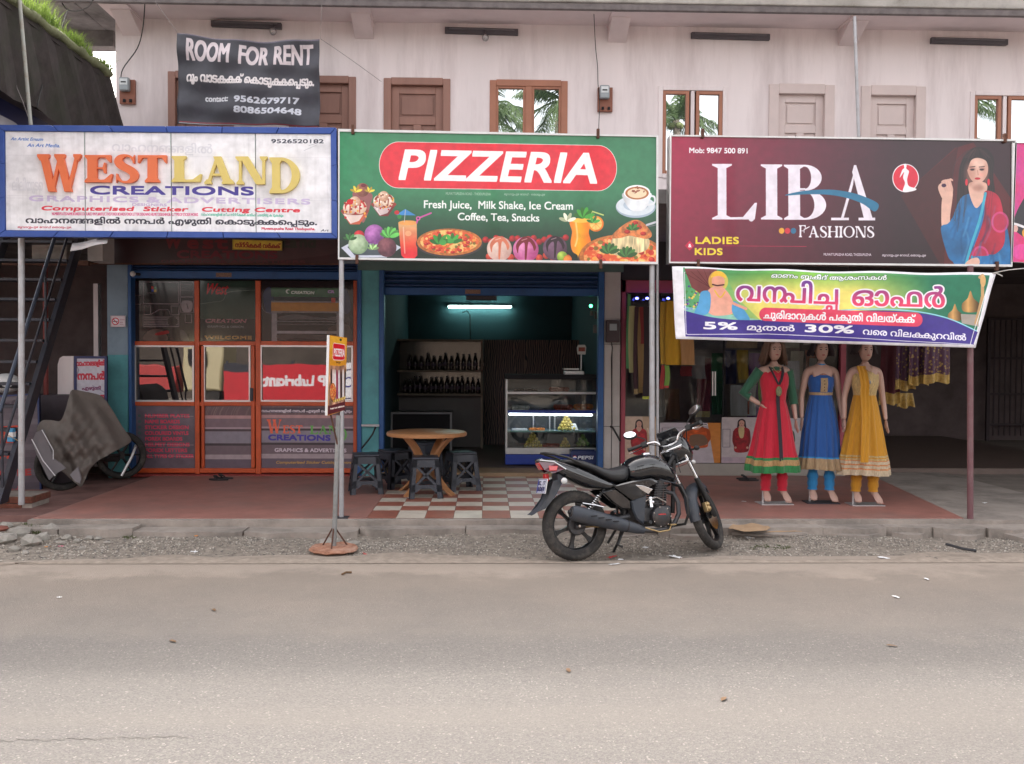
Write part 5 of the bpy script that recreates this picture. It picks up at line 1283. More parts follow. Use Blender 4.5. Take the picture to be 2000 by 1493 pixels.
# poles
def pole(name, px, ya, yb, Y, r, m_, label, px2=None, ring=None):
    a = at(px if px2 is None else px2, ya, Y); b = at(px, yb, Y)
    t = thing(name, label, 'pole', (b.x, Y, b.z))
    MB().cyl(b, a, r, r, 14).build('tube', m_, t, smooth=60)
    if ring: MB().box(b.x-.07, b.x+.07, Y-.06, Y+.06, b.z-.002, b.z+.012).build('foot_plate', M['steel_dark'], t)
    return t
pole('sign_pole', 42, 463, 986, 9.22, .030, M['steel_pole'], 'grey steel pole standing on red bricks under the left end of the white sign')
pole('sign_pole', 667, 508, 1012, 8.93, .024, M['steel_pole'], 'grey steel pole with a foot plate, behind the small pizza pavement sign', ring=1)
pole('sign_pole', 1273.5, 516, 1012, 8.96, .027, M['steel_pole'], 'thick grey downpipe pole between the pizza shop and the fashion shop, behind the motorbike')
pole('sign_pole', 1284, 516, 1010, 9.02, .014, M['steel_pole'], 'thin grey pole standing right beside the thick downpipe pole')
mk('maroon_pipe', (.17,.075,.085), rough=.5, var=.15, dirt=(.25,.2,.2), dscale=5, damt=.5)
pole('sign_pole', 1895, 520, 1017, 8.88, .029, M['maroon_pipe'], 'maroon painted pole holding the right end of the offer banner', ring=None)
pole('roof_pipe', 1677, 33, 268, 11.44, .02, M['steel_pole'], 'thin grey pipe from the roof slab down behind the fashion sign', px2=1669)
mk('mast', (.35,.36,.33), rough=.6, var=.2, dirt=(.2,.12,.06), dscale=8, damt=.8)
pole('antenna_mast', 60, 0, 245, 9.1, .018, M['mast'], 'thin grey mast rising behind the blue frame at the far left', px2=38)
# sticker on left pole
# tube fittings, bulbs and meters on the upper wall
mk('batten', (.085,.075,.085), rough=.7, var=.15)
for (x0, y0, x1, y1, lab, b) in ((413,41,550,46,'left, above the black rent banner',536),(869,54,1012,58,'above the first brown framed window',948),(1350,64,1503,68,'between the second window and the pinkish doors',None),(1818,74,1967,78,'above the window at the right end',None)):
    Y = YB-.03; a, c = at(x0, y0, Y), at(x1, y1, Y)
    t = thing('tube_fitting', 'unlit tube light fitting on the wall, '+lab, 'tube light', ((a.x+c.x)/2, Y, a.z-.06), group='tube light fittings on the upper wall')
    MB().loft([[a+Vector((0,-.03,0)), a+Vector((0,.028,0)), a+Vector((0,.028,-.075)), a+Vector((0,-.03,-.075))], [c+Vector((0,-.03,0)), c+Vector((0,.028,0)), c+Vector((0,.028,-.075)), c+Vector((0,-.03,-.075))]]).build('batten', M['batten'], t, bevel=.004)
    MB().cyl(a+Vector((.05,-.035,-.02)), c+Vector((-.05,-.035,-.02)), .013, seg=8).build('tube', mk('dead_tube', (.12,.11,.12), rough=.4), t, smooth=60)
    if b:
        p = at(b, y1+10, YB-.02); t2 = thing('bulb_holder', 'bare bulb in its holder under the tube fitting, '+lab, 'bulb', tuple(p), group='bulbs under the tube fittings')
        MB().tube([p+Vector((0,.02,.05)), p+Vector((0,-.04,.03)), p+Vector((0,-.07,-.02))], .018, 8).build('holder', M['batten'], t2, smooth=60)
        MB().ball(p+Vector((0,-.075,-.065)), .045, sc=(1,1,1.1)).build('bulb', glassmat('bulb_glass', tint=(.5,.45,.45), refl=.1, clear=.6), t2, smooth=180)
mk('meter_board', (.25,.09,.055), rough=.6, var=.15); mk('meter_grey', (.30,.33,.35), rough=.4); mk('meter_face', (.65,.67,.68), rough=.3)
for (x0, y0, x1, y1, lab) in ((235,157,265,204,'near the left corner of the upper wall'),(1167,172,1196,219,'between the two brown framed windows')):
    Y = YB-.02; t = thing('electricity_meter', 'grey electricity meter on a brown wooden board '+lab, 'meter', (X((x0+x1)/2, Y), Y, Z(y1, Y, x0)))
    xa, xb, za, zb = X(x0, Y, 190), X(x1, Y, 190), Z(y1, Y, x0), Z(y0, Y, x0)
    MB().box(xa, xb, Y-.03, Y+.015, za, zb).build('board', M['meter_board'], t, bevel=.004)
    MB().box(xa+.02, xb-.05, Y-.11, Y-.031, za+.15, zb+.01).build('case', M['meter_grey'], t, bevel=.015)
    MB().box(xa+.035, xb-.065, Y-.114, Y-.111, za+.22, zb-.01).build('dial', M['meter_face'], t)
    MB().box(xa+.05, xb-.08, Y-.117, Y-.115, za+.245, za+.262).build('counter', M['dark'], t)
    for s_ in (.05, .13): MB().box(xa+s_, xa+s_+.03, Y-.05, Y-.031, za+.02, za+.055).build('fuse', M['dark'], t)
# ------------------------------------------------------------------ inside the pizza shop
FZ = PZ+.05
mk('shelf_wood', (.20,.16,.12), rough=.6, var=.15); mk('cola', (.012,.006,.006), rough=.12, var=.1); mk('cola_label', (.05,.03,.06), rough=.4); mk('cap_dark', (.03,.03,.05), rough=.4)
mk('grey_laminate', (.11,.10,.10), rough=.5, var=.1); mk('navy', (.015,.03,.12), rough=.4)
mk('mirror_back', (.14,.13,.12), rough=.14, metal=.9, var=.02)
sx0, sx1 = X(765, 15.4), X(944, 15.4)
sh = thing('bottle_shelf', 'open shelf unit with two rows of dark bottles in the pizza shop', 'shelf', ((sx0+sx1)/2, 15.4, FZ))
zt, z1_, z2_ = Z(664, 15.4), Z(724, 15.4), Z(769, 15.4)
for z in (zt, z1_, z2_): MB().box(sx0, sx1, 15.2, 15.6, z-.03, z).build('shelf_board', M['shelf_wood'], sh, bevel=.003)
for x in (sx0, sx1-.04): MB().box(x, x+.04, 15.2, 15.6, FZ, zt-.03).build('side_panel', M['shelf_wood'], sh, bevel=.003)
MB().box(sx0+.04, sx1-.04, 15.58, 15.60, z2_, zt-.03).build('mirror_back', M['mirror_back'], sh)
MB().box(sx0+.04, sx1-.04, 15.5, 15.55, FZ, z2_-.03).build('lower_panel', M['grey_laminate'], sh)
bt = thing('soda_bottle', 'dark soda bottle', 'bottle')
MB().lathe([(.001,0),(.036,.003),(.038,.03),(.037,.14),(.034,.17),(.018,.215),(.014,.235),(.014,.25)], seg=12).build('glass', M['cola'], bt, smooth=50)
MB().lathe([(.0385,.07),(.0385,.125)], seg=12, caps=False).build('label_band', M['cola_label'], bt, smooth=50)
MB().lathe([(.016,.248),(.016,.268),(.001,.27)], seg=10).build('cap', M['cap_dark'], bt, smooth=50)
first = True
for row, (z, n, xs) in enumerate(((z1_, 13, (800, 940)), (z2_, 15, (790, 934)))):
    for i in range(n):
        px = xs[0]+(xs[1]-xs[0])*i/(n-1)+random.uniform(-1, 1)
        lab = 'dark soda bottle standing on the %s shelf at the back of the pizza shop' % ('upper' if row == 0 else 'lower')
        if first: bt.location = (X(px, 15.35), 15.35, z); bt['label'] = lab; bt['group'] = 'bottles on the upper shelf'; first = False
        else: dup(bt, None, (X(px, 15.35), 15.35+random.uniform(-.03, .03), z), 0, lab, 'bottles on the %s shelf' % ('upper' if row == 0 else 'lower'), scale=(1, 1, random.choice([.9, 1, 1.08])))
# dark counter with pale edges before the shelf
ct = thing('counter', 'dark counter with a pale metal edge in front of the bottle shelf', 'counter', (X(820, 14.2), 14.2, FZ))
x0, x1, z = X(763, 14.2), X(883, 14.2), Z(806, 14.2); mk('aluminium_dull', (.2,.2,.21), rough=.4)
MB().box(x0, x1, 14.2, 14.7, z-.03, z).build('counter_top', M['aluminium_dull'], ct, bevel=.004)
for x in (x0, x1-.03): MB().box(x, x+.03, 14.2, 14.25, FZ, z-.03).build('leg', M['aluminium_dull'], ct)
MB().box(x0+.03, x1-.03, 14.24, 14.6, FZ+.1, z-.031).build('front_panel', M['dark'], ct)
# somebody behind the counter, barely seen: seated back view left out of view; patterned partition
def partmat():
    m_ = mat('partition_print', (.055,.045,.05), rough=.6); n = m_.node_tree.nodes; l = m_.node_tree.links; b = n['Principled BSDF']
    tc = n.new('ShaderNodeTexCoord'); mp = n.new('ShaderNodeMapping'); mp.inputs['Scale'].default_value = (3.2, 1, 1.4); l.new(tc.outputs['Object'], mp.inputs[0])
    wv = n.new('ShaderNodeTexWave'); wv.inputs['Scale'].default_value = 3; wv.inputs['Distortion'].default_value = 9; wv.inputs['Detail'].default_value = 1; l.new(mp.outputs[0], wv.inputs[0])
    cr_ = n.new('ShaderNodeValToRGB'); cr_.color_ramp.elements[0].position = .35; cr_.color_ramp.elements[0].color = (.03,.025,.035,1); cr_.color_ramp.elements[1].position = .6; cr_.color_ramp.elements[1].color = (.20,.13,.115,1)
    l.new(wv.outputs['Fac'], cr_.inputs[0]); l.new(cr_.outputs[0], b.inputs['Base Color']); return m_
MB().box(X(945, 15.9), X(1180, 15.9), 15.9, 15.95, FZ, Z(664, 15.9)).build('partition', partmat(), bld)['label'] = 'dark patterned partition at the back of the pizza shop'
# lit tube on the back wall
Y = 17.2
tf = thing('tube_light', 'lit white tube light on the dark teal back wall of the pizza shop', 'tube light', (X(937, Y), Y, Z(600, Y)))
a, b = at(876, 600, Y), at(998, 600, Y)
M['lit_tube'] = emis('lit_tube', (.6, 1.0, .92), 7)
MB().cyl(a, b, .018, seg=8).build('tube', M['lit_tube'], tf, smooth=60)
MB().box(a.x-.02, b.x+.02, Y+.03, Y+.07, a.z-.0, a.z+.04).build('batten', M['aluminium'], tf)
MB().box(X(910, 13), X(970, 13), 13, 13.2, Z(586, 13), Z(577, 13)).build('shutter_lock_box', M['batten'], bld)
tag(MB().tube([at(903,611,17.0), at(912,607,17.0), at(918,616,17.0), at(919,664,17.0)], .012, 6).build('hanging_rod', M['wire_black'], None, smooth=60), 'thin dark rod hanging below the lit tube light', 'rod')
# display case
DX0, DX1, DY = X(988, 12.75), X(1168, 12.75), 12.75
dc = thing('display_case', 'glass display case with lit snack shelves and a blue base', 'display case', ((DX0+DX1)/2, DY, FZ))
zz = lambda py: Z(py, DY, 1080)
mk('case_blue', (.012,.04,.30), rough=.35); mk('case_steel', (.5,.5,.5), rough=.35, metal=.5)
M['clear_glass'] = glassmat('clear_glass', refl=.0, clear=.96)
MB().box(DX0, DX1, DY+.005, DY+.6, zz(908), zz(888)).build('base', M['case_blue'], dc, bevel=.006)
MB().box(DX0, DX1, DY-.003, DY+.6, zz(887.5), zz(875)).build('base_rail', M['case_steel'], dc, bevel=.004)
MB().box(DX0, DX1, DY+.57, DY+.6, zz(874.5), zz(742)).build('back', mk('case_back', (.10,.11,.12), rough=.3), dc)
for x in (DX0, DX1-.025): MB().box(x, x+.025, DY, DY+.57, zz(874.5), zz(742)).build('side_frame', M['case_steel'] if x == DX0 else M['clear_glass'], dc)
MB().box(DX0+.026, DX1-.026, DY+.0, DY+.56, zz(770), zz(766)).build('glass_shelf', M['case_steel'], dc)
MB().box(DX0+.026, DX1-.026, DY-.004, DY+.56, zz(807), zz(802)).build('glass_shelf', M['case_blue'], dc)
M['green_glass'] = mat('green_glass', (.25,.40,.36), rough=.1, var=.02)
MB().box(DX0+.026, DX1-.026, DY+.02, DY+.56, zz(845), zz(842)).build('glass_shelf', M['green_glass'], dc)
MB().box(DX0, DX1, DY-.01, DY+.6, zz(741), zz(732)).build('top', M['dark'], dc, bevel=.004)
MB().box(DX0+.026, DX1-.026, DY+.004, DY+.010, zz(874), zz(742)).build('front_glass', M['clear_glass'], dc)
M['case_tube'] = emis('case_tube', (.95, 1.0, 1.0), 4)
MB().cyl((DX0+.05, DY+.05, zz(810)), (DX1-.07, DY+.05, zz(811)), .013, seg=8).build('tube_light', M['case_tube'], dc, smooth=60)
for px in (1041, 1073, 1083): MB().box(X(px, DY+.5), X(px, DY+.5)+.02, DY+.5, DY+.52, zz(842), zz(812)).build('mullion', M['aluminium'], dc)
# food in the case: heaps of laddu, trays
mk('laddu', (.52,.40,.10), rough=.7, var=.2, scale=30); mk('green_fruit', (.22,.35,.10), rough=.5); mk('red_box', (.25,.05,.03), rough=.6, var=.3, scale=20); mk('tray_paper', (.5,.5,.48), rough=.7); mk('orange_food', (.45,.15,.03), rough=.7, var=.3, scale=25)
def heap(px, py, n0, r, m_, y, lab, name='sweet', cat='sweet', grp='x'):
    c = at(px, py, y); pr = None; k = n0
    lv = 0
    while k > 0:
        for i in range(k):
            for j in range(2):
                q = Vector((c.x+(i-(k-1)/2)*r*1.95+random.uniform(-.003,.003), y+j*r*1.8+.02*lv, c.z+r+lv*r*1.6))
                if pr is None:
                    pr = MB().ball((0,0,0), r, 10, 7).build(name, m_, None, smooth=180); pr.location = q; tag(pr, lab, cat, grp); pr0 = pr
                else: dup(pr0, None, q)
        k -= 1; lv += 1
heap(1107, 841, 5, .026, M['laddu'], DY+.12, 'round yellow sweet heaped on the middle glass shelf of the display case', grp='yellow sweets on the middle shelf')
heap(1041, 874, 5, .026, M['laddu'], DY+.12, 'round yellow sweet heaped at the left of the bottom shelf of the display case', grp='yellow sweets at the bottom left')
heap(1104, 874, 3, .026, M['laddu'], DY+.14, 'round yellow sweet heaped in the middle of the bottom shelf of the display case', grp='yellow sweets at the bottom middle')
heap(1139, 872, 3, .032, M['green_fruit'], DY+.22, 'green fruit heaped behind the small bottles in the display case', 'fruit', 'fruit', 'green fruit in the display case')
for (px0, px1, py, h, m_, lab) in ((1000,1030,841,4,'tray_paper','flat white tray at the left of the middle glass shelf'),(1034,1064,841,5,'orange_food','tray of flat brown snacks in the middle glass shelf'),(1060,1092,874,7,'red_box','tray of dark snacks on the bottom shelf'),
                             (1000,1032,801,9,'tray_paper','pale box on the shelf above the lit tube'),(1085,1116,801,11,'red_box','heap of red packets on the shelf above the lit tube'),(1125,1155,801,12,'orange_food','heap of orange packets on the shelf above the lit tube'),
                             (1075,1110,765,9,'red_box','red packets on the topmost shelf of the display case'),(1004,1050,765,6,'dark','dark flat box on the topmost shelf of the display case')):
    p0, p1 = at(px0, py, DY+.1), at(px1, py, DY+.1); hh = h*DY/1800
    t = MB().box(p0.x, p1.x, DY+.1, DY+.35, p0.z, p0.z+.012)
    for k in range(7):
        xx = p0.x+(p1.x-p0.x)*(k+.5)/7; t.ball((xx, DY+.15+.02*(k % 3), p0.z+hh*.5), hh*.5, 7, 5, (1.3, 1.5, 1))
    tag(t.build('snack_tray', M[m_], None, smooth=40), lab, 'tray')
pk = MB().loft([[(X(1120,DY)-.0, DY+.1, zz(841)), (X(1132,DY), DY+.1, zz(841)), (X(1132,DY), DY+.2, zz(841)), (X(1120,DY), DY+.2, zz(841))], [(X(1117,DY), DY+.13, zz(829)), (X(1127,DY), DY+.13, zz(829)), (X(1127,DY), DY+.16, zz(829)), (X(1117,DY), DY+.16, zz(829))]])
tag(pk.build('snack_packet', M['white_metal'], None), 'crumpled white packet leaning at the right of the middle glass shelf', 'packet')
# empties on a crate
cr0, cr1 = X(1116, 12.5), X(1168, 12.5)
crt = thing('drink_crate', 'dark blue drinks crate with white lettering in front of the display case', 'crate', ((cr0+cr1)/2, 12.5, FZ))
zc0, zc1 = Z(906, 12.45), Z(881, 12.45)
cb = MB().box(cr0, cr1, 12.42, 12.44, zc0, zc1).box(cr0, cr1, 12.68, 12.70, zc0, zc1).box(cr0, cr0+.02, 12.44, 12.68, zc0, zc1).box(cr1-.02, cr1, 12.44, 12.68, zc0, zc1).box(cr0, cr1, 12.44, 12.68, zc0, zc0+.02)
cb.build('crate_body', M['navy'], crt, bevel=.006)
a_ = Art(420, 120, [(0,0),(42,0),(42,12),(0,12)], (18,32,86)); a_.ell(4, 6, 3.6, 3.6, (230,230,235)); a_.blob([(.6,5),(4,3),(7.4,5),(6.5,2.6),(4,2.2),(1.4,3)], (200,40,50)); a_.blob([(.6,7),(4,6.4),(7.4,7),(6,9.2),(4,9.8),(2,9.2)], (40,60,160))
a_.text("PEPSI", 9, 9, 40, 9, 6.2, (225,228,235), bold=.5, italic=.25)
px_ = [X(1120, 12.41), X(1162, 12.41)]; zz_ = [Z(900, 12.41), Z(888, 12.41)]
MB().quad((px_[0], 12.418, zz_[0]), (px_[1], 12.418, zz_[0]), (px_[1], 12.418, zz_[1]), (px_[0], 12.418, zz_[1]), uv=True).build('lettering', a_.material('print_crate', rough=.4), crt, fix=False)
M['bottle_clear'] = glassmat('bottle_clear', tint=(.4,.45,.4), refl=.12, clear=.6)
b0 = None
for i in range(5):
    q = (X(1121+i*9.5, 12.5), 12.5, zc0+.05); lab = 'small empty glass bottle standing in the blue drinks crate'
    if b0 is None:
        b0 = thing('glass_bottle', lab, 'bottle', q, 0, 'empty bottles in the crate')
        MB().lathe([(.001,0),(.027,.003),(.028,.13),(.014,.19),(.011,.24),(.014,.25)], seg=10).build('glass', M['bottle_clear'], b0, smooth=50)
        MB().lathe([(.0285,.05),(.0285,.09)], seg=10, caps=False).build('label_band', M['tray_paper'], b0, smooth=50)
    else: dup(b0, None, q)
# scale on the case
sc_ = thing('weighing_scale', 'small white weighing scale with a display on a pole standing on the display case', 'scale', (X(1120, 12.9), 12.9, zz(732)))
zz2 = Z(731.5, 12.9)
MB().box(X(1102,12.9), X(1140,12.9), 12.8, 13.05, zz(732), zz(732)+.05).build('scale_body', M['white_metal'], sc_, bevel=.01)
MB().box(X(1100,12.9), X(1130,12.9), 12.78, 13.05, zz(732)+.07, zz(732)+.085).build('pan', M['case_steel'], sc_)
MB().cyl((X(1136,12.9), 12.95, zz(732)+.04), (X(1136,12.9), 12.95, Z(692,12.9)), .010).build('pole', M['white_metal'], sc_)
xx = X(1136, 12.9); MB().prism([(xx-.055, Z(692,12.9)), (xx+.055, Z(692,12.9)), (xx+.065, Z(678,12.9)), (xx+.045, Z(673,12.9)), (xx-.045, Z(673,12.9)), (xx-.065, Z(678,12.9))], 12.9, 12.95).build('display_head', M['tray_paper'], sc_)
MB().box(xx-.045, xx+.045, 12.893, 12.899, Z(686,12.9), Z(678,12.9)).build('display', M['red_box'], sc_)
# switch board and its green lamp on the right inside wall
tag(emis and MB().ball(at(1154, 598, 12.6), .022).build('indicator_lamp', emis('green_led', (.05, 1, .3), 3), None, smooth=180), 'small glowing green indicator lamp high on the right inside wall', 'lamp')
sb = thing('switch_box', 'pale switch box with a cable below the green indicator lamp', 'switch', tuple(at(1160, 640, 12.6)))
for (x0, x1, y0, y1) in ((1152,1158,606,616),(1160,1168,608,622),(1158,1168,634,650)): MB().box(X(x0,12.6), X(x1,12.6), 12.58, 12.62, Z(y1,12.6), Z(y0,12.6)).build('box', M['grey_laminate'], sb, bevel=.004)
tag(MB().tube([tuple(at(1168,636,12.55)), tuple(at(1172,690,12.55)), tuple(at(1167,735,12.55))], .006, 5).build('power_cable', M['white_metal'], None), 'thin pale cable running down beside the switch box', 'cable')
# meter boxes on the pier
t = thing('electricity_meter', 'dark electricity meter box on the pale pier right of the pizza shop', 'meter', tuple(at(1196, 668, YB-.1)))
MB().box(X(1183,YB-.1), X(1209,YB-.1), YB-.16, YB-.052, Z(668,YB-.1), Z(625,YB-.1)).build('case', mk('meter_dark', (.05,.03,.035), rough=.5, var=.2), t, bevel=.008)
MB().box(X(1189,YB-.1), X(1203,YB-.1), YB-.166, YB-.161, Z(645,YB-.1), Z(632,YB-.1)).build('dial', M['meter_grey'], t)
for (n_, pts_, lab) in (('wire', [(1194,668,YB-.07),(1196,680,YB-.08),(1194,700,YB-.07),(1195,830,YB-.07)], 'dark wire running down the pale pier from the meter box'),
                   ('rope', [(1192,833,YB-.08),(1197,836,YB-.1),(1212,862,YB-.2)], 'dark rope tied to the ring on the pale pier')): tag(MB().tube([tuple(at(*q)) for q in pts_], .006 if n_ == 'wire' else .014, 5).build(n_, M['wire_black'], None, smooth=180), lab, n_)
tag(MB().tube([tuple(at(*q)) for q in ((734,834,YB-.12),(728,848,YB-.13),(718,862,YB-.16),(708,874,YB-.12),(706,876,YB-.1))], .012, 5).build('rope', M['wire_black'], None, smooth=180), 'short dark rope hanging from a bar on the turquoise pier', 'rope')
tag(MB().box(X(706,YB-.1), X(741,YB-.1), YB-.12, YB-.09, Z(834,YB-.1), Z(830,YB-.1)).build('tether_bar', M['steel_pole'], None), 'thin steel bar across the turquoise pier', 'bar')

# round plastic table
tb = thing('round_table', 'round brown plastic table with splayed legs in front of the pizza shop', 'table', (X(834, 10.55), 10.55, PZ))
mk('table_brown', (.42,.20,.09), rough=.35, var=.1, scale=8)
tc_ = wloc(tb); TZ = .70
MB().lathe([(.001,TZ-.018),(.43,TZ-.02),(.455,TZ-.04),(.46,TZ-.015),(.45,TZ),(.44,TZ+.004),(.001,TZ+.004)], tuple(tc_), 40).build('table_top', M['table_brown'], tb, smooth=40)
for k in range(4):
    a = R(45+k*90+12); dx, dy = math.cos(a), math.sin(a); rr = []
    for i in range(11):
        s_ = i/10; z = TZ-.04-(TZ-.04)*s_; r_ = .36*(1-s_)+.05*math.sin(math.pi*s_)*-3.9*.35+ .33*s_**1.2 if False else .36-.95*s_*(1-s_)*1.05+.0*s_
        w_ = .035+.012*abs(s_-.5)*2; n_ = (-dy, dx)
        rr.append([(tc_.x+dx*(r_+o_)+n_[0]*w_*e_, tc_.y+dy*(r_+o_)+n_[1]*w_*e_, tc_.z+z) for o_, e_ in ((-.02,-1),(-.02,1),(.02,1),(.02,-1))])
    MB().loft(rr).build('leg', M['table_brown'], tb, smooth=30, bevel=.004)
# plastic stools
mk('stool_plastic', (.028,.032,.045), rough=.45, var=.2, dirt=(.07,.07,.08), dscale=8, damt=.4)
def make_stool():
    s = thing('plastic_stool', 'x', 'stool'); H = .45; a, b = .145, .19
    MB().loft([[(-a,-a,H-.03),(a,-a,H-.03),(a,a,H-.03),(-a,a,H-.03)], [(-a,-a,H-.005),(a,-a,H-.005),(a,a,H-.005),(-a,a,H-.005)], [(-a+.015,-a+.015,H),(a-.015,-a+.015,H),(a-.015,a-.015,H),(-a+.015,a-.015,H)]]).build('seat', M['stool_plastic'], s, bevel=.01)
    def P(u, z, k):    # point on side k at across u (-1..1) and height z
        w_ = a+(b-a)*(1-z/(H-.03)); p = Vector((u*w_, -w_, z)); return Matrix.Rotation(k*math.pi/2, 3, 'Z') @ p
    def plate(pts, k, th=.012):
        n_ = Matrix.Rotation(k*math.pi/2, 3, 'Z') @ Vector((0, th, 0)); q = [P(u, z, k) for u, z in pts]
        return [q, [p+n_ for p in q]]
    for k in range(4):
        mb = MB()
        mb.loft(plate([(-1,.34),(1,.34),(1,.42),(-1,.42)], k)); mb.loft(plate([(-1,.07),(-.55,.07),(-.30,.11),(.30,.11),(.55,.07),(1,.07),(1,.15),(-1,.15)], k))
        mb.loft(plate([(-.72,.15),(-.50,.15),(.72,.34),(.50,.34)], k)); mb.loft(plate([(.72,.15),(.50,.15),(-.72,.34),(-.50,.34)], k))
        mb.build('side_panel', M['stool_plastic'], s, world=False)
        lg = MB()
        for (k2, u0, u1) in ((k, -1, -.66), ((k+3) % 4, .66, 1)):
            lg.loft(plate([(u0,0),(u1,0),(u1*1.0,.42),(u0,.42)], k2, .014))
        lg.build('leg', M['stool_plastic'], s, world=False)
    return s
st0 = make_stool()
stools = [(711,966,12,'black plastic stool left of the table, nearest the turquoise pier'),(768,955,40,'black plastic stool half hidden in the shade behind the left side of the brown table'),(829,974,6,'black plastic stool standing in front of the brown table, blocking its legs'),
          (900,960,20,'black plastic stool right of the brown table'),(830,930,50,'black plastic stool in the dark behind the brown table')]
for i, (px, py, r_, lab) in enumerate(stools):
    p = atz(px, py, PZ); p = Vector((p.x, min(p.y+.15, 12.0), PZ+.002))
    if i == 0: st0.location = p; st0.rotation_euler = (0, 0, R(r_)); st0['label'] = lab; st0['group'] = 'plastic stools round the table'
    else: dup(st0, None, p, R(r_), lab, 'plastic stools round the table')

# ------------------------------------------------------------------ fashion shop: frame, posters, hanging clothes
mk('pink_frame', (.36,.06,.09), rough=.45, var=.12, dirt=(.15,.04,.05), dscale=4, damt=.4)
ff = thing('glazed_shopfront', 'pinkish red framed glass front of the fashion shop with posters', 'shop front', (X(1430, YB), YB, PZ))
YG = YB+.05
for (a, b, c, d) in ((1212,1221,548,905),(1640,1650,660,905),(1212,1650,548,572)): MB().box(X(a,YG), X(b,YG), YG-.05, YG+.05, Z(d,YG,a), Z(c,YG,a)).build('frame_bar', M['pink_frame'], ff, bevel=.005)
MB().box(X(1212,YG), X(1652,YG), YG-.04, YG+.3, PZ, Z(906,YG-.04,1400)).build('sill', mk('sill_pale', (.33,.30,.27), rough=.7, var=.1), ff, bevel=.006)
MB().box(X(1212,YG), X(1652,YG), YG-.03, YG+.3, Z(547,YG), CEIL-.006).build('header', mk('header_dark', (.03,.025,.03), rough=.7), ff)
MB().box(X(1412,YG), X(1414.5,YG), YG-.012, YG+.012, Z(905,YG), Z(572,YG)).build('glass_joint', M['dark'], ff)
for px in (1392, 1397): MB().cyl(at(px, 726, YG-.06), at(px, 773, YG-.06), .010).build('door_handle', M['aluminium'], ff, smooth=60)
M['shop_glass2'] = glassmat('shop_glass2', refl=-.02, clear=.95)
for (a, b) in ((1221,1412),(1414.5,1640)): MB().box(X(a,YG), X(b,YG), YG-.004, YG+.004, Z(905,YG), Z(572,YG)).build('glass_pane', M['shop_glass2'], ff)
for (a, b, t, kind, lab) in ((1222,1285,813,0,'woman in a red tunic'),(1290,1409,825,1,'woman in an orange sari'),(1411,1482,814,2,'woman in a red and gold tunic'),(1484,1580,815,3,'woman behind the red dressed mannequin')):
    yq = YG-.03; a_ = art_poster(kind)
    o = MB().quad((X(a,yq), yq, Z(904,yq)), (X(b,yq), yq, Z(904,yq)), (X(b,yq), yq, Z(t,yq)), (X(a,yq), yq, Z(t,yq)), uv=True).build('poster', a_.material('print_poster%d' % kind, rough=.35, coat=.2, dark=.85), ff, fix=False); o['label'] = 'poster of a '+lab
# room behind the glass; back wall set forward and lightened to brighten the garments
MB().box(X(1212,YB), X(1652,YB), 13.9, 13.95, 0, CEIL-.006).build('room_wall', mk('shop_wall', (.26,.21,.21), rough=.9, var=.2), bld)
mk('grey_cloth', (.30,.28,.30), rough=.9); mk('white_cloth2', (.40,.38,.39), rough=.9)
def sari(px0, px1, pt, pb, Y, col, seed, lab, border=None, par=None, cat='hanging cloth', amp=.018, name='hanging_cloth', slope=0):
    x0, x1 = X(px0, Y), X(px1, Y); zt, zb = Z(pt, Y, px0), Z(pb, Y, px0); rs = random.Random(seed); ph = rs.uniform(0, 6); n = max(8, int((x1-x0)/.02))
    k1 = rs.uniform(26, 40)
    def f(u, v):
        x = x0+(x1-x0)*u; s_ = 1-v
        return (x+.01*math.sin(v*4+ph), Y-amp*math.sin(x*k1+ph)*(.4+.9*s_)-.01*math.sin(x*11+v*3), zb+(zt-zb)*v+slope*u*s_)
    t = thing(name, lab, cat, ((x0+x1)/2, Y, zb))
    k0 = .0 if border is None else border[1]
    m_ = mat('cl_%s_%d' % (name, seed), col, rough=.85, var=.12, scale=14, stretch=(3,1,.3), sheen=.3)
    MB().grid(n, 8, lambda u, v: f(u, k0+(1-k0)*v), uv=False).build('cloth', m_, t, smooth=180, fix=False)
    if border: MB().grid(n, 2, lambda u, v: f(u, k0*v), uv=False).build('border', mat('clb_%d' % seed, border[0], rough=.5, var=.35, scale=40), t, smooth=180, fix=False)
    return t
YH = YB-.16
for i, (a, b, t, bt_, c, bd, lab) in enumerate(((1224,1230,575,720,(.10,.28,.12),None,'narrow green cloth hanging at the far left of the fashion shop'),(1228,1240,598,728,(.42,.40,.20),None,'narrow pale yellow green cloth hanging second from the left'),
      (1238,1246,600,770,(.05,.018,.025),((.3,.2,.08),.06),'narrow black maroon cloth hanging beside the pale yellow one'),(1246,1262,600,768,(.40,.27,.12),((.35,.24,.1),.08),'tan cloth hanging among the dark ones left of the thick pole'),
      (1250,1266,600,672,(.34,.05,.05),None,'short red cloth hanging left of the thick pole'),(1256,1272,600,780,(.03,.02,.025),((.45,.5,.05),.03),'long black cloth with a lime hem beside the thick pole'),
      (1289,1304,590,712,(.50,.30,.04),None,'striped golden cloth hanging right of the thin pole'),(1300,1332,588,713,(.58,.32,.02),None,'bright yellow cloth hanging under the left end of the offer banner'),
      (1329,1355,640,713,(.45,.24,.10),None,'tan cloth hanging right of the bright yellow one'),(1290,1298,714,760,(.40,.05,.05),None,'short red cloth hanging below the yellow cloths'),(1298,1307,714,758,(.22,.40,.08),((.5,.05,.04),.1),'short lime green cloth with a red edge below the yellow cloths'))):
    sari(a, b, t, bt_, YH-.02*(i % 3), c, 10+i, lab, bd, amp=.012)
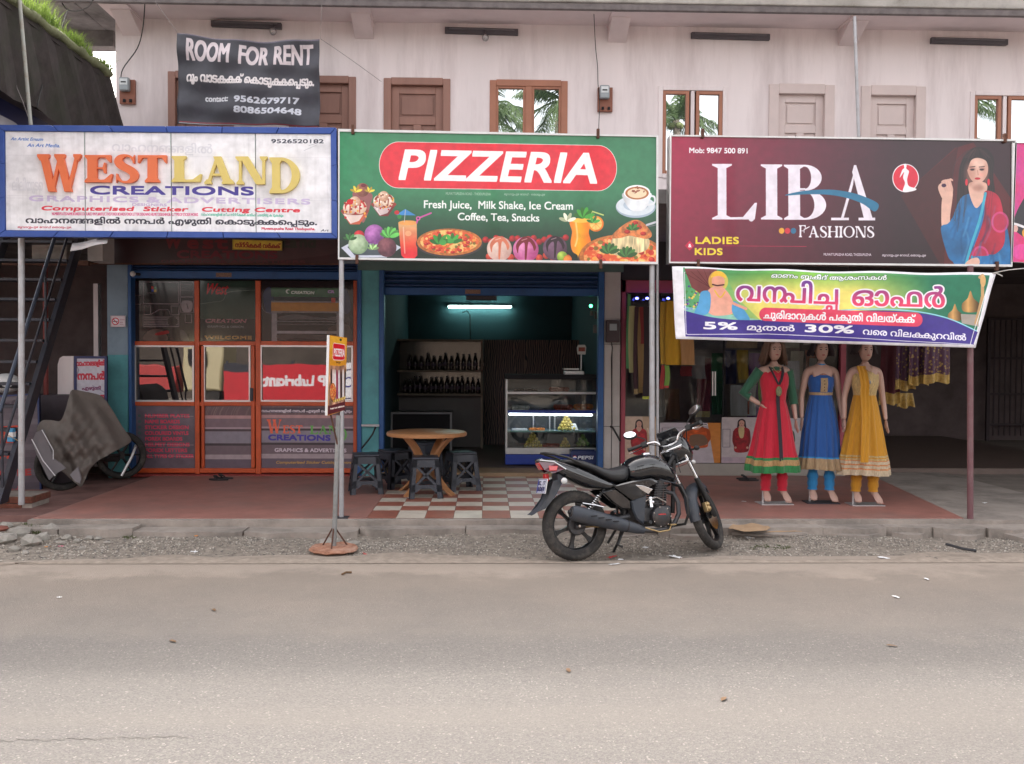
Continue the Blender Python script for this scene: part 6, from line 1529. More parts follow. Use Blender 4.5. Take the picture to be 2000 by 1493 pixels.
# shirts and cloth stacks seen through the glass
for i, (a, b, t, bt_, c, lab) in enumerate(((1330,1352,716,735,(.42,.06,.07),'folded red cloth behind the glass'),(1352,1378,695,740,(.26,.24,.26),'grey shirt hanging behind the glass'),(1420,1480,660,680,(.38,.26,.17),'pale brown folded cloth near the top of the shop'),(1528,1562,705,760,(.42,.40,.42),'pale grey shirt hanging between the red and blue mannequins'),
      (1428,1478,752,812,(.38,.36,.37),'grey cloth with a red stripe standing behind the glass'),(1530,1560,664,680,(.30,.27,.22),'grey folded cloth on the top rack'),(1570,1618,660,674,(.42,.36,.32),'pale folded cloth on the top rack'),(1482,1500,740,785,(.16,.30,.06),'green cloth hanging behind the red mannequin'),(1580,1632,700,900,(.30,.29,.31),'pale grey cloth hanging behind the blue mannequin'))):
    sari(a, b, t, bt_, YB+.5+.07*i, c, 40+i, lab, None, name='hanging_shirt', amp=.01)
r6 = random.Random(4); names_ = ['maroon','dark green','navy','mustard','violet','grey','cream','rust red','teal','pink','brown','white']
cols_ = [(.16,.02,.04),(.03,.12,.06),(.03,.04,.14),(.42,.26,.04),(.14,.04,.18),(.20,.19,.2),(.45,.40,.32),(.34,.07,.03),(.03,.16,.18),(.42,.10,.2),(.16,.09,.05),(.5,.48,.48)]
spots6 = [(1360,1388,700,815),(1390,1412,690,810),(1416,1438,684,750),(1440,1462,684,748),(1462,1484,690,820),(1500,1526,686,800),(1545,1570,686,790),(1572,1596,684,760),(1600,1622,690,880),(1622,1640,684,900),(1300,1328,760,820),(1268,1296,740,815)]
for i, (a, b, t, bt_) in enumerate(spots6): sari(a, b, t, bt_, YB+1.0+.12*(i % 3), cols_[i], 70+i, names_[i]+' garment hanging on the rack inside the fashion shop', ((.4,.3,.12), .1) if i % 3 == 0 else None, name='hanging_garment', amp=.02)
tag(MB().box(X(1446,13), X(1449,13), 12.6, 12.62, Z(808,12.6), Z(755,12.6)).build('red_ribbon', M['red_box'], None), 'narrow red ribbon across the grey cloth behind the glass', 'ribbon')
M['blue_led'] = emis('blue_led', (.1,.12,1), 3)
led = None
for px in (1244, 1264, 1305):
    o = MB().ball((0,0,0), .016, 8, 6, (1.4,1,1)).build('blue_lamp', M['blue_led'], None, smooth=180); o.location = at(px, 583, YB-.1)
    tag(o, 'tiny glowing blue lamp atop the fashion shop '+{1244:'left of the thick pole',1264:'hard against the thick pole',1305:'right of the thin pole, nearest the banner'}[px], 'lamp')
# brocade skirts hanging on the right
def brocade():
    m_ = mat('brocade', (.10,.03,.06), rough=.5); n = m_.node_tree.nodes; l = m_.node_tree.links; b = n['Principled BSDF']
    tc = n.new('ShaderNodeTexCoord'); vo = n.new('ShaderNodeTexVoronoi'); vo.inputs['Scale'].default_value = 26; l.new(tc.outputs['Object'], vo.inputs[0])
    cr_ = n.new('ShaderNodeValToRGB'); cr_.color_ramp.elements[0].position = .25; cr_.color_ramp.elements[0].color = (.32,.21,.07,1); cr_.color_ramp.elements[1].position = .42; cr_.color_ramp.elements[1].color = (.075,.025,.06,1)
    l.new(vo.outputs['Distance'], cr_.inputs[0]); l.new(cr_.outputs[0], b.inputs['Base Color']); return m_
mb_ = brocade(); mk('gold_hem', (.42,.27,.07), rough=.4, var=.4, scale=30); mk('maroon_cl', (.10,.02,.03), rough=.8, var=.2)
for i, (a, b, t, bt_, Y, m_, lab) in enumerate(((1752,1784,640,762,11.2,mb_,'violet and gold brocade skirt hanging furthest left of the brocade row'),(1776,1812,640,752,11.1,mb_,'violet and gold brocade skirt hanging in the middle of the row'),(1808,1855,640,748,11.0,mb_,'wide violet and gold brocade skirt hanging at the right end of the row'),
        (1722,1756,650,790,11.5,M['maroon_cl'],'dark maroon cloth hanging behind the yellow mannequin'),(1755,1784,768,796,11.6,M['gold_hem'],'short gold cloth showing under the brocade skirts'))):
    x0, x1 = X(a, Y), X(b, Y); zt, zb = Z(t, Y, a), Z(bt_, Y, a); tt = thing('brocade_skirt', lab, 'skirt', ((x0+x1)/2, Y, zb)); ph = i*1.7
    f = lambda u, v: (x0+(x1-x0)*u+.04*(1-v)*(u-.5), Y-.03*math.sin(u*14+ph)*(1.1-v), zb+(zt-zb)*v+.015*math.sin(u*9+ph)*(1-v))
    MB().grid(24, 6, lambda u, v: f(u, .16+.84*v), uv=False).build('cloth', m_, tt, smooth=180, fix=False); MB().grid(24, 2, lambda u, v: f(u, .16*v), uv=False).build('hem', M['gold_hem'], tt, smooth=180, fix=False)
tag(MB().cyl(at(1655, 640, 11.3), at(1870, 640, 11.0), .015).build('clothes_rail', M['steel_dark'], None), 'dark rail behind the offer banner that carries the brocade skirts', 'rail')
# ------------------------------------------------------------------ mannequins
def skin_body(name, joints, edges, radii, m_, parent, root=0, sub=2):
    me = bpy.data.meshes.new(name); me.from_pydata(joints, edges, [])
    o = bpy.data.objects.new(name, me); C.objects.link(o); o.parent = parent
    sk = o.modifiers.new('sk', 'SKIN'); sk.use_smooth_shade = True
    if not me.skin_vertices: bm = bmesh.new(); bm.from_mesh(me); bm.verts.layers.skin.verify(); bm.to_mesh(me); bm.free()
    for i, r_ in enumerate(radii):
        s_ = me.skin_vertices[0].data[i]; s_.radius = r_ if isinstance(r_, tuple) else (r_, r_); s_.use_root = (i == root)
    sb_ = o.modifiers.new('sb', 'SUBSURF'); sb_.levels = sub; sb_.render_levels = sub
    bpy.context.view_layer.update(); dg = bpy.context.evaluated_depsgraph_get()
    nm = bpy.data.meshes.new_from_object(o.evaluated_get(dg)); o.modifiers.clear(); o.data = nm; nm.name = name
    if not nm.materials: nm.materials.append(m_)
    else: nm.materials[0] = m_
    nm.polygons.foreach_set('use_smooth', [True]*len(nm.polygons))
    return o
mk('manikin', (.46,.29,.235), rough=.45, var=.05, scale=10)
def mannequin(loc, rz, arms, label, feet):
    """1.7 m display figure; x to its side, -y towards the street"""
    t = thing('mannequin', label, 'mannequin', loc, rz); t.scale = (.92, .95, 1.0)
    J = []; E_ = []; Rr = []
    def j(p, r_, par=None):
        J.append(p); Rr.append(r_)
        if par is not None: E_.append((par, len(J)-1))
        return len(J)-1
    pel = j((0,0,.98), (.13,.10)); wa = j((0,0,1.13), (.105,.08), pel); ch = j((0,-.01,1.30), (.135,.10), wa); up = j((0,0,1.42), (.12,.075), ch)
    nk = j((0,.005,1.485), (.045,.045), up); n2 = j((0,-.005,1.53), (.042,.045), nk); 
    for s_, (el, wr) in zip((-1, 1), arms):
        sh_ = j((s_*.165,.005,1.41), (.05,.05), up); e = j(el, (.034,.034), sh_); mid = j(tuple((Vector(el)+Vector(wr))/2), (.031,.031), e); w_ = j(wr, (.019,.023), mid)
    for s_, (kn, an, to) in zip((-1, 1), feet):
        hp = j((s_*.085,0,.90), (.085,.085), pel); k_ = j(kn, (.05,.052), hp); cf = j(tuple(Vector(kn)*.6+Vector(an)*.4+Vector((0,.01,0))), (.045,.05), k_); a = j(an, (.027,.032), cf)
    skin_body('body', J, E_, Rr, M['manikin'], t)
    for s_, (kn, an, to) in zip((-1, 1), feet):
        a = Vector(an); d = Vector(to)-a
        rr = []
        for k in range(8):
            q = k/7; c = a+d*q+Vector((0, 0, .012*math.sin(math.pi*q))); w_ = [.030,.034,.036,.038,.042,.044,.040,.020][k]; h_ = [.036,.040,.034,.026,.022,.018,.014,.008][k]
            rr.append([(c.x+w_*math.cos(b_), c.y, c.z+h_*math.sin(b_)) for b_ in np.linspace(0, 2*math.pi, 10, endpoint=False)])
        MB().loft(rr).build('foot', M['manikin'], t, smooth=60, world=False)
        for k in range(5):
            bx = to[0]+(-.03+.015*k); MB().tube([(bx*1.0, to[1]+.03, to[2]+.008), (bx, to[1]-.012+.006*abs(k-1.5), to[2]+.002)], [.010,.007], 6).build('toe', M['manikin'], t, smooth=60, world=False)
    # hands with separate fingers
    for s_, (el, wr) in zip((-1, 1), arms):
        w_ = Vector(wr); d = (w_-Vector(el)).normalized(); side = Vector((0,-1,0)).cross(d).normalized() if abs(d.y) < .9 else Vector((1,0,0))
        nrm = d.cross(side).normalized()
        hip = abs(el[0]) > .3
        if hip: d2 = Vector((-s_*-.0 + (-s_)*-.0, 0, 0)); 
        p0 = w_; 
        MB().tube([p0, p0+d*.035, p0+d*.075], [.020,.028,.027], 8, flat=.55).build('palm', M['manikin'], t, smooth=60, world=False)
        for k in range(4):
            o_ = nrm*(-.021+.014*k); L = (.058,.066,.062,.050)[k]; b0_ = p0+d*.072+o_
            MB().tube([b0_, b0_+d*L*.5+side*.004*s_, b0_+d*L+side*.014*s_], [.0075,.0068,.005], 6).build('finger', M['manikin'], t, smooth=60, world=False)
        b0_ = p0+d*.025-nrm*.022; MB().tube([b0_, b0_-nrm*.018+d*.022, b0_-nrm*.02+d*.052], [.009,.008,.006], 6).build('thumb', M['manikin'], t, smooth=60, world=False)
    # head with a face
    hd = MB(); rr = []
    prof = [(1.525,.030,.034,-.0),(1.545,.044,.058,-.014),(1.565,.055,.072,-.018),(1.59,.066,.082,-.014),(1.62,.072,.090,-.008),(1.65,.075,.095,-.002),(1.68,.074,.096,.002),(1.71,.066,.088,.004),(1.735,.046,.064,.006),(1.747,.016,.024,.006)]
    for z, rx, ry, cy in prof: rr.append([(rx*math.cos(b_), cy+ry*math.sin(b_), z) for b_ in np.linspace(0, 2*math.pi, 20, endpoint=False)])
    hd.loft(rr); hd.loft([[(-.005,-.098,1.645),(.005,-.098,1.645),(.004,-.085,1.66),(-.004,-.085,1.66)], [(-.014,-.106,1.608),(.014,-.106,1.608),(.012,-.085,1.604),(-.012,-.085,1.604)]])
    hd.build('head', M['manikin'], t, smooth=60, world=False)
    for s_ in (-1, 1):
        MB().ball((s_*.029,-.088,1.643), .0115, 10, 6, (1.3,.6,.6)).build('eye', mk('eye', (.05,.03,.03), rough=.3), t, smooth=180, world=False)
        MB().tube([(s_*.014,-.096,1.662),(s_*.03,-.094,1.668),(s_*.045,-.082,1.662)], .0028, 5).build('eyebrow', M['dark'], t, world=False)
        MB().ball((s_*.075,.002,1.64), .018, 8, 6, (.4,.7,1.1)).build('ear', M['manikin'], t, smooth=180, world=False)
    MB().ball((0,-.092,1.585), .012, 10, 6, (1.7,.7,.55)).build('lips', mk('lips', (.35,.06,.06), rough=.4), t, smooth=180, world=False)
    return t
def hair(t, col, long_, top=1.775, fluffy=.0, seed=1, fringe=True):
    rs = random.Random(seed); m_ = mat('hair%d' % seed, col, rough=.7, var=.35, scale=30, stretch=(4,4,.4))
    mb = MB()
    for k in range(150):
        a = R(rs.uniform(-62, 242)); r0 = .030; x0, y0 = math.cos(a), math.sin(a)
        w_ = 1+rs.uniform(-.12, .15)+fluffy
        L = long_*rs.uniform(.75, 1.05)
        p = [Vector((x0*.02, y0*.02+.005, top)), Vector((x0*.060*w_, .008+y0*.082*w_, top-.035)), Vector((x0*.084*w_, .012+y0*.102*w_, top-.10)), Vector((x0*.096*w_, .018+y0*.108*w_, top-.10-L*.4)), Vector((x0*(.10+.03*fluffy*3)*w_+.01*rs.uniform(-1,1), .03+y0*.11*w_, top-.10-L))]
        if y0 < -.55: p = [q for q in p[:3]]; p[2] = p[2]+Vector((0, .0, .035))
        mb.tube(p, [.014,.017,.016,.013,.005][:len(p)], 5)
    mb.build('hair', m_, t, smooth=180, world=False)
def gown(t, name, rings, m_, folds=14, n=96, seed=0, parent=None):
    """rings: (z, rx, ry, fold depth, yoff)"""
    rs = random.Random(seed); ph = rs.uniform(0, 6); rr = []
    for i, (z, rx, ry, fd, *yo) in enumerate(rings):
        yo = yo[0] if yo else 0; q_ = min(1, max(0, (1.0-z)/.5)); rx *= 1-.10*q_; ry *= 1-.08*q_; fd *= 1+.5*q_; z += .05*min(1, max(0, (.62-z)/.2))
        rr.append([((rx+fd*(math.sin(folds*b_+ph)+.5*math.sin(folds*1.7*b_+2+ph)))*math.cos(b_), yo+(ry+fd*(math.sin(folds*b_+ph)+.5*math.sin(folds*1.7*b_+2+ph)))*math.sin(b_), z+.25*fd*math.sin(3*b_+ph)) for b_ in np.linspace(0, 2*math.pi, n, endpoint=False)])
    o = MB().loft(rr, caps=False).build(name, m_, parent or t, smooth=180, world=False)
    return o
def cm(name, col, var=.1, sc=20, rough=.8, **k): return mat('cloth_'+name, col, rough=rough, var=var, scale=sc, stretch=(3,3,.5), sheen=.25, bump=.5, bscale=22, **k)
FEET = (((-.08,-.02,.52),(-.075,.03,.13),(-.085,-.09,.03)), ((.10,-.03,.52),(.115,.0,.13),(.15,-.13,.02)))
def man_at(pxf, pyf): p = atz(pxf, pyf, PZ+.02); return (p.x, p.y+.06, PZ+.012)
def stand(t, m_=None):
    MB().box(-.17, .21, -.12, .12, -.011, -.003).build('base_plate', M['aluminium'] if m_ is None else m_, t, world=False)
    MB().cyl((-.10,.04,-.004), (-.10,.04,.12), .012).build('support_rod', M['aluminium'], t, world=False)
def leggings(t, m_, bulge=.012):
    for s_, (kn, an, to) in zip((-1, 1), FEET):
        k_, a_ = Vector(kn), Vector(an); rr = []
        for i in range(15):
            q = i/14; c = k_*(1-q)+(a_+Vector((0,0,.0)))*q; r_ = .062*(1-q)+.043*q+(.010*math.sin(i*2.3) if q > .45 else 0)*.6+bulge*(q > .5)
            rr.append([(c.x+r_*math.cos(b_), c.y+r_*math.sin(b_), c.z+.03*0) for b_ in np.linspace(0, 2*math.pi, 14, endpoint=False)])
        MB().loft(rr, caps=False).build('legging', m_, t, smooth=180, world=False)
def band(t, rings, z0, z1, m_, name, seed, folds, off=.004, z_=None):
    """a strip of trim lying just outside the skirt between two heights"""
    zs = sorted(rings, key=lambda r_: r_[0]); out = []
    for k in range(4):
        z = z0+(z1-z0)*k/3; v = [np.interp(z, [q[0] for q in zs], [q[i] for q in zs]) for i in (1, 2, 3)]
        out.append((z, v[0]+off, v[1]+off, v[2]))
    return gown(t, name, out, m_, folds, seed=seed)
# red
HAND = ((-.085-.14,-.0,1.07),)
t = mannequin(man_at(1512, 982), R(3), (((-.345,.06,1.17),(-.17,-.03,1.055)), ((.245,.04,1.13),(.255,-.03,.885))), 'mannequin with long brown hair in a red gown with green sleeves, hand on hip', FEET); stand(t)
hair(t, (.13,.075,.05), .20, fluffy=.22, seed=5)
red = cm('red', (.50,.008,.03)); grn = cm('green', (.02,.10,.055)); blk = cm('black', (.02,.012,.02)); gold = cm('gold', (.38,.22,.08), var=.5, sc=60, rough=.5); grn2 = cm('green2', (.02,.18,.05), var=.3)
gown(t, 'inner_top', [(1.465,.058,.05,0),(1.435,.125,.078,0),(1.39,.150,.098,0)], grn, seed=2)
sk_ = [(1.10,.135,.115,.001),(1.0,.165,.14,.003),(.85,.205,.17,.006),(.70,.24,.20,.009),(.55,.275,.225,.012),(.46,.30,.24,.014)]
gown(t, 'bodice', [(1.43,.115,.075,0,.0),(1.40,.155,.10,.0),(1.34,.168,.13,.0,-.01),(1.27,.165,.135,.0,-.012),(1.20,.148,.118,.001,-.005),(1.10,.135,.115,.001)], red, seed=2)
gown(t, 'skirt', sk_, red, 11, seed=2)
rb = sk_+[(.40,.315,.255,.016),(.32,.325,.265,.017)]
band(t, rb, .46, .425, grn2, 'trim', 2, 11); band(t, rb, .425, .365, gold, 'trim', 2, 11, .005); band(t, rb, .365, .29, grn2, 'trim', 2, 11, .007)
MB().grid(2, 14, lambda u, v: (-.022+.044*u, -(np.interp(1.24-.77*v, [.46,.7,.85,1.0,1.1,1.2,1.24], [.262,.217,.185,.150,.130,.132,.150])), 1.24-.77*v), uv=False).build('placket', blk, t, smooth=180, world=False, fix=False)
for s_ in (-1, 1): MB().tube([(s_*.075,-.055,1.455),(s_*.062,-.115,1.40),(s_*.035,-.148,1.33),(s_*.004,-.155,1.27)], [.014,.016,.016,.014], 6, flat=.5).build('neck_trim', blk, t, smooth=60, world=False)
MB().ball((0,-.158,1.20), .036, 12, 8, (1,.25,1.5)).build('pendant', mk('pendant', (.16,.17,.08), rough=.5, var=.5, scale=60), t, smooth=180, world=False)
MB().tube([(-.05,-.05,1.47),(-.03,-.115,1.42),(0,-.135,1.395),(.03,-.115,1.42),(.05,-.05,1.47)], .004, 6).build('necklace', gold, t, smooth=180, world=False)
for (a, e, w_) in (((-.165,.0,1.42),(-.345,.06,1.17),(-.27,.02,1.13)), ((.165,.0,1.42),(.245,.04,1.13),(.25,.02,1.05))): MB().tube([a, tuple((Vector(a)+Vector(e))/2), e, w_], [.062,.056,.052,.048], 12).build('sleeve', grn, t, smooth=60, world=False)
MB().tube([(-.13,-.0,1.43),(0,-.03,1.44),(.13,0,1.43)], [.05,.06,.05], 10, flat=.5).build('sleeve', grn, t, smooth=60, world=False)
leggings(t, red)
# blue
t = mannequin(man_at(1604, 980), R(-4), (((-.215,.03,1.14),(-.225,-.03,.90)), ((.225,.03,1.14),(.245,-.04,.89))), 'mannequin with dark hair in a sleeveless blue gown with a tan bodice panel', FEET); stand(t, M['steel_dark'])
hair(t, (.022,.014,.018), .10, fluffy=.18, seed=7)
blu = cm('blue', (.012,.08,.30)); cyan = cm('cyan', (.02,.22,.50)); tan = cm('tan', (.36,.25,.14), var=.3, sc=40); net = cm('net', (.30,.14,.10), var=.3)
sk_ = [(1.16,.125,.108,.001),(1.05,.150,.13,.004),(.90,.185,.155,.006),(.75,.215,.178,.008),(.60,.235,.195,.009),(.45,.25,.205,.010)]
gown(t, 'bodice', [(1.37,.130,.095,0,.0),(1.33,.148,.125,.0,-.008),(1.27,.148,.128,.0,-.01),(1.20,.132,.112,.001,-.004),(1.16,.127,.11,.001)], blu, seed=3)
gown(t, 'yoke', [(1.45,.060,.050,0),(1.42,.115,.075,0),(1.37,.133,.097,0)], net, seed=3)
gown(t, 'collar', [(1.49,.050,.052,0),(1.455,.055,.054,0)], cyan, seed=3)
gown(t, 'skirt', sk_, blu, 16, seed=3)
rb = sk_+[(.43,.255,.21,.011),(.31,.27,.225,.018)]
band(t, rb, .455, .435, cyan, 'trim', 3, 16); band(t, rb, .435, .31, tan, 'ruffle', 3, 16, .004)
band(t, [(1.16,.127,.11,.001),(1.20,.132,.112,.001)], 1.155, 1.185, tan, 'waist_band', 3, 16, .005)
MB().grid(3, 8, lambda u, v: (-.04+.08*u, -(np.interp(1.34-.15*v, [1.19,1.27,1.34], [.122,.146,.132])), 1.34-.15*v), uv=False).build('bodice_panel', tan, t, smooth=180, world=False, fix=False)
for z in (1.31,1.275,1.24,1.21): MB().ball((0,-.150 if z > 1.25 else -.140, z), .006, 6, 5).build('button', M['dark'], t, world=False)
leggings(t, cyan)
# yellow
t = mannequin(man_at(1690, 984), R(0), (((-.225,.03,1.14),(-.24,-.02,.90)), ((.225,.03,1.14),(.24,-.03,.89))), 'mannequin with dark hair in a golden yellow gown and shawl', FEET); stand(t)
hair(t, (.025,.016,.018), .08, fluffy=.18, seed=9)
yel = cm('yellow', (.52,.24,.012)); gl2 = cm('gold2', (.48,.33,.13), var=.5, sc=50, rough=.5); cream = cm('cream', (.52,.42,.29), var=.35, sc=50); org = cm('orangetrim', (.55,.22,.08), var=.3)
sk_ = [(1.16,.125,.11,.001),(1.05,.150,.135,.004),(.90,.185,.16,.006),(.75,.225,.185,.009),(.60,.26,.21,.011),(.46,.29,.23,.013)]
gown(t, 'bodice', [(1.45,.060,.050,0),(1.42,.135,.080,0),(1.37,.158,.105,0,-.003),(1.33,.155,.128,.0,-.008),(1.27,.152,.13,.0,-.01),(1.20,.132,.112,.001,-.004),(1.16,.127,.11,.001)], gl2, seed=4)
gown(t, 'skirt', sk_, yel, 14, seed=4)
rb = sk_+[(.40,.30,.24,.015),(.27,.315,.25,.018)]
for z0, z1, m_, o_ in ((.50,.475,gl2,.003),(.46,.435,gl2,.004),(.435,.42,org,.004),(.42,.39,cream,.005),(.39,.375,org,.005),(.375,.345,cream,.006),(.345,.33,org,.006),(.33,.27,cream,.007)): band(t, rb, z0, z1, m_, 'trim', 4, 14, o_)
MB().grid(8, 26, lambda u, v: (-.13+.10*u+.02*math.sin(v*4)-.015*v, -(np.interp(1.46-1.0*v, [.46,.6,.75,.9,1.05,1.16,1.27,1.37,1.46], [.275,.255,.225,.197,.165,.135,.152,.12,.06]))-.012-.010*math.sin(u*14+v*3), 1.47-1.0*v), uv=False).build('shawl', yel, t, smooth=180, world=False, fix=False)
MB().ball((-.01,-.15,1.30), .022, 10, 6, (1,.3,1)).build('brooch', mk('brooch', (.2,.2,.2), rough=.3), t, smooth=180, world=False)
MB().tube([(-.05,-.05,1.47),(-.03,-.115,1.43),(0,-.135,1.405),(.03,-.115,1.43),(.05,-.05,1.47)], .004, 6).build('necklace', gold, t, smooth=180, world=False)
leggings(t, yel)
# slippers on the porch
def slipper_pair(px, py, lab, rot, m_):
    p = atz(px, py, PZ); t = thing('slippers', lab, 'slippers', (p.x, p.y, PZ+.001), rot)
    for s_ in (-1, 1):
        o = [(s_*.07+.045*math.cos(a)*(1.1 if math.sin(a) > 0 else .85), .13*math.sin(a)) for a in np.linspace(0, 2*math.pi, 18, endpoint=False)]
        MB().prismz(o, 0, .018).build('sole', m_, t, world=False, bevel=.004)
        MB().tube([(s_*.07-.04,.0,.018),(s_*.07-.02,.04,.05),(s_*.07,.06,.052),(s_*.07+.02,.04,.05),(s_*.07+.04,0,.018)], [.008,.012,.014,.012,.008], 6).build('strap', m_, t, smooth=60, world=False)
mk('slip_black', (.02,.018,.02), rough=.6)
slipper_pair(432, 937, 'pair of black slippers on the red floor before the orange door', R(80), M['slip_black'])
slipper_pair(1460, 938, 'pair of dark slippers beside the red dressed mannequin', R(85), M['slip_black'])
# ------------------------------------------------------------------ the black motorbike at the kerb
mk('bike_gloss', (.008,.009,.012), rough=.14, var=.15, scale=6, coat=1.0, dirt=(.05,.047,.045), dscale=7, damt=.35)
mk('bike_matt', (.035,.042,.055), rough=.5, var=.15, dirt=(.10,.09,.085), dscale=6, damt=.5)
mk('bike_black', (.012,.012,.013), rough=.5, var=.2, dirt=(.06,.05,.045), dscale=9, damt=.4)
mk('seat_vinyl', (.022,.023,.026), rough=.42, var=.1, bump=.2, bscale=120, dirt=(.06,.055,.05), dscale=6, damt=.3)
mk('tyre', (.028,.026,.025), rough=.85, var=.2, dirt=(.15,.13,.11), dscale=9, damt=.55, bump=.2, bscale=80)
mk('alloy', (.018,.018,.02), rough=.35, metal=.4, dirt=(.09,.08,.07), dscale=12, damt=.5)
mk('chrome', (.75,.75,.77), rough=.13, metal=1.0, var=.05)
mk('engine_grey', (.055,.055,.06), rough=.4, metal=.5, var=.25, dirt=(.14,.11,.09), dscale=14, damt=.5)
mk('brass_metal', (.45,.32,.16), rough=.35, metal=.8); mk('tail_red', (.50,.015,.02), rough=.12, coat=1); mk('tail_dark', (.10,.02,.04), rough=.12, coat=1); mk('lens_clear', (.6,.6,.6), rough=.1); mk('mirror', (.9,.93,1.0), rough=.03, metal=1, var=.01)
bp_ = atz(1126, 1097, 0.0)
bike = thing('motorbike', 'black motorbike leaning on its side stand by the road with its front wheel turned', 'motorbike', (bp_.x, bp_.y+.03, .0))
bike.rotation_euler = (R(-7), 0, R(18.5)); bike.scale = (.95, .95, .95)
def part(mb, name, m_, par=None, **k): return mb.build(name, m_, par or bike, world=False, **k)
def shell(mb, rings, n=20, e=2.5, y0=0):
    rr = []
    for x, zl, zh, hw in rings:
        zc, hz = (zl+zh)/2, (zh-zl)/2; r_ = []
        for k in range(n):
            a = 2*math.pi*k/n; c, s_ = math.cos(a), math.sin(a)
            r_.append((x, y0+math.copysign(abs(c)**(2/e), c)*hw, zc+math.copysign(abs(s_)**(2/e), s_)*hz))
        rr.append(r_)
    return mb.loft(rr)
def side_plate(pts, hy, name, m_, th=.02, bulge=.012):
    """plates on both flanks, rounded outwards"""
    cx_ = sum(p[0] for p in pts)/len(pts); cz_ = sum(p[1] for p in pts)/len(pts)
    for s_ in (-1, 1):
        a = [(x, s_*(hy-th), z) for x, z in pts]; b = [(x, s_*hy, z) for x, z in pts]; c = [(cx_+(x-cx_)*.86, s_*(hy+bulge), cz_+(z-cz_)*.86) for x, z in pts]
        part(MB().loft([a, b, c]), name, m_, smooth=35)
def wheel(name, R_, w_, tw, x, z, par, front):
    wt = MB(); prof = []
    for k in range(15):
        a = -math.pi/2+math.pi*k/14; prof.append((R_-tw*.55+tw*.55*math.cos(a)*1.0, w_*math.sin(a)))
    ty = [(R_-tw*1.15, -w_*.62)]+prof+[(R_-tw*1.15, w_*.62)]
    wt.lathe(ty, (x, 0, z), 48, 'y', caps=False); o = part(wt, 'tyre', M['tyre'], par, smooth=50)
    gr = MB()                                                 # tread blocks
    for k in range(44):
        for s_ in (-1, 1):
            a = 2*math.pi*(k+.25*s_)/44; 
            def q(r_, da, y): return (x+r_*math.cos(a+da), y, z+r_*math.sin(a+da))
            y0, y1 = s_*w_*.12, s_*w_*.72; r0, r1 = R_+.0012, R_-tw*.22
            gr.loft([[q(r0,0,y0), q(r0,.05,y0), q(r1,.085,y1), q(r1,.03,y1)], [q(r0-.006,0,y0), q(r0-.006,.05,y0), q(r1-.008,.085,y1), q(r1-.008,.03,y1)]])
    part(gr, 'tread', M['tyre'], par)
    ri = MB().lathe([(R_-tw*1.12,-w_*.6),(R_-tw*1.3,-w_*.58),(R_-tw*1.42,-w_*.3),(R_-tw*1.42,w_*.3),(R_-tw*1.3,w_*.58),(R_-tw*1.12,w_*.6)], (x,0,z), 40, 'y', caps=False)
    n_ = 6
    for k in range(n_):
        a = 2*math.pi*k/n_+.3; c, s_ = math.cos(a), math.sin(a); r1 = R_-tw*1.4; t_ = (-s_, c)
        rr = []
        for r_, ww, yy in ((.035,.026,.022),(.10,.014,.016),(r1*.75,.014,.014),(r1,.026,.018)):
            rr.append([(x+c*r_+t_[0]*ww*e_, f_*yy, z+s_*r_+t_[1]*ww*e_) for e_, f_ in ((-1,-1),(1,-1),(1,1),(-1,1))])
        ri.loft(rr)
    part(ri, 'rim', M['alloy'], par, smooth=40)
    part(MB().lathe([(.001,-.06),(.03,-.06),(.045,-.045),(.045,.045),(.03,.06),(.001,.06)], (x,0,z), 20, 'y'), 'hub', M['engine_grey'], par, smooth=40)
rear = part(MB().cyl((0,-.11,.305), (0,.11,.305), .011), 'rear_axle', M['chrome'], smooth=50)
wheel('rear_wheel', .305, .052, .075, 0, .305, bike, False)
part(MB().lathe([(.001,-.062),(.075,-.062),(.085,-.05),(.085,-.03),(.001,-.03)], (0,0,.305), 28, 'y'), 'drum_brake', M['engine_grey'], smooth=40)
# frame, swingarm, shock
sw = MB()
for s_ in (-1, 1): sw.tube([(-.03, s_*.085, .30), (.2, s_*.085, .32), (.50, s_*.075, .36)], .019, 8, flat=1.4)
part(sw, 'swingarm', M['engine_grey'], smooth=50)
fm_ = MB(); fm_.tube([(1.02,0,.88),(.92,0,.72),(.60,0,.62),(.30,0,.60)], .022, 8)
fm_.tube([(1.02,0,.84),(1.0,0,.60),(.98,0,.36)], .02, 8)
for s_ in (-1, 1): fm_.tube([(.45,s_*.07,.36),(.48,s_*.09,.60),(.30,s_*.10,.66),(-.10,s_*.08,.78),(-.24,s_*.05,.84)], .014, 8)
part(fm_, 'frame', M['bike_black'], smooth=50)
sp = MB(); sp.cyl((.02,-.10,.34), (.26,-.10,.62), .011)
hx = [(.07+.13*k/70+.024*math.cos(k*.9)*.75, -.10+.024*math.sin(k*.9), .40+.155*k/70-.024*math.cos(k*.9)*.65) for k in range(71)]
part(MB().tube(hx, .0045, 5), 'shock_spring', M['chrome'], smooth=60); part(sp, 'shock_absorber', M['bike_black'], smooth=50)
part(MB().tube([(.03,-.12,.50),(.16,-.125,.475),(.23,-.12,.455)], .007, 6), 'chrome_rod', M['chrome'], smooth=50)
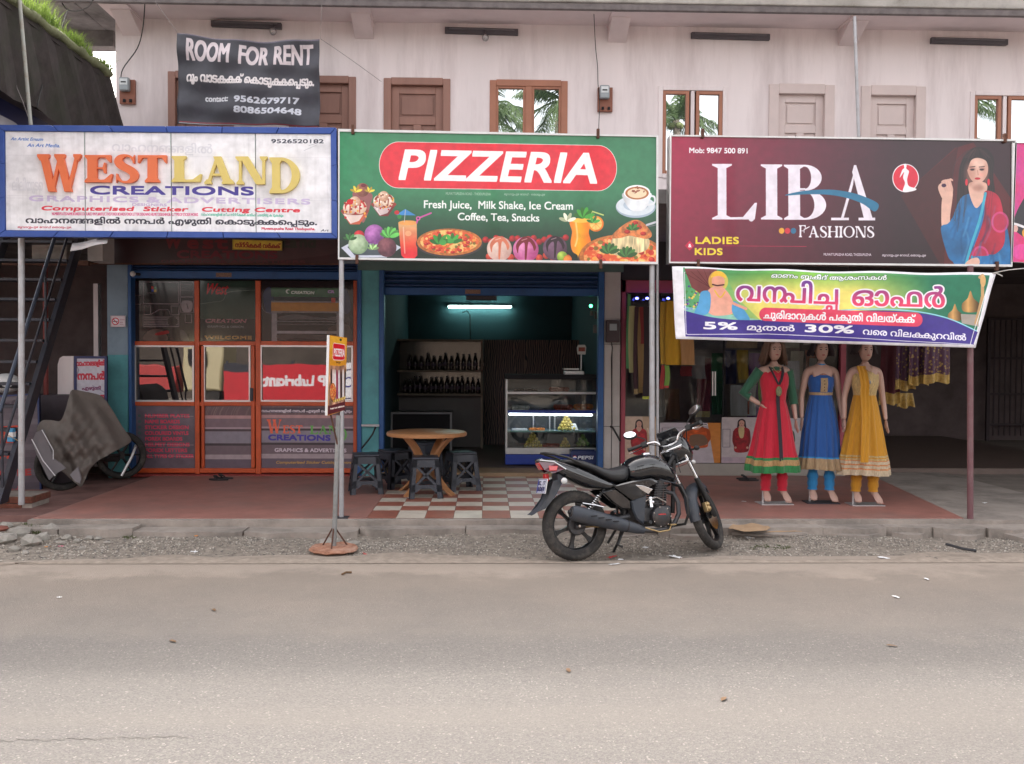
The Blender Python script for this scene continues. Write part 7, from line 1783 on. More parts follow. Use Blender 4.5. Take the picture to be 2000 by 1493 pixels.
# bodywork
part(shell(MB(), [(.495,.71,.79,.05),(.52,.675,.835,.10),(.57,.655,.87,.135),(.63,.66,.893,.15),(.71,.675,.908,.158),(.80,.668,.895,.158),(.88,.65,.855,.148),(.95,.638,.795,.12),(.99,.65,.745,.08),(1.01,.67,.71,.03)], 28, 2.4), 'fuel_tank', M['bike_gloss'], smooth=180)
part(MB().lathe([(.001,.0),(.045,.0),(.04,.012),(.001,.014)], (.74,0,.905), 20), 'fuel_cap', M['chrome'], smooth=40)
part(shell(MB(), [(-.12,.862,.872,.05),(-.08,.845,.885,.09),(.0,.83,.882,.12),(.08,.80,.866,.13),(.16,.765,.838,.138),(.25,.71,.803,.143),(.34,.672,.787,.145),(.43,.66,.797,.135),(.49,.675,.81,.11),(.515,.70,.80,.07)], 24, 3), 'seat', M['seat_vinyl'], smooth=180)
part(shell(MB(), [(-.345,.875,.893,.02),(-.29,.84,.90,.055),(-.20,.78,.895,.10),(-.10,.715,.865,.128),(.0,.665,.832,.138),(.10,.625,.79,.145),(.20,.605,.735,.15),(.28,.605,.69,.15),(.37,.62,.655,.13)], 24, 2.8), 'tail_cowl', M['bike_gloss'], smooth=180)
gr_ = MB(); gr_.tube([(.02,-.145,.845),(-.10,-.135,.90),(-.22,-.10,.935),(-.27,-.04,.945),(-.27,.04,.945),(-.22,.10,.935),(-.10,.135,.90),(.02,.145,.845)], .014, 8, flat=.8)
part(gr_, 'grab_rail', M['bike_black'], smooth=50)
tl = MB(); 
for s_ in (-1, 1): tl.loft([[(-.33,s_*.035,.87),(-.20,s_*.112,.855),(-.14,s_*.130,.80),(-.22,s_*.10,.775),(-.29,s_*.06,.80)], [(-.332,s_*.044,.872),(-.20,s_*.122,.857),(-.14,s_*.136,.80),(-.22,s_*.112,.770),(-.292,s_*.072,.80)]])
part(tl, 'tail_light', M['tail_dark'], smooth=30)
for mb in (MB().loft([[(-.325,-.04,.865),(-.325,.04,.865),(-.29,.05,.80),(-.29,-.05,.80)], [(-.338,-.035,.86),(-.338,.035,.86),(-.305,.045,.80),(-.305,-.045,.80)]]), MB().loft([[(-.26,-.085,.835),(-.19,-.124,.83),(-.20,-.118,.79),(-.26,-.094,.79)], [(-.26,-.098,.835),(-.19,-.133,.83),(-.20,-.128,.79),(-.26,-.106,.79)]]), MB().box(-.27,-.235,-.03,.03,.70,.765)): part(mb, 'brake_lamp', M['tail_red'], bevel=.004)
for s_ in (-1, 1): part(MB().tube([(-.325,s_*.055,.885),(-.22,s_*.118,.868),(-.12,s_*.14,.80)], .006, 6), 'silver_strip', M['chrome'], smooth=50)
# rear mudguard, plate, indicators
fd = MB(); rr = []
for x, z, w_ in ((-.12,.72,.075),(-.20,.68,.08),(-.24,.62,.08),(-.27,.55,.078),(-.32,.48,.075),(-.40,.425,.065),(-.42,.415,.05)): rr.append([(x,-w_,z),(x+.012,-w_*.6,z+.014),(x+.012,w_*.6,z+.014),(x,w_,z),(x-.010,w_*.6,z+.004),(x-.010,-w_*.6,z+.004)])
fd.loft(rr); fd.box(-.17,-.11,-.07,.07,.70,.76); part(fd, 'rear_mudguard', M['bike_matt'], smooth=40)
for s_ in (-1, 1): part(MB().loft([[(-.12,s_*.078,.73),(-.22,s_*.075,.70),(-.28,s_*.072,.55),(-.38,s_*.065,.44),(-.30,s_*.072,.47),(-.20,s_*.078,.58),(-.14,s_*.078,.68)], [(-.12,s_*.088,.73),(-.22,s_*.085,.70),(-.28,s_*.082,.55),(-.38,s_*.073,.44),(-.30,s_*.082,.47),(-.20,s_*.088,.58),(-.14,s_*.088,.68)]]), 'mudguard_side', M['bike_matt'])
ap_ = Art(240, 220, [(0,0),(24,0),(24,22),(0,22)], (205,208,222)); ap_.line([(.6,.6),(23.4,.6),(23.4,21.4),(.6,21.4)], .8, (40,40,110), closed=True); ap_.text("KL 17", 3, 9.5, 21, 9.5, 6.2, (30,30,80), bold=.8); ap_.text("6069", 2.5, 19, 21.5, 19, 7, (30,30,80), bold=.9); ap_.rect(.8,.8,3,21,(60,70,150))
pl = MB().quad((-.312,.10,.60), (-.312,-.10,.60), (-.285,-.10,.72), (-.285,.10,.72), uv=True)
po = part(pl, 'number_plate', ap_.material('print_numberplate', rough=.4), fix=False); part(MB().loft([[(-.31,.103,.597),(-.31,-.103,.597),(-.283,-.103,.723),(-.283,.103,.723)], [(-.302,.103,.597),(-.302,-.103,.597),(-.275,-.103,.723),(-.275,.103,.723)]]), 'plate_holder', M['white_metal'])
for s_ in (-1, 1):
    t_ = MB().ball((-.15, s_*.16, .70), .032, 12, 8, (.9,.8,.9)); part(t_, 'rear_indicator', M['lens_clear'], smooth=180); part(MB().cyl((-.13,s_*.07,.70), (-.14,s_*.15,.70), .011), 'indicator_stalk', M['bike_black'])
# flanks
cw = lambda cx_, cy_: ((cx_-585)*.00119, (1395-60*((cx_-585)*.00119/1.34)-cy_)*.0011)
side_plate([cw(*p) for p in ((855,800),(1010,762),(1170,738),(1240,765),(1170,800),(1120,880),(1010,915),(930,860))], .142, 'side_cover', M['bike_gloss'])
side_plate([cw(*p) for p in ((1000,925),(1060,890),(1130,872),(1112,980),(1100,1120),(1040,1070),(1010,1000))], .135, 'lower_side_cover', M['bike_matt'])
side_plate([cw(*p) for p in ((760,845),(870,820),(940,868),(1003,925),(1005,990),(930,985),(850,930))], .12, 'rear_side_cover', M['bike_gloss'])
for s_ in (-1,): 
    q = [cw(*p) for p in ((1030,792),(1100,798),(1175,825),(1135,866),(1075,830))]; part(MB().loft([[(x, s_*.150, z) for x, z in q], [(x, s_*.163, z) for x, z in q]]), 'silver_badge', M['chrome'], bevel=.003)
q = [cw(*p) for p in ((1240,742),(1385,775),(1420,720),(1430,690),(1380,760))]
part(MB().tube([(*(lambda v: (v[0], -.150, v[1]))(cw(1240,745)),), (*(lambda v: (v[0], -.145, v[1]))(cw(1330,768)),), (*(lambda v: (v[0], -.125, v[1]))(cw(1385,776)),), (*(lambda v: (v[0], -.08, v[1]))(cw(1425,728)),)], .005, 6), 'tank_trim', M['bike_matt'])
# emblem on the tank
e_ = MB()
for i, (a, b) in enumerate((((1292,572),(1345,620)),((1305,575),(1352,606)),((1322,580),(1358,598)))):
    A_, B_ = cw(*a), cw(*b); e_.add([(A_[0], -.163, A_[1]+.004), (B_[0], -.1585, B_[1]+.012), (B_[0]-.006, -.160, B_[1]-.006), (A_[0]+.012, -.1635, A_[1]-.012)], [(0,1,2,3)])
aw_ = Art(260, 60, [(0,0),(26,0),(26,6),(0,6)], (12,13,16)); aw_.text("HONDA", 1, 5, 25, 5, 3.8, (225,228,232), bold=.5)
def on_tank(px, py, off=.003):
    x, z = cw(px, py); rings = [(.63,.66,.893,.15),(.71,.675,.908,.158),(.80,.668,.895,.158),(.88,.65,.855,.148),(.95,.638,.795,.12),(.99,.65,.745,.08)]
    zl, zh, hw = [np.interp(x, [r_[0] for r_ in rings], [r_[i] for r_ in rings]) for i in (1,2,3)]; s_ = min(.999, abs((z-(zl+zh)/2)/((zh-zl)/2)))
    return (x, -(hw*(1-s_**2.4)**(1/2.4)+off), z)
wg = MB()
for pts in (((1290,568),(1330,585),(1362,612),(1330,612)),((1290,568),(1345,580),(1375,596),(1352,606)),((1318,602),(1362,600),(1384,622),(1338,624))): wg.add([on_tank(*p) for p in pts], [(0,1,2,3)])
part(wg, 'wing_emblem', M['chrome'])
part(MB().quad(on_tank(1298,638), on_tank(1384,638), on_tank(1384,624), on_tank(1298,624), uv=True), 'tank_lettering', aw_.material('print_tank', rough=.2), fix=False)
# engine
en = MB(); en.box(.60,.92,-.10,.10,.26,.44).box(.56,.70,-.085,.085,.30,.50)
part(en, 'crankcase', M['engine_grey'], bevel=.025)
part(MB().lathe([(.001,-.165),(.07,-.165),(.092,-.150),(.097,-.10),(.097,-.07),(.001,-.07)], (.785,0,.345), 32, 'y'), 'clutch_cover', M['engine_grey'], smooth=40)
part(MB().lathe([(.001,.15),(.06,.15),(.085,.135),(.09,.07),(.001,.07)], (.66,0,.345), 28, 'y'), 'clutch_cover', M['engine_grey'], smooth=40)
cf = MB(); ax = Vector((.22,0,1)).normalized()
for k in range(9):
    c = Vector((.80,0,.455))+ax*(.021*k); h = .075-.002*k; cf.box(c.x-h,c.x+h,-.085,.085,c.z,c.z+.0085)
part(cf, 'cylinder_fins', M['engine_grey']); part(MB().cyl((.80,0,.44), (.845,0,.65), .062, .060, 16).box(.79,.90,-.06,.06,.645,.665), 'cylinder', M['engine_grey'])
for k in range(7): part(MB().cyl((.785+.088*math.cos(k*.9), -.150, .345+.088*math.sin(k*.9)), (.785+.088*math.cos(k*.9), -.158, .345+.088*math.sin(k*.9)), .006, seg=6), 'cover_bolt', M['chrome'])
ah = Art(260, 60, [(0,0),(26,0),(26,6),(0,6)], (52,52,56)); ah.text("HONDA", 1, 5, 25, 5, 3.8, (205,40,40), bold=.5)
part(MB().quad((.74,-.167,.36), (.82,-.167,.36), (.82,-.167,.375), (.74,-.167,.375), uv=True), 'cover_lettering', ah.material('print_cover', rough=.4), fix=False)
part(MB().cyl((.70,-.12,.43), (.70,-.10,.52), .02).ball((.715,-.12,.475), .018).tube([(.60,-.1,.45),(.66,-.12,.50),(.76,-.11,.52),(.86,-.10,.47)], .008, 6), 'carburettor', M['chrome'], smooth=50)
part(MB().box(.55,.68,-.06,.06,.52,.62), 'airbox', M['bike_black'], bevel=.02)
# exhaust
part(MB().tube([(.90,-.03,.56),(.96,-.07,.54),(.985,-.10,.46),(.975,-.12,.36),(.92,-.13,.28),(.84,-.135,.235),(.70,-.14,.225),(.60,-.145,.235)], .021, 12), 'exhaust_pipe', M['engine_grey'], smooth=60)
A0, A1 = Vector((.60,-.15,.235)), Vector((-.10,-.165,.43)); d = A1-A0
part(MB().tube([A0, A0+d*.08, A0+d*.25, A0+d*.55, A0+d*.85, A0+d*.96, A1], [.026,.036,.046,.056,.060,.058,.046], 20, flat=1.15), 'muffler', M['bike_matt'], smooth=50)
part(MB().tube([A1+d*.002, A1+d*.012], [.040,.036], 16).tube([A1+d*.0, A1+d*.035], [.018,.018], 12), 'muffler_tip', M['engine_grey'], smooth=50)
sl_ = MB()
for k in range(4):
    c = A0+d*(.42+.10*k); sl_.box(c.x-.035,c.x+.018,c.y-.0655-.001*k,c.y-.055,c.z+.012,c.z+.020)
part(sl_, 'heat_slot', M['dark']); c = A0+d*.24; part(MB().tube([c, c+d*.012], [.0485,.0485], 20, flat=1.15), 'muffler_band', M['bike_black'])
# guards, pegs, stands, pedals
cgd = MB()
for s_ in (-1, 1):
    cgd.tube([(.985,s_*.04,.62),(1.0,s_*.15,.60),(1.02,s_*.20,.50),(1.02,s_*.21,.36),(1.0,s_*.18,.27),(.95,s_*.05,.25)], .0125, 8)
part(cgd, 'crash_guard', M['bike_black'], smooth=60)
part(MB().cyl((.62,-.12,.30), (.62,-.24,.31), .016).cyl((.30,-.13,.40), (.30,-.20,.42), .014).cyl((.62,.12,.30), (.62,.24,.31), .016), 'foot_peg', M['bike_black'])
part(MB().tube([(.60,-.15,.26),(.74,-.17,.215),(.84,-.175,.225),(.86,-.175,.27)], .007, 6).box(.84,.90,-.20,-.15,.268,.278), 'brake_pedal', M['brass_metal'], smooth=40)
part(MB().tube([(.52,.10,.28),(.50,.17,.12),(.47,.245,.0+.005)], .012, 8).box(.43,.51,.23,.27,-.02,-.005), 'side_stand', M['bike_black'])
part(MB().tube([(.44,-.07,.25),(.36,-.10,.12),(.40,-.12,.10)], .012, 8).cyl((.44,-.08,.26), (.44,.08,.26), .012).tube([(.44,.07,.25),(.36,.10,.12)], .012, 8), 'centre_stand', M['bike_black'])
part(MB().tube([(.06,-.10,.295),(.30,-.11,.285),(.58,-.12,.27)], .006, 6), 'brake_rod', M['brass_metal']); part(MB().box(.03,.44,.075,.10,.36,.385).box(-.02,.10,.07,.10,.25,.37), 'chain_cover', M['bike_black'], bevel=.01)
# ---- steering: everything here turns about the raked fork
HP = Vector((1.02, 0, .92)); axs = Vector((.438, 0, -.899)).normalized()
SM = Matrix.Translation(HP) @ Matrix.Rotation(-R(43), 4, axs) @ Matrix.Translation(-HP)
stg = lambda mb, name, m_, **k: part(mb.xf(SM), name, m_, **k)
AX = (1.335, 0, .30)
def fwheel():
    n0 = set(o.name for o in C.objects); wheel('front_wheel', .30, .042, .062, AX[0], AX[2], bike, True)
    for o in list(C.objects):
        if o.name not in n0:
            for v in o.data.vertices: v.co = SM @ v.co
            o.data.update()
fwheel()
dk = MB(); dk.lathe([(.075,-.062),(.125,-.062),(.125,-.058),(.075,-.058)], AX, 36, 'y'); 
stg(dk, 'brake_disc', M['chrome'], smooth=40)
stg(MB().box(AX[0]-.13, AX[0]-.07, -.085, -.045, .33, .42).ball((AX[0]-.10,-.085,.36), .028).ball((AX[0]-.10,-.085,.40), .024), 'brake_caliper', M['brass_metal'], bevel=.006)
for s_ in (-1, 1):
    a, b = Vector((1.00, s_*.088, .96)), Vector((AX[0], s_*.088, .31)); 
    stg(MB().cyl(a, a.lerp(b, .52), .0165, seg=12), 'fork_tube', M['chrome'], smooth=60)
    stg(MB().tube([a.lerp(b,.48), a.lerp(b,.52), b, b+Vector((.012,0,-.02))], [.024,.026,.026,.018], 12), 'fork_slider', M['bike_black'], smooth=60)
stg(MB().box(.95,1.05,-.11,.11,.92,.945).box(1.03,1.11,-.11,.11,.79,.815), 'fork_yoke', M['chrome'], bevel=.012)
fd = MB(); rr = []
for k in range(19):
    a = R(52+k*7.6); r_ = .325
    cx_, cz_ = AX[0]+math.cos(a)*r_, AX[2]+math.sin(a)*r_; w_ = .060 if 1 < k < 17 else .045
    def q(rd, y): return (AX[0]+math.cos(a)*(r_+rd), y, AX[2]+math.sin(a)*(r_+rd))
    rr.append([q(-.035,-w_), q(-.005,-w_*.95), q(.012,-w_*.5), q(.016,0), q(.012,w_*.5), q(-.005,w_*.95), q(-.035,w_), q(-.031,w_-.005), q(.0,w_*.5), q(.008,0), q(.0,-w_*.5), q(-.031,-w_+.005)])
fd.loft(rr); stg(fd, 'front_mudguard', M['bike_matt'], smooth=45)
for s_ in (-1, 1): stg(MB().loft([[(AX[0]-.07,s_*.058,.62),(AX[0]+.04,s_*.058,.62),(AX[0]-.02,s_*.085,.48),(AX[0]-.10,s_*.085,.50)], [(AX[0]-.07,s_*.066,.62),(AX[0]+.04,s_*.066,.62),(AX[0]-.02,s_*.093,.48),(AX[0]-.10,s_*.093,.50)]]), 'mudguard_bracket', M['bike_matt'])
# headlamp cowl
hc = MB(); rr = []
for x, zl, zh, hw in ((1.00,.90,1.045,.11),(1.03,.84,1.07,.135),(1.08,.80,1.07,.145),(1.14,.79,1.03,.14),(1.19,.80,.98,.115),(1.215,.83,.94,.07)):
    zc, hz = (zl+zh)/2, (zh-zl)/2; rr.append([(x, math.copysign(abs(math.cos(b_))**.8, math.cos(b_))*hw, zc+math.copysign(abs(math.sin(b_))**.8, math.sin(b_))*hz) for b_ in np.linspace(0, 2*math.pi, 24, endpoint=False)])
hc.loft(rr); stg(hc, 'headlamp_cowl', M['bike_gloss'], smooth=180)
stg(shell(MB(), [(1.10,.84,.97,.11),(1.2,.84,.95,.09),(1.222,.86,.93,.05)], 20), 'headlight', M['lens_clear'], smooth=180)
stg(MB().loft([[(1.04,-.12,1.04),(1.04,.12,1.04),(1.10,.10,1.06),(1.10,-.10,1.06)], [(.985,-.10,1.125),(.985,.10,1.125),(1.0,.085,1.135),(1.0,-.085,1.135)]]), 'windscreen', M['bike_gloss'], bevel=.008)
stg(MB().lathe([(.001,0),(.042,0),(.044,.03),(.001,.034)], (1.0,-.045,1.0), 20).lathe([(.001,0),(.042,0),(.044,.03),(.001,.034)], (1.0,.05,1.0), 20), 'instrument_dial', M['bike_black'], smooth=40)
hb = [(.90,-.36,1.055),(.955,-.26,1.065),(.985,-.13,1.055),(.99,-.06,.99),(.99,.06,.99),(.985,.13,1.055),(.955,.26,1.065),(.90,.36,1.055)]
stg(MB().tube([tuple(p) for p in Art.smooth(None, hb, False, 5)], .011, 8), 'handlebar', M['chrome'], smooth=60)
for s_ in (-1, 1):
    g0, g1 = Vector((.955,s_*.255,1.066)), Vector((.893,s_*.375,1.053))
    stg(MB().tube([g0, g0.lerp(g1,.05), g0.lerp(g1,.5), g1], [.019,.017,.0175,.019], 12), 'hand_grip', M['bike_black'], smooth=50)
    stg(MB().box(.94,.99,s_*.20,s_*.255,1.04,1.09), 'switch_gear', M['bike_black'], bevel=.008)
    stg(MB().tube([(.985,s_*.22,1.055),(1.01,s_*.28,1.05),(.975,s_*.40,1.035)], [.007,.007,.005], 6), 'lever', M['chrome'], smooth=50)
    stg(MB().tube([(.985,s_*.205,1.075),(.99,s_*.22,1.12),(.975,s_*.27,1.155),(.965,s_*.30,1.17)], .0055, 6), 'mirror_stem', M['bike_black'], smooth=50)
    c = Vector((.955, s_*.335, 1.19)); mm = MB().ball((0,0,0), 1, 18, 10, (.022,.068,.042)); T = Matrix.Translation(c) @ Matrix.Rotation(R(25), 4, 'Y') @ Matrix.Rotation(R(s_*14), 4, 'Z') @ Matrix.Rotation(R(s_*12), 4, 'X')
    mm.v = [tuple(T @ Vector(v)) for v in mm.v]; stg(mm, 'mirror_shell', M['bike_black'], smooth=180)
    dsk = MB().lathe([(.001,-.0225),(1,-.0225),(1,-.017),(.001,-.017)], (0,0,0), 20, 'x'); dsk.v = [tuple(T @ Vector((v[0], v[1]*.058, v[2]*.034))) for v in dsk.v]; stg(dsk, 'mirror_glass', M['mirror'])
    stg(MB().cyl((1.12,s_*.12,.90), (1.12,s_*.17,.90), .010).ball((1.125,s_*.19,.90), .028, 12, 8, (1.3,1,.8)), 'front_indicator', M['bike_black'] if s_ > 0 else M['bike_black'], smooth=60)
stg(MB().ball((1.13,-.12,.79), .024, 10, 6, (1.6,.7,.8)), 'side_marker', M['lens_clear'], smooth=180)
for pts in ([(.96,-.21,1.06),(1.02,-.12,1.02),(1.04,-.04,.95),(1.0,-.02,.82),(.95,-.03,.70)], [(.96,.21,1.06),(1.03,.14,1.03),(1.05,.05,.95),(1.02,.03,.84),(.96,.05,.72)], [(.98,-.2,1.06),(1.08,-.14,1.00),(1.10,-.10,.84),(1.19,-.10,.60),(1.24,-.09,.42)]):
    stg(MB().tube([tuple(p) for p in Art.smooth(None, pts, False, 4)], .005, 5), 'control_cable', M['bike_black'], smooth=60)
# ------------------------------------------------------------------ left side: iron stairs, covered motorbike, boards, neighbouring canopy
SX0, SX1 = -5.72, -4.84
stair = thing('iron_stairs', 'steep dark iron stairs with tube handrails at the left end of the shops', 'stairs', (SX0, 9.3, .1))
y0_, z0_, y1_, z1_s = 9.30, .20, 11.25, 3.25
def sp_(s): return (y0_+(y1_-y0_)*s, z0_+(z1_s-z0_)*s)
for x in (SX0, SX1):
    MB().loft([[(x-.025, y0_-.07, z0_), (x+.025, y0_-.07, z0_), (x+.025, y0_+.09, z0_), (x-.025, y0_+.09, z0_)], [(x-.025, y1_-.07, z1_s), (x+.025, y1_-.07, z1_s), (x+.025, y1_+.09, z1_s), (x-.025, y1_+.09, z1_s)]]).build('stringer', M['steel_dark'], stair, bevel=.003)
    for h, r_, n_ in ((.92, .020, 'handrail'), (.48, .014, 'lower_rail')):
        MB().cyl((x, y0_, z0_+h), (x, y1_, z1_s+h), r_, seg=10).build(n_, M['steel_dark'] if n_ == 'lower_rail' else mk('rail_blue', (.07,.085,.12), rough=.4, metal=.3), stair, smooth=60)
    for s_ in (.02, .5, .97): y, z = sp_(s_); MB().cyl((x, y, z), (x, y, z+.92), .014, seg=8).build('baluster', M['steel_dark'], stair, smooth=60)
for k in range(1, 13):
    y, z = sp_(k/13); MB().box(SX0+.026, SX1-.026, y-.10, y+.12, z-.012, z+.018).build('tread', M['steel_dark'], stair, bevel=.003)
tag(MB().cyl((X(89,11.6),11.6,.1), (X(89,11.6,600),11.6,Z(515,11.6,85)), .03, seg=10).build('red_post', mk('red_post', (.20,.035,.03), rough=.6, var=.2), None, smooth=60), 'dull red post behind the iron stairs', 'post')
tag(MB().box(X(183,12.6), X(192,12.6), 12.6, 12.7, .1, Z(560,12.6)).build('grey_post', M['soffit'], None), 'pale narrow post in the dark between stairs and blue pier', 'post')
# dark room behind
MB().box(-9.2, X(230,YB)-.1, 15.0, 15.1, 0, CEIL-.006).build('rear_wall', dw, bld)
MB().box(-9.3, -9.2, 9.4, 15.1, 0, CEIL-.006).build('rear_wall', dw, bld)
MB().box(-9.2, X(215,YB)-.002, 11.2, 15.1, CEIL, UPF-.01).build('rear_slab', M['slab'], bld)
bk_ = at(97, 497, 11.3); tag(MB().box(X(65,11.3), X(133,11.3), 11.28, 11.6, Z(514,11.3), Z(478,11.3)).build('concrete_block', M['concrete'], None, bevel=.01), 'grey concrete block on a ledge above the iron stairs', 'block')
MB().box(-9.0, X(176,11.25), 11.2, 11.27, Z(516,11.25)-.06, Z(516,11.25)-.003).build('ledge', M['rusty'], bld)
MB().box(X(176,11.3), X(205,11.3), 11.25, 11.6, Z(516,11.25), CEIL-.003).build('ledge_block', M['wall_low'], bld)
c = [at(*p) for p in ((141,476,9.1),(212,464,9.0),(213,477,9.0),(142,492,9.1))]
sg = MB().loft([[(c[0]+(c[1]-c[0])*k/8+Vector((0,.03*math.sin(k*.8),0))) for k in range(9)], [(c[3]+(c[2]-c[3])*k/8+Vector((0,-.05+.03*math.sin(k*.8),0))) for k in range(9)]], caps=False, closed=False).build('bent_sheet', M['white_cloth'], None, smooth=180, fix=False)
tag(sg, 'bent white plastic sheet hanging under the left part of the white sign', 'sheet'); sg.modifiers.new('s', 'SOLIDIFY').thickness = .003
# boards
nb = flat_board('number_board', 'white board with red Malayalam letters in a blue frame behind the covered motorbike', 'sign', [(145,696),(209,696),(209,815),(145,815)], 11.75, art_numberboard(), mk('navy_paint', (.03,.035,.12), rough=.5), fw=.03, depth=.03)
pts = [at(*p, 11.78) for p in ((118,700),(124,696),(145,696),(145,815),(114,815),(114,712))]
tag(MB().prism([(p.x, p.z) for p in pts], 11.76, 11.79).build('blank_board', M['wall'], None), 'blank pale board standing just left of the number board', 'board')
flat_board('price_board', 'low grey board with faded red lettering behind the iron stairs at the left edge', 'sign', [(-40,775),(76,768),(82,985),(-40,990)], 11.0, art_leftboard(), M['navy'], fw=.02, depth=.04)
MB().box(-6.6, X(150,11.6), 11.4, 11.9, .1, Z(776,11.4)).build('low_wall', mk('low_wall', (.07,.055,.065), rough=.9, var=.2), bld)
hm = thing('helmet', 'white helmet lying on the low wall at the left edge', 'helmet', tuple(at(12, 765, 11.3)))
h0 = wloc(hm); MB().ball((h0.x, h0.y, h0.z+.10), .14, 20, 12, (1.25,1,.85)).build('helmet_shell', M['white_metal'], hm, smooth=180)
MB().loft([[(h0.x-.02,h0.y-.13,h0.z+.12),(h0.x+.17,h0.y-.06,h0.z+.10),(h0.x+.16,h0.y-.06,h0.z+.04),(h0.x-.02,h0.y-.13,h0.z+.05)],[(h0.x-.02,h0.y-.15,h0.z+.12),(h0.x+.19,h0.y-.07,h0.z+.10),(h0.x+.18,h0.y-.07,h0.z+.04),(h0.x-.02,h0.y-.15,h0.z+.05)]]).build('visor', M['dark'], hm)
flat_board('smoking_notice', 'small no smoking notice stuck on the blue grey pier', 'notice', [(216,617),(245,617),(245,639),(216,639)], YB-.075, art_smoke(), M['white_cloth'], fw=.002, depth=.018)
# can tied to the pole
cp = at(22, 850, 9.6); can = thing('drink_carton', 'blue and white carton tied to the iron stairs near the grey pole', 'carton', tuple(cp))
MB().box(cp.x-.03, cp.x+.03, 9.57, 9.63, cp.z-.07, cp.z+.07).build('carton', mk('carton_blue', (.05,.25,.45), rough=.4), can, bevel=.006); MB().box(cp.x-.031, cp.x+.031, 9.568, 9.632, cp.z-.02, cp.z+.03).build('label_band', M['white_metal'], can)
tag(MB().tube([(cp.x-.35,9.56,cp.z+.02),(cp.x,9.56,cp.z-.005),(cp.x+.12,9.5,cp.z-.05),(X(42,9.2)-.0,9.19,cp.z-.02)], .004, 5).build('twine', mk('twine', (.35,.22,.1)), None), 'brown twine tied across from the carton to the grey pole', 'twine')
# bricks under the pole
mk('brick_red', (.16,.055,.035), rough=.95, var=.35, scale=20, dirt=(.05,.05,.03), dscale=8, damt=.8)
kb_ = thing('brick_pedestal', 'low mossy red brick pedestal under the left grey pole', 'pedestal', tuple(atz(30, 1015, 0)))
q0 = atz(66, 1012, .0)
for j in range(3):
    for i in range(5):
        x1 = q0.x-.02-i*.235-(.11 if j % 2 else 0); MB().box(x1-.228, x1, q0.y+.0+random.uniform(-.008,.008), q0.y+.42, .0+j*.075, .068+j*.075).build('brick', M['brick_red'], kb_, bevel=.006)
MB().box(q0.x-1.3, q0.x-.03, q0.y+.02, q0.y+.40, .01, .222).build('mortar', M['concrete'], kb_)

# covered motorbike
cb_ = thing('covered_motorbike', 'motorbike under a draped grey brown cloth cover beside the blue grey pier', 'motorbike', tuple(atz(150, 960, PZ)))
o = wloc(cb_)
def wheel2(c, r_, w_, az, name, tm):
    T = Matrix.Translation(c) @ Matrix.Rotation(az, 4, 'Z')
    m1 = MB().lathe([(r_-.07,-w_*.6),(r_-.03,-w_),(r_-.01,-w_*.7),(r_,0),(r_-.01,w_*.7),(r_-.03,w_),(r_-.07,w_*.6)], (0,0,0), 36, 'y', caps=False).xf(T).build('tyre', tm, cb_, smooth=60)
    m2 = MB().lathe([(r_-.065,-w_*.5),(r_-.085,0),(r_-.065,w_*.5)], (0,0,0), 32, 'y', caps=False)
    for k in range(6): a = k*math.pi/3; m2.tube([(.03*math.cos(a),0,.03*math.sin(a)), ((r_-.08)*math.cos(a),0,(r_-.08)*math.sin(a))], [.02,.012], 6)
    m2.lathe([(.001,-.05),(.045,-.05),(.045,.05),(.001,.05)], (0,0,0), 16, 'y'); m2.xf(T).build('wheel_rim', M['alloy'], cb_, smooth=50)
c1_ = at(122, 912, 10.68); c2_ = at(238, 886, 11.75)
wheel2(Vector((c1_.x, c1_.y, PZ+.30)), .30, .045, R(38), 'front', M['tyre']); wheel2(Vector((c2_.x, c2_.y-.02, PZ+.30)), .30, .045, R(20), 'rear', M['tyre'])
MB().tube([(c1_.x,c1_.y,PZ+.3),(c1_.x+.02,c1_.y+.1,PZ+.75)], .03, 8).tube([(c2_.x,c2_.y,PZ+.3),(c2_.x-.05,c2_.y-.35,PZ+.32)], .025, 8).tube([(c2_.x-.02,c2_.y-.1,PZ+.26),(c2_.x-.12,c2_.y-.45,PZ+.30)], .035, 8).build('frame', M['bike_black'], cb_, smooth=60)
MB().tube([(c2_.x+.04,c2_.y-.12,PZ+.05),(c2_.x+.13,c2_.y-.02,PZ+.28),(c2_.x+.15,c2_.y+.08,PZ+.42)], .018, 6).build('guard', M['aluminium'], cb_, smooth=60)
mk('cover_cloth', (.17,.145,.13), rough=.8, var=.12, scale=5, bump=.25, bscale=7, dirt=(.25,.22,.20), dscale=2, damt=.5); mk('cover_lining', (.20,.185,.20), rough=.6)
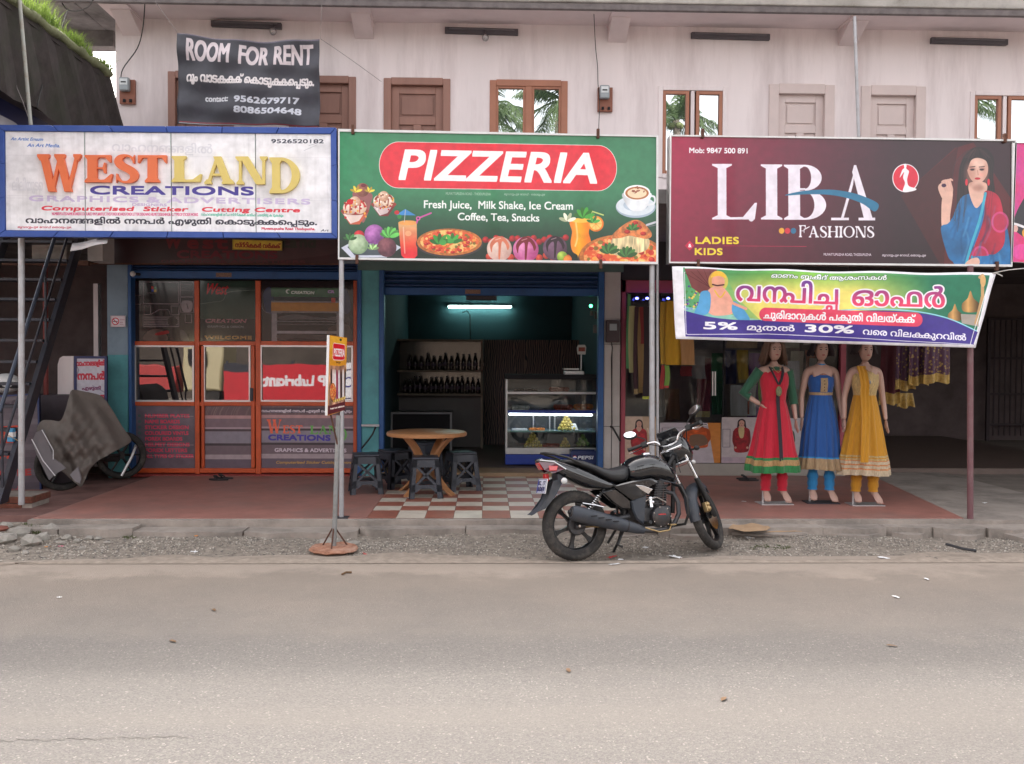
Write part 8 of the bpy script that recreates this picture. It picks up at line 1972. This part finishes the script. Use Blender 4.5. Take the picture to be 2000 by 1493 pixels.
# rings of the drape follow the machine from its near end (left) to its far end (right)
ctrl = [ # px_left, px_right, py_top, py_bottom at left side, right side, depth
    (62, 96, 838, 905, 10.35), (60, 128, 815, 930, 10.40), (70, 165, 795, 940, 10.45), (90, 196, 772, 935, 10.55), (118, 222, 763, 925, 10.75), (146, 240, 768, 905, 11.0), (175, 252, 782, 885, 11.2), (205, 257, 805, 872, 11.4)]
cl = MB()
outline = [(141,762),(165,765),(192,771),(205,780),(222,805),(240,835),(256,858),(250,868),(228,880),(205,893),(192,900),(175,918),(160,950),(150,946),(138,936),(122,922),(106,914),(90,892),(78,866),(72,838),(82,822),(100,821),(118,822),(128,800),(134,778)]
N_ = 96; O_ = Art.smooth(None, outline, True, 4); cx_, cy_ = 160, 850
ridge = [(141,762),(165,775),(190,800),(215,835),(240,862)]
K_ = 22
def drape_depth(px, py): # the sheet bulges over tank, bars and seat
    t_ = np.clip((px-60)/200, 0, 1); base = 10.38+1.0*t_
    ry = np.interp(px, [60,100,141,190,256], [835,815,762,790,858]); dn = np.clip((py-ry)/110, 0, 1)
    g_ = math.sin(px*.021+1)*14; f = .045*math.sin((px+g_)*.085-py*.03)+.032*math.sin(px*.19-py*.11+1+.03*g_)+.022*math.sin(px*.04+py*.17)+.012*math.sin(px*.31+py*.23)
    return base - .26*math.sin(min(1, dn*1.25)*math.pi*.5)*1.0 + f*(.25+dn)
for j in range(K_):
    for P_ in O_:
        s_ = j/(K_-1); px, py = cx_+(P_[0]-cx_)*(1-s_), cy_+(P_[1]-cy_)*(1-s_)
        v = at(px, py, drape_depth(px, py)); cl.v.append(tuple(v))
n_ = len(O_)
for j in range(K_-1):
    for k in range(n_): cl.f.append((j*n_+k, j*n_+(k+1) % n_, (j+1)*n_+(k+1) % n_, (j+1)*n_+k))
# back half of the cover closes over the machine
bs = len(cl.v)
for P_ in O_: v = at(P_[0], P_[1], drape_depth(*P_)+.45); cl.v.append((v.x, v.y, min(v.z, v.z)))
for k in range(n_): cl.f.append((k, bs+k, bs+(k+1) % n_, (k+1) % n_))
cl.build('cover', M['cover_cloth'], cb_, smooth=180)
lp = [(70,845),(84,838),(96,870),(104,896),(118,905),(128,915),(110,925),(96,938),(88,915),(72,890),(63,862)]
L_ = MB(); 
v0 = [at(px, py, 10.22+.03*math.sin(px*.3)) for px, py in lp]; L_.loft([v0, [v+Vector((0,.02,0)) for v in v0]]); L_.build('cover_lining', M['cover_lining'], cb_, smooth=30)
v0 = [at(px, py, 10.2) for px, py in ((146,918),(152,912),(158,935),(156,945),(146,940),(136,928))]; L_ = MB().loft([v0, [v+Vector((0,.02,0)) for v in v0]]); L_.build('cover_lining', M['cover_lining'], cb_)
MB().tube([at(62,858,10.2), at(84,900,10.2), at(108,930,10.2)], .006, 5).tube([at(82,840,10.2), at(104,880,10.2), at(104,898,10.2)], .005, 5).build('hem_piping', M['white_cloth'], cb_)

# neighbouring building at the far left: dark mossy canopy receding beside the shops
nb_ = thing('neighbour_building', 'neighbouring building at the top left with a dark mossy sloping canopy edge', 'building', (-6, 8, 0))
mk('moss_dark', (.045,.036,.034), rough=1, var=.35, scale=6, dirt=(.03,.035,.02), dscale=2, damt=.8, bump=.5, bscale=10)
mk('moss_green', (.16,.17,.09), rough=1, var=.3, scale=14)
XT, ZT = -4.57, 5.06; XBt, ZBt = -4.70, 4.24
ya, yb = 6.5, 11.40
def ridgept(y): return (XT, y, ZT)
n_ = 40; rrT = []; 
MB().grid(n_, 8, lambda u, v: (XBt+(XT-XBt)*v+.015*math.sin(u*60), ya+(yb-ya)*u+1.1*(1-v)*u, ZBt+(ZT-ZBt)*v+.02*math.sin(u*37+v*9)), uv=False).build('canopy_face', M['moss_dark'], nb_, fix=False)
MB().box(XT-3.5, XT-.01, ya, yb, ZT-.06, ZT+.05).build('canopy_slab', M['moss_dark'], nb_)
MB().tube([(XT, ya+(yb-ya)*i/30, ZT+.03+.015*math.sin(i*2.1)) for i in range(31)], [.05+.012*math.sin(i*3.3) for i in range(31)], 7).build('mossy_edge', M['moss_green'], nb_, smooth=180)
MB().box(-8, XBt-.02, ya, yb, ZBt+.3, ZBt+.35).build('canopy_soffit', M['moss_dark'], nb_)
MB().box(-5.35, -5.15, ya, yb, 3.4, ZBt+.25).build('side_wall', mk('nb_wall', (.20,.17,.19), rough=.9, var=.1), nb_)
nbs = thing('neighbour_sign', 'blue sign of the neighbouring shop cut off at the left edge above the white sign', 'sign', (-5.0, 9, 4))
a_ = Art(600, 200, [(0,0),(60,0),(60,20),(0,20)], (34,40,96)); a_.text("GOLD", 14, 17, 50, 17, 11, (215,215,225), bold=1.2)
MB().quad((-5.09, 7.6, 3.70), (-5.09, 10.9, 3.70), (-5.09, 10.9, 4.37), (-5.09, 7.6, 4.37), uv=True).build('printed_face', a_.material('print_gold', rough=.5), nbs, fix=False); MB().box(-5.14, -5.095, 7.6, 10.9, 3.70, 4.37).build('back_panel', M['navy'], nbs)
# rear block pillar and roof remains behind
rb_ = thing('rear_building', 'weathered concrete block pillar and beam behind the canopy at the top left', 'building', (-6, 13, 0))
zz_t = lambda py, Y: Z(py, Y, 120)
for i in range(3):
    for j in range(3):
        x0 = X(83, 12.6)+i*.0; z0 = zz_t(95, 12.6)+j*.0
mk('block_grey', (.36,.35,.35), rough=.95, var=.15, dirt=(.15,.14,.13), dscale=4, damt=.6)
for (a, b, c_, d) in ((82,124,24,43),(126,155,24,60),(84,124,45,68),(126,155,62,92),(90,128,70,95),(130,158,94,130)):
    MB().box(X(a,12.8)+.006, X(b,12.8)-.006, 12.8, 13.1, Z(d,12.8,120)+.006, Z(c_,12.8,120)-.006).build('block', M['block_grey'], rb_, bevel=.008)
MB().box(X(82,12.83), X(157,12.83), 12.83, 13.08, Z(160,12.8,120), Z(25,12.8,120)).build('mortar', M['slab'], rb_)
MB().loft([[(X(155,12.7),12.7,Z(20,12.7,155)),(X(186,12.7),12.7,Z(20,12.7,186)),(X(186,12.7),12.7,Z(95,12.7,186)),(X(155,12.7),12.7,Z(95,12.7,155))],[(X(155,13.2),13.2,Z(20,13.2,155)),(X(186,13.2),13.2,Z(20,13.2,186)),(X(186,13.2),13.2,Z(180,13.2,186)),(X(155,13.2),13.2,Z(180,13.2,155))]]).build('pillar', M['slab'], rb_)
MB().box(X(60,12.55), X(225,12.55), 12.55, 12.79, Z(90,12.55,200), TOP-.003).build('beam', M['slab'], rb_)
# ------------------------------------------------------------------ small pavement sign by the kerb
sg = thing('pavement_sign', 'small pizza pole sign on a round rusty base, turned sideways at the kerb', 'sign', tuple(atz(652, 1076, .02)))
bp = atz(652, 1073, .02); q = bp.copy()
mk('galv', (.30,.31,.31), rough=.5, metal=.4, var=.2, dirt=(.18,.14,.11), dscale=10, damt=.5)
ptop = at(661, 812, bp.y)
MB().cyl((bp.x,bp.y,.02), (ptop.x,bp.y,ptop.z), .021, seg=10).build('pole', M['galv'], sg, smooth=60)
MB().lathe([(.001,.0),(.20,.0),(.215,.012),(.205,.03),(.12,.035),(.001,.04)], (bp.x,bp.y,.012), 30).build('round_base', mk('rust_base', (.34,.16,.10), rough=.9, var=.4, scale=18, dirt=(.45,.33,.27), dscale=9, damt=.7), sg, smooth=50)
for v in sg.children[-1].data.vertices: v.co.x *= 1+.05*math.sin(9*v.co.y+3); v.co.z += .006*math.sin(40*v.co.x)*math.sin(31*v.co.y)
for a in (30, 150, 270): MB().cyl((bp.x+.12*math.cos(R(a)),bp.y+.12*math.sin(R(a)),.045), (bp.x+.015*math.cos(R(a)),bp.y+.015*math.sin(R(a)),.20), .007, seg=6).build('brace', M['rusty'], sg)
# board seen almost edge on
Y0 = bp.y
A_ = [at(641,655,Y0-.20), at(675,660,Y0+.12), at(671,801,Y0+.12), at(637,812,Y0-.20)]
art_p = art_poleboard(); nrm = (A_[1]-A_[0]).cross(A_[3]-A_[0]).normalized(); nrm = nrm if nrm.y < 0 else -nrm
MB().quad(A_[3]+nrm*.014, A_[2]+nrm*.014, A_[1]+nrm*.014, A_[0]+nrm*.014, uv=True).build('printed_face', art_p.material('print_pole', rough=.35, coat=.2), sg, fix=False)
MB().loft([[v+nrm*.012 for v in A_], [v-nrm*.012 for v in A_]]).build('board', M['white_metal'], sg, bevel=.002)
for s_ in (0, 1): MB().cyl(tuple(A_[3].lerp(A_[2], .25+.5*s_)), (ptop.x-.002, bp.y, ptop.z-.28), .008, seg=6).build('strut', M['rusty'], sg)

# ------------------------------------------------------------------ gravel, stones, litter, weeds
rs = random.Random(11)
mk('gravel', (.33,.295,.255), rough=.95, var=.5, scale=14); mk('gravel_pale', (.46,.42,.37), rough=.95, var=.4, scale=10); mk('gravel_dark', (.17,.155,.14), rough=.95, var=.4, scale=10)
def stone(mb, c, r_, rs):
    t = (1+5**.5)/2; vs = [(-1,t,0),(1,t,0),(-1,-t,0),(1,-t,0),(0,-1,t),(0,1,t),(0,-1,-t),(0,1,-t),(t,0,-1),(t,0,1),(-t,0,-1),(-t,0,1)]
    fs = [(0,11,5),(0,5,1),(0,1,7),(0,7,10),(0,10,11),(1,5,9),(5,11,4),(11,10,2),(10,7,6),(7,1,8),(3,9,4),(3,4,2),(3,2,6),(3,6,8),(3,8,9),(4,9,5),(2,4,11),(6,2,10),(8,6,7),(9,8,1)]
    sx, sy, sz = r_*rs.uniform(.6,1.2), r_*rs.uniform(.6,1.2), r_*rs.uniform(.4,.8); a = rs.uniform(0, 3.1)
    out = []
    for x, y, z in vs:
        j_ = rs.uniform(.38, .62); x, y, z = x*sx*j_, y*sy*j_, z*sz*j_; out.append((c[0]+x*math.cos(a)-y*math.sin(a), c[1]+x*math.sin(a)+y*math.cos(a), c[2]+z))
    mb.add(out, fs)
for nm, m_, n_, r0, r1 in (('gravel', 'gravel', 11000, .004, .013), ('pale_gravel', 'gravel_pale', 4200, .004, .011), ('dark_gravel', 'gravel_dark', 3600, .004, .012)):
    mb = MB()
    for i in range(n_):
        x = rs.uniform(-5.6, 5.6); y = rs.gauss(8.18, .27)
        if not 7.45 < y < 8.8 or rs.random() < .45*(1+math.sin(x*2.1+y*4)*math.sin(x*5.3+1)): continue
        stone(mb, (x, y, verge_z(x, y)+.003), rs.uniform(r0, r1)*(1.3 if x < -3 else 1), rs)
    stuff(mb.build(nm, M[m_], None, fix=False), 'loose gravel scattered along the verge')
rub = MB()
st_ = None; mk('stone_grey', (.33,.305,.275), rough=.95, var=.4, scale=8, dirt=(.12,.12,.09), dscale=5, damt=.6); mk('stone_red', (.22,.08,.06), rough=.95, var=.3)
labs = ['flat', 'rounded', 'jagged', 'small', 'pale', 'mossy']
spots_ = [(10,1050,.09),(38,1042,.08),(60,1052,.10),(85,1046,.07),(100,1036,.08),(28,1062,.07),(118,1052,.05),(5,1036,.07),(75,1035,.06),(50,1068,.04),(130,1046,.05),(150,1050,.045),(175,1046,.04),(14,1028,.05),(160,1060,.03),(192,1046,.035),(640,1055,.09),(622,1060,.05),(668,1062,.045),(690,1052,.05),(655,1046,.06),(210,1052,.03)]
for i, (px, py, r_) in enumerate(spots_):
    p = atz(px, py, .06); mb = MB(); stone(mb, (0, 0, 0), r_*1.15, rs); o = mb.build('stone', M['stone_red'] if i == 7 else M['stone_grey'], None, smooth=25)
    o.location = (p.x, p.y, verge_z(p.x, p.y)+r_*.28); tag(o, 'grey rubble stone in the heap at the left end of the verge' if px < 300 else 'grey stone lying round the base of the pavement sign', 'stone', 'rubble stones at the left' if px < 300 else 'stones round the pavement sign')
    if i == 7: o['label'] = 'reddish broken stone at the left end of the verge'; del o['group']
# litter
mk('paper_white', (.72,.72,.73), rough=.8); mk('plastic_orange', (.65,.25,.04), rough=.5); mk('plastic_pink', (.6,.12,.22), rough=.5); mk('plastic_red', (.5,.03,.03), rough=.5); mk('plastic_blue', (.03,.10,.35), rough=.5); mk('plastic_green', (.15,.5,.2), rough=.5); mk('cardboard', (.42,.28,.17), rough=.9, var=.1); mk('plastic_black', (.02,.02,.025), rough=.5); mk('leaf_dead', (.14,.08,.04), rough=.9)
def scrap(px, py, w_, h_, m_, lab, cat='wrapper', crumple=.4, z=None, name='crumpled_wrapper', ang=None):
    p = atz(px, py, .05); zz = z if z is not None else (verge_z(p.x, p.y) if 7.55 < p.y < 8.75 else (0 if p.y <= 7.55 else PZ))
    p = atz(px, py, zz); a = rs.uniform(0, 3) if ang is None else ang; k = 5; ph = rs.uniform(0, 6)
    def f(u, v):
        x, y = (u-.5)*w_*(1+.2*math.sin(v*5+ph)), (v-.5)*h_*(1+.2*math.sin(u*6+ph)); return (x*math.cos(a)-y*math.sin(a), x*math.sin(a)+y*math.cos(a), .008+crumple*.25*min(w_,h_)*(1+math.sin(u*9+ph)*math.cos(v*8+ph)))
    o = MB().grid(k, k, f, uv=False).build(name, M[m_], None, fix=False); o.location = (p.x, p.y, zz); o.modifiers.new('s', 'SOLIDIFY').thickness = .002; tag(o, lab, cat); return o
for a in ((116,1056,.075,.06,'paper_white','white plastic lid on the rubble at the left'),(118,1069,.04,.03,'plastic_pink','pink scrap below the white lid at the left'),(93,1070,.045,.02,'plastic_orange','small orange wrapper at the left of the verge'),(380,1080,.06,.04,'paper_white','white crumpled paper on the verge left of centre'),
          (442,1072,.10,.03,'paper_white','long torn white paper on the gravel'),(334,1059,.05,.03,'plastic_red','red wrapper on the gravel in front of the orange shop'),(290,1069,.05,.02,'plastic_orange','orange wrapper below the red wrapper'),(383,1049,.03,.03,'plastic_orange','tiny orange scrap under the kerb'),(587,1045,.04,.03,'paper_white','white paper ball under the kerb left of the pavement sign'),
          (620,1048,.07,.03,'plastic_orange','yellow orange wrapper behind the base of the pavement sign'),(636,1047,.05,.03,'paper_white','white wrapper just behind the round base'),(676,1046,.05,.04,'plastic_blue','blue wrapper right of the pavement sign'),(684,1036,.05,.02,'plastic_green','green wrapper by the concrete apron'),(712,1084,.13,.02,'plastic_red','flat red strip on the verge right of the round base'),
          (1463,1053,.085,.06,'paper_white','white crumpled paper cup below the cardboard'),(1727,1092,.10,.04,'paper_white','white crumpled foil on the verge at the right'),(1906,1072,.06,.05,'paper_white','white scrap beside the black stick at the right'),(1847,1072,.04,.02,'paper_white','tiny white scrap left of the black stick'),(1598,1057,.05,.04,'paper_white','pale yellowish scrap on the apron at the right'),
          (1200,1104,.09,.02,'paper_white','thin white strip on the tarmac under the motorbike'),(1212,1095,.04,.03,'paper_white','white pebble sized scrap behind the rear wheel'),(1195,1090,.10,.03,'plastic_red','red string scrap under the motorbike'),(1261,1072,.05,.05,'paper_white','pale round scrap under the engine of the motorbike'),(1320,1090,.11,.04,'paper_white','torn white paper between the wheels of the motorbike'),
          (1810,1133,.05,.02,'paper_white','small white scrap on the road at the right'),(1750,1168,.06,.02,'paper_white','pale scrap lying flat on the road at the right'),(116,1169,.025,.02,'paper_white','tiny white scrap on the road at the left'),(1923,984,.05,.03,'paper_white','yellowish scrap on the passage floor'),(1453,981,.05,.015,'paper_white','tiny white scrap on the red porch floor'),
          (1820,1092,.09,.05,'plastic_black','small black rag on the verge at the right')): scrap(*a)
scrap(1465, 1034, .36, .30, 'cardboard', 'brown flattened cardboard on the apron right of the motorbike', 'cardboard', .12, PZ-.03, 'cardboard', .6)
scrap(1530, 1040, .30, .04, 'cardboard', 'narrow strip of cardboard right of the flattened piece', 'cardboard', .2, PZ-.05, 'cardboard_strip', .1)
tag(MB().tube([tuple(atz(1848,1063,.10)), tuple(atz(1880,1072,.09)), tuple(atz(1907,1076,.08))], .012, 6).build('black_stick', M['plastic_black'], None), 'black plastic strip lying on the verge at the right', 'strip')
tag(MB().tube([tuple(atz(668,1122,.01)), tuple(atz(676,1118,.012)), tuple(atz(687,1118,.01))], .008, 5).build('twig', M['leaf_dead'], None), 'dark curved twig on the road below the pavement sign', 'twig')
# leaves and bits on the road
for (px, py) in ((1110,1310),(1413,1366),(338,1253),(418,1192),(1743,1262)):
    if py > 1480: continue
    p = atz(px, py, .004); o = MB().loft([[(-.03,0,.0),(-.01,.012,.006),(.02,.010,.004),(.035,0,.0)], [(-.03,0,.002),(-.01,-.012,.004),(.02,-.010,.006),(.035,0,.002)]], caps=False, closed=False).build('dead_leaf', M['leaf_dead'], None, fix=False)
    o.location = (p.x, p.y, .004); o.rotation_euler = (0, 0, rs.uniform(0, 3)); tag(o, 'small brown dead leaf lying on the road', 'leaf', 'dead leaves on the road')
# long crack in the tarmac
mk('crack', (.12,.11,.10), rough=1); cr2 = MB(); prev = None
pts = [atz(px, py, .0) for px, py in [(-20+k*9, 1448-.022*(k*9)+2.2*math.sin(k*1.7)+1.4*math.sin(k*.61)) for k in range(44)]]
w_ = [.0012+.003*abs(math.sin(k*2.3)) for k in range(44)]
cr2.loft([[(p.x, p.y-a, .003), (p.x, p.y+a, .003)] for p, a in zip(pts, w_)], caps=False, closed=False)
struct(cr2.build('road_crack', M['crack'], None, fix=False), 'long thin crack in the tarmac at the lower left')
# grass on the canopy edge and weeds under the kerb
def grass_mat(name, c0, c1):
    m_ = bpy.data.materials.new(name); m_.use_nodes = True; n = m_.node_tree.nodes; l = m_.node_tree.links; b = n['Principled BSDF']
    oi = n.new('ShaderNodeTexCoord'); nz = n.new('ShaderNodeTexNoise'); nz.inputs['Scale'].default_value = 9; l.new(oi.outputs['Object'], nz.inputs[0])
    mx = n.new('ShaderNodeMix'); mx.data_type = 'RGBA'; mx.inputs['A'].default_value = (*c0, 1); mx.inputs['B'].default_value = (*c1, 1); l.new(nz.outputs['Fac'], mx.inputs['Factor']); l.new(mx.outputs['Result'], b.inputs['Base Color'])
    b.inputs['Roughness'].default_value = .6; tr = n.new('ShaderNodeBsdfTranslucent'); l.new(mx.outputs['Result'], tr.inputs['Color']); ms = n.new('ShaderNodeMixShader'); ms.inputs[0].default_value = .45
    l.new(b.outputs[0], ms.inputs[1]); l.new(tr.outputs[0], ms.inputs[2]); l.new(ms.outputs[0], n['Material Output'].inputs['Surface']); return m_
M['grass'] = grass_mat('grass', (.10,.20,.03), (.28,.36,.08)); M['weed'] = grass_mat('weed', (.07,.10,.03), (.15,.17,.07)); M['frond'] = grass_mat('frond', (.035,.07,.025), (.10,.14,.05))
def tuft(mb, c, h, n_, sp):
    for _ in range(n_):
        a = rs.uniform(0, 6.28); L = h*rs.uniform(.4, 1.1); d = Vector((math.cos(a), math.sin(a), 0)); ln = rs.uniform(.2, .8)*L; s_ = Vector((-d.y, d.x, 0))*rs.uniform(.0025,.005); p = Vector(c)+d*rs.uniform(0, sp)
        q = [p, p+d*ln*.35+Vector((0,0,L*.55)), p+d*ln+Vector((0,0,L*rs.uniform(.75,1)))]
        mb.add([q[0]-s_, q[0]+s_, q[1]+s_*.8, q[1]-s_*.8, q[2]], [(0,1,2,3),(3,2,4)])
gm = MB()
for i in range(260):
    y = 8.6+2.8*rs.random()**.7; k = .5+.5*math.sin(y*5)*math.sin(y*2.3+1)
    tuft(gm, (XT+rs.uniform(-.12,.03), y, ZT+.05), (.10+.16*k), 9, .05)
stuff(gm.build('canopy_grass', M['grass'], None, fix=False), 'sunlit green grass growing along the mossy canopy edge', 'grass')
gm = MB()
for (px0, px1, py, n_, h) in ((48,90,1028,34,.05),(120,160,1032,26,.035),(168,228,1034,26,.03),(1470,1545,1056,18,.018),(60,80,1034,16,.04),(240,262,1040,6,.02)):
    for i in range(n_):
        p = atz(rs.uniform(px0, px1), py+rs.uniform(-3, 3), .07); tuft(gm, (p.x, p.y, verge_z(p.x, p.y)), h*1.2, 10, .03)
stuff(gm.build('kerb_weeds', M['weed'], None, fix=False), 'low green weeds along the foot of the kerb', 'weeds')

# ------------------------------------------------------------------ across the road, behind the camera: what the panes mirror
mk('bark', (.16,.13,.11), rough=.95, var=.3, scale=12, bump=.6, bscale=20)
def palm(loc, H, seed, lab, nf=18, L=3.0):
    r2 = random.Random(seed); t = thing('coconut_palm', lab, 'palm tree', loc, 0, None); lx, ly = r2.uniform(-.6,.6), r2.uniform(-.4,.4)
    tr = [(lx*(i/12)**2, ly*(i/12)**2, H*i/12) for i in range(13)]; MB().tube(tr, [.22-.09*i/12+.012*(i % 2) for i in range(13)], 10).build('trunk', M['bark'], t, smooth=60, world=False)
    top = Vector(tr[-1]); 
    for k in range(nf):
        a = k*2.4+r2.uniform(-.2,.2); el = R(r2.uniform(-35, 70)); d = Vector((math.cos(a), math.sin(a), 0)); mb = MB(); pth = []
        for i in range(13):
            s_ = i/12; pth.append(top+d*(L*s_*math.cos(el)*(1-.12*s_))+Vector((0,0,L*s_*math.sin(el)-1.5*s_*s_*(1.1+.4*math.sin(k)))))
        mb.tube(pth, [.035*(1-i/13)+.004 for i in range(13)], 5); sd_ = Vector((-d.y, d.x, 0))
        for i in range(46):
            s_ = .08+.92*i/46; j = min(11, int(s_*12)); f_ = s_*12-j; p = pth[j].lerp(pth[j+1], f_); tg = (pth[j+1]-pth[j]).normalized(); l_ = .62*math.sin(math.pi*min(1, s_*.8+.18))+.12
            for sg_ in (-1, 1):
                e = p+sd_*sg_*l_*.55+tg*l_*.45+Vector((0,0,-l_*r2.uniform(.35,.8))); w_ = tg*.022; m_ = p.lerp(e, .5)+Vector((0,0,.07)); mb.add([p-w_, p+w_, m_+w_, m_-w_, e], [(0,1,2,3),(3,2,4)])
        mb.build('frond', M['frond'], t, world=False, fix=False)
    for k in range(5): MB().ball(tuple(top+Vector((.2*math.cos(k*1.26), .2*math.sin(k*1.26), -.25))), .12, 10, 7).build('coconut', mk('coconut', (.12,.14,.05), rough=.6), t, smooth=180, world=False)
palm((.3,-7.8,0), 10.2, 1, 'coconut palm across the road mirrored in the first brown framed window'); palm((2.6,-8.4,0), 10.6, 2, 'coconut palm across the road right of the first one', L=3.3)
palm((6.9,-8.0,0), 10.0, 3, 'coconut palm across the road mirrored in the left pane of the middle window'); palm((16.0,-7.5,0), 10.4, 4, 'coconut palm across the road mirrored in the window at the right end', L=3.4); palm((-5.0,-9.5,0), 8.5, 5, 'coconut palm across the road on the left, beside the cream truck')
struct(MB().box(-40, 40, -30, -9.02, -.05, .02).build('far_verge', M['dirt']), 'bare earth across the road')
# red board and cream truck across the road
rbd = thing('red_banner', 'red board with white lettering across the road, mirrored in the sticker shop panes', 'board', (-6, -6.3, .2))
al_ = art_lubricants(); zb0, zb1 = .2, 1.42
MB().quad((-4.1,-6.3,zb0), (-7.6,-6.3,zb0), (-7.6,-6.3,zb1), (-4.1,-6.3,zb1), uv=True).build('printed_face', al_.material('print_lub', rough=.5), rbd, fix=False)
MB().box(-8.6,-7.61,-6.35,-6.3,zb0,1.15).build('plain_panel', mat('plain_red', (.50,.02,.03)), rbd)
MB().box(-8.6,-4.1,-6.40,-6.355,zb0,zb1).build('back_panel', M['steel_dark'], rbd)
for x in (-8.5,-6.4,-4.2): MB().box(x-.04,x+.04,-6.46,-6.402,0,zb1+.1).build('post', M['steel_dark'], rbd)
trk = thing('cream_truck', 'cream cabbed truck parked across the road, mirrored in the sticker shop door', 'truck', (-9.4,-7.6,0))
mk('cream', (.46,.40,.24), rough=.35, var=.05, coat=.4); mk('truck_red', (.40,.04,.04), rough=.5)
MB().loft([[(-8.75,-8.4,.5),(-8.75,-6.6,.5),(-8.75,-6.7,2.3),(-8.75,-8.4,2.3)],[(-10.1,-8.4,.5),(-10.1,-6.6,.5),(-10.1,-6.7,2.3),(-10.1,-8.4,2.3)]]).build('cab', M['cream'], trk, bevel=.08)
MB().box(-9.9,-9.35,-6.63,-6.56,1.35,1.95).build('window', M['dark'], trk, bevel=.01); MB().box(-12.6,-10.3,-8.5,-6.6,.5,1.35).build('cargo_bed', M['truck_red'], trk, bevel=.02)
for x in (-9.3,-11.8):
    for y in (-6.8,-8.3): MB().lathe([(.001,-.12),(.30,-.12),(.42,-.08),(.44,0),(.42,.08),(.30,.12),(.001,.12)], (x,y,.44), 28, 'y').build('wheel', M['tyre'], trk, smooth=50)
hw_ = thing('roadside_building', 'long low brown building with a tin roof across the road', 'building', (1,-14,0)); MB().box(-30,26,-16,-13,0,4.2).build('wall', mat('far_wall', (.075,.06,.05), rough=.9, var=.4, scale=.8), hw_); MB().box(-30.4,26.4,-16.5,-12.4,4.2,4.35).build('roof', M['slab'], hw_)
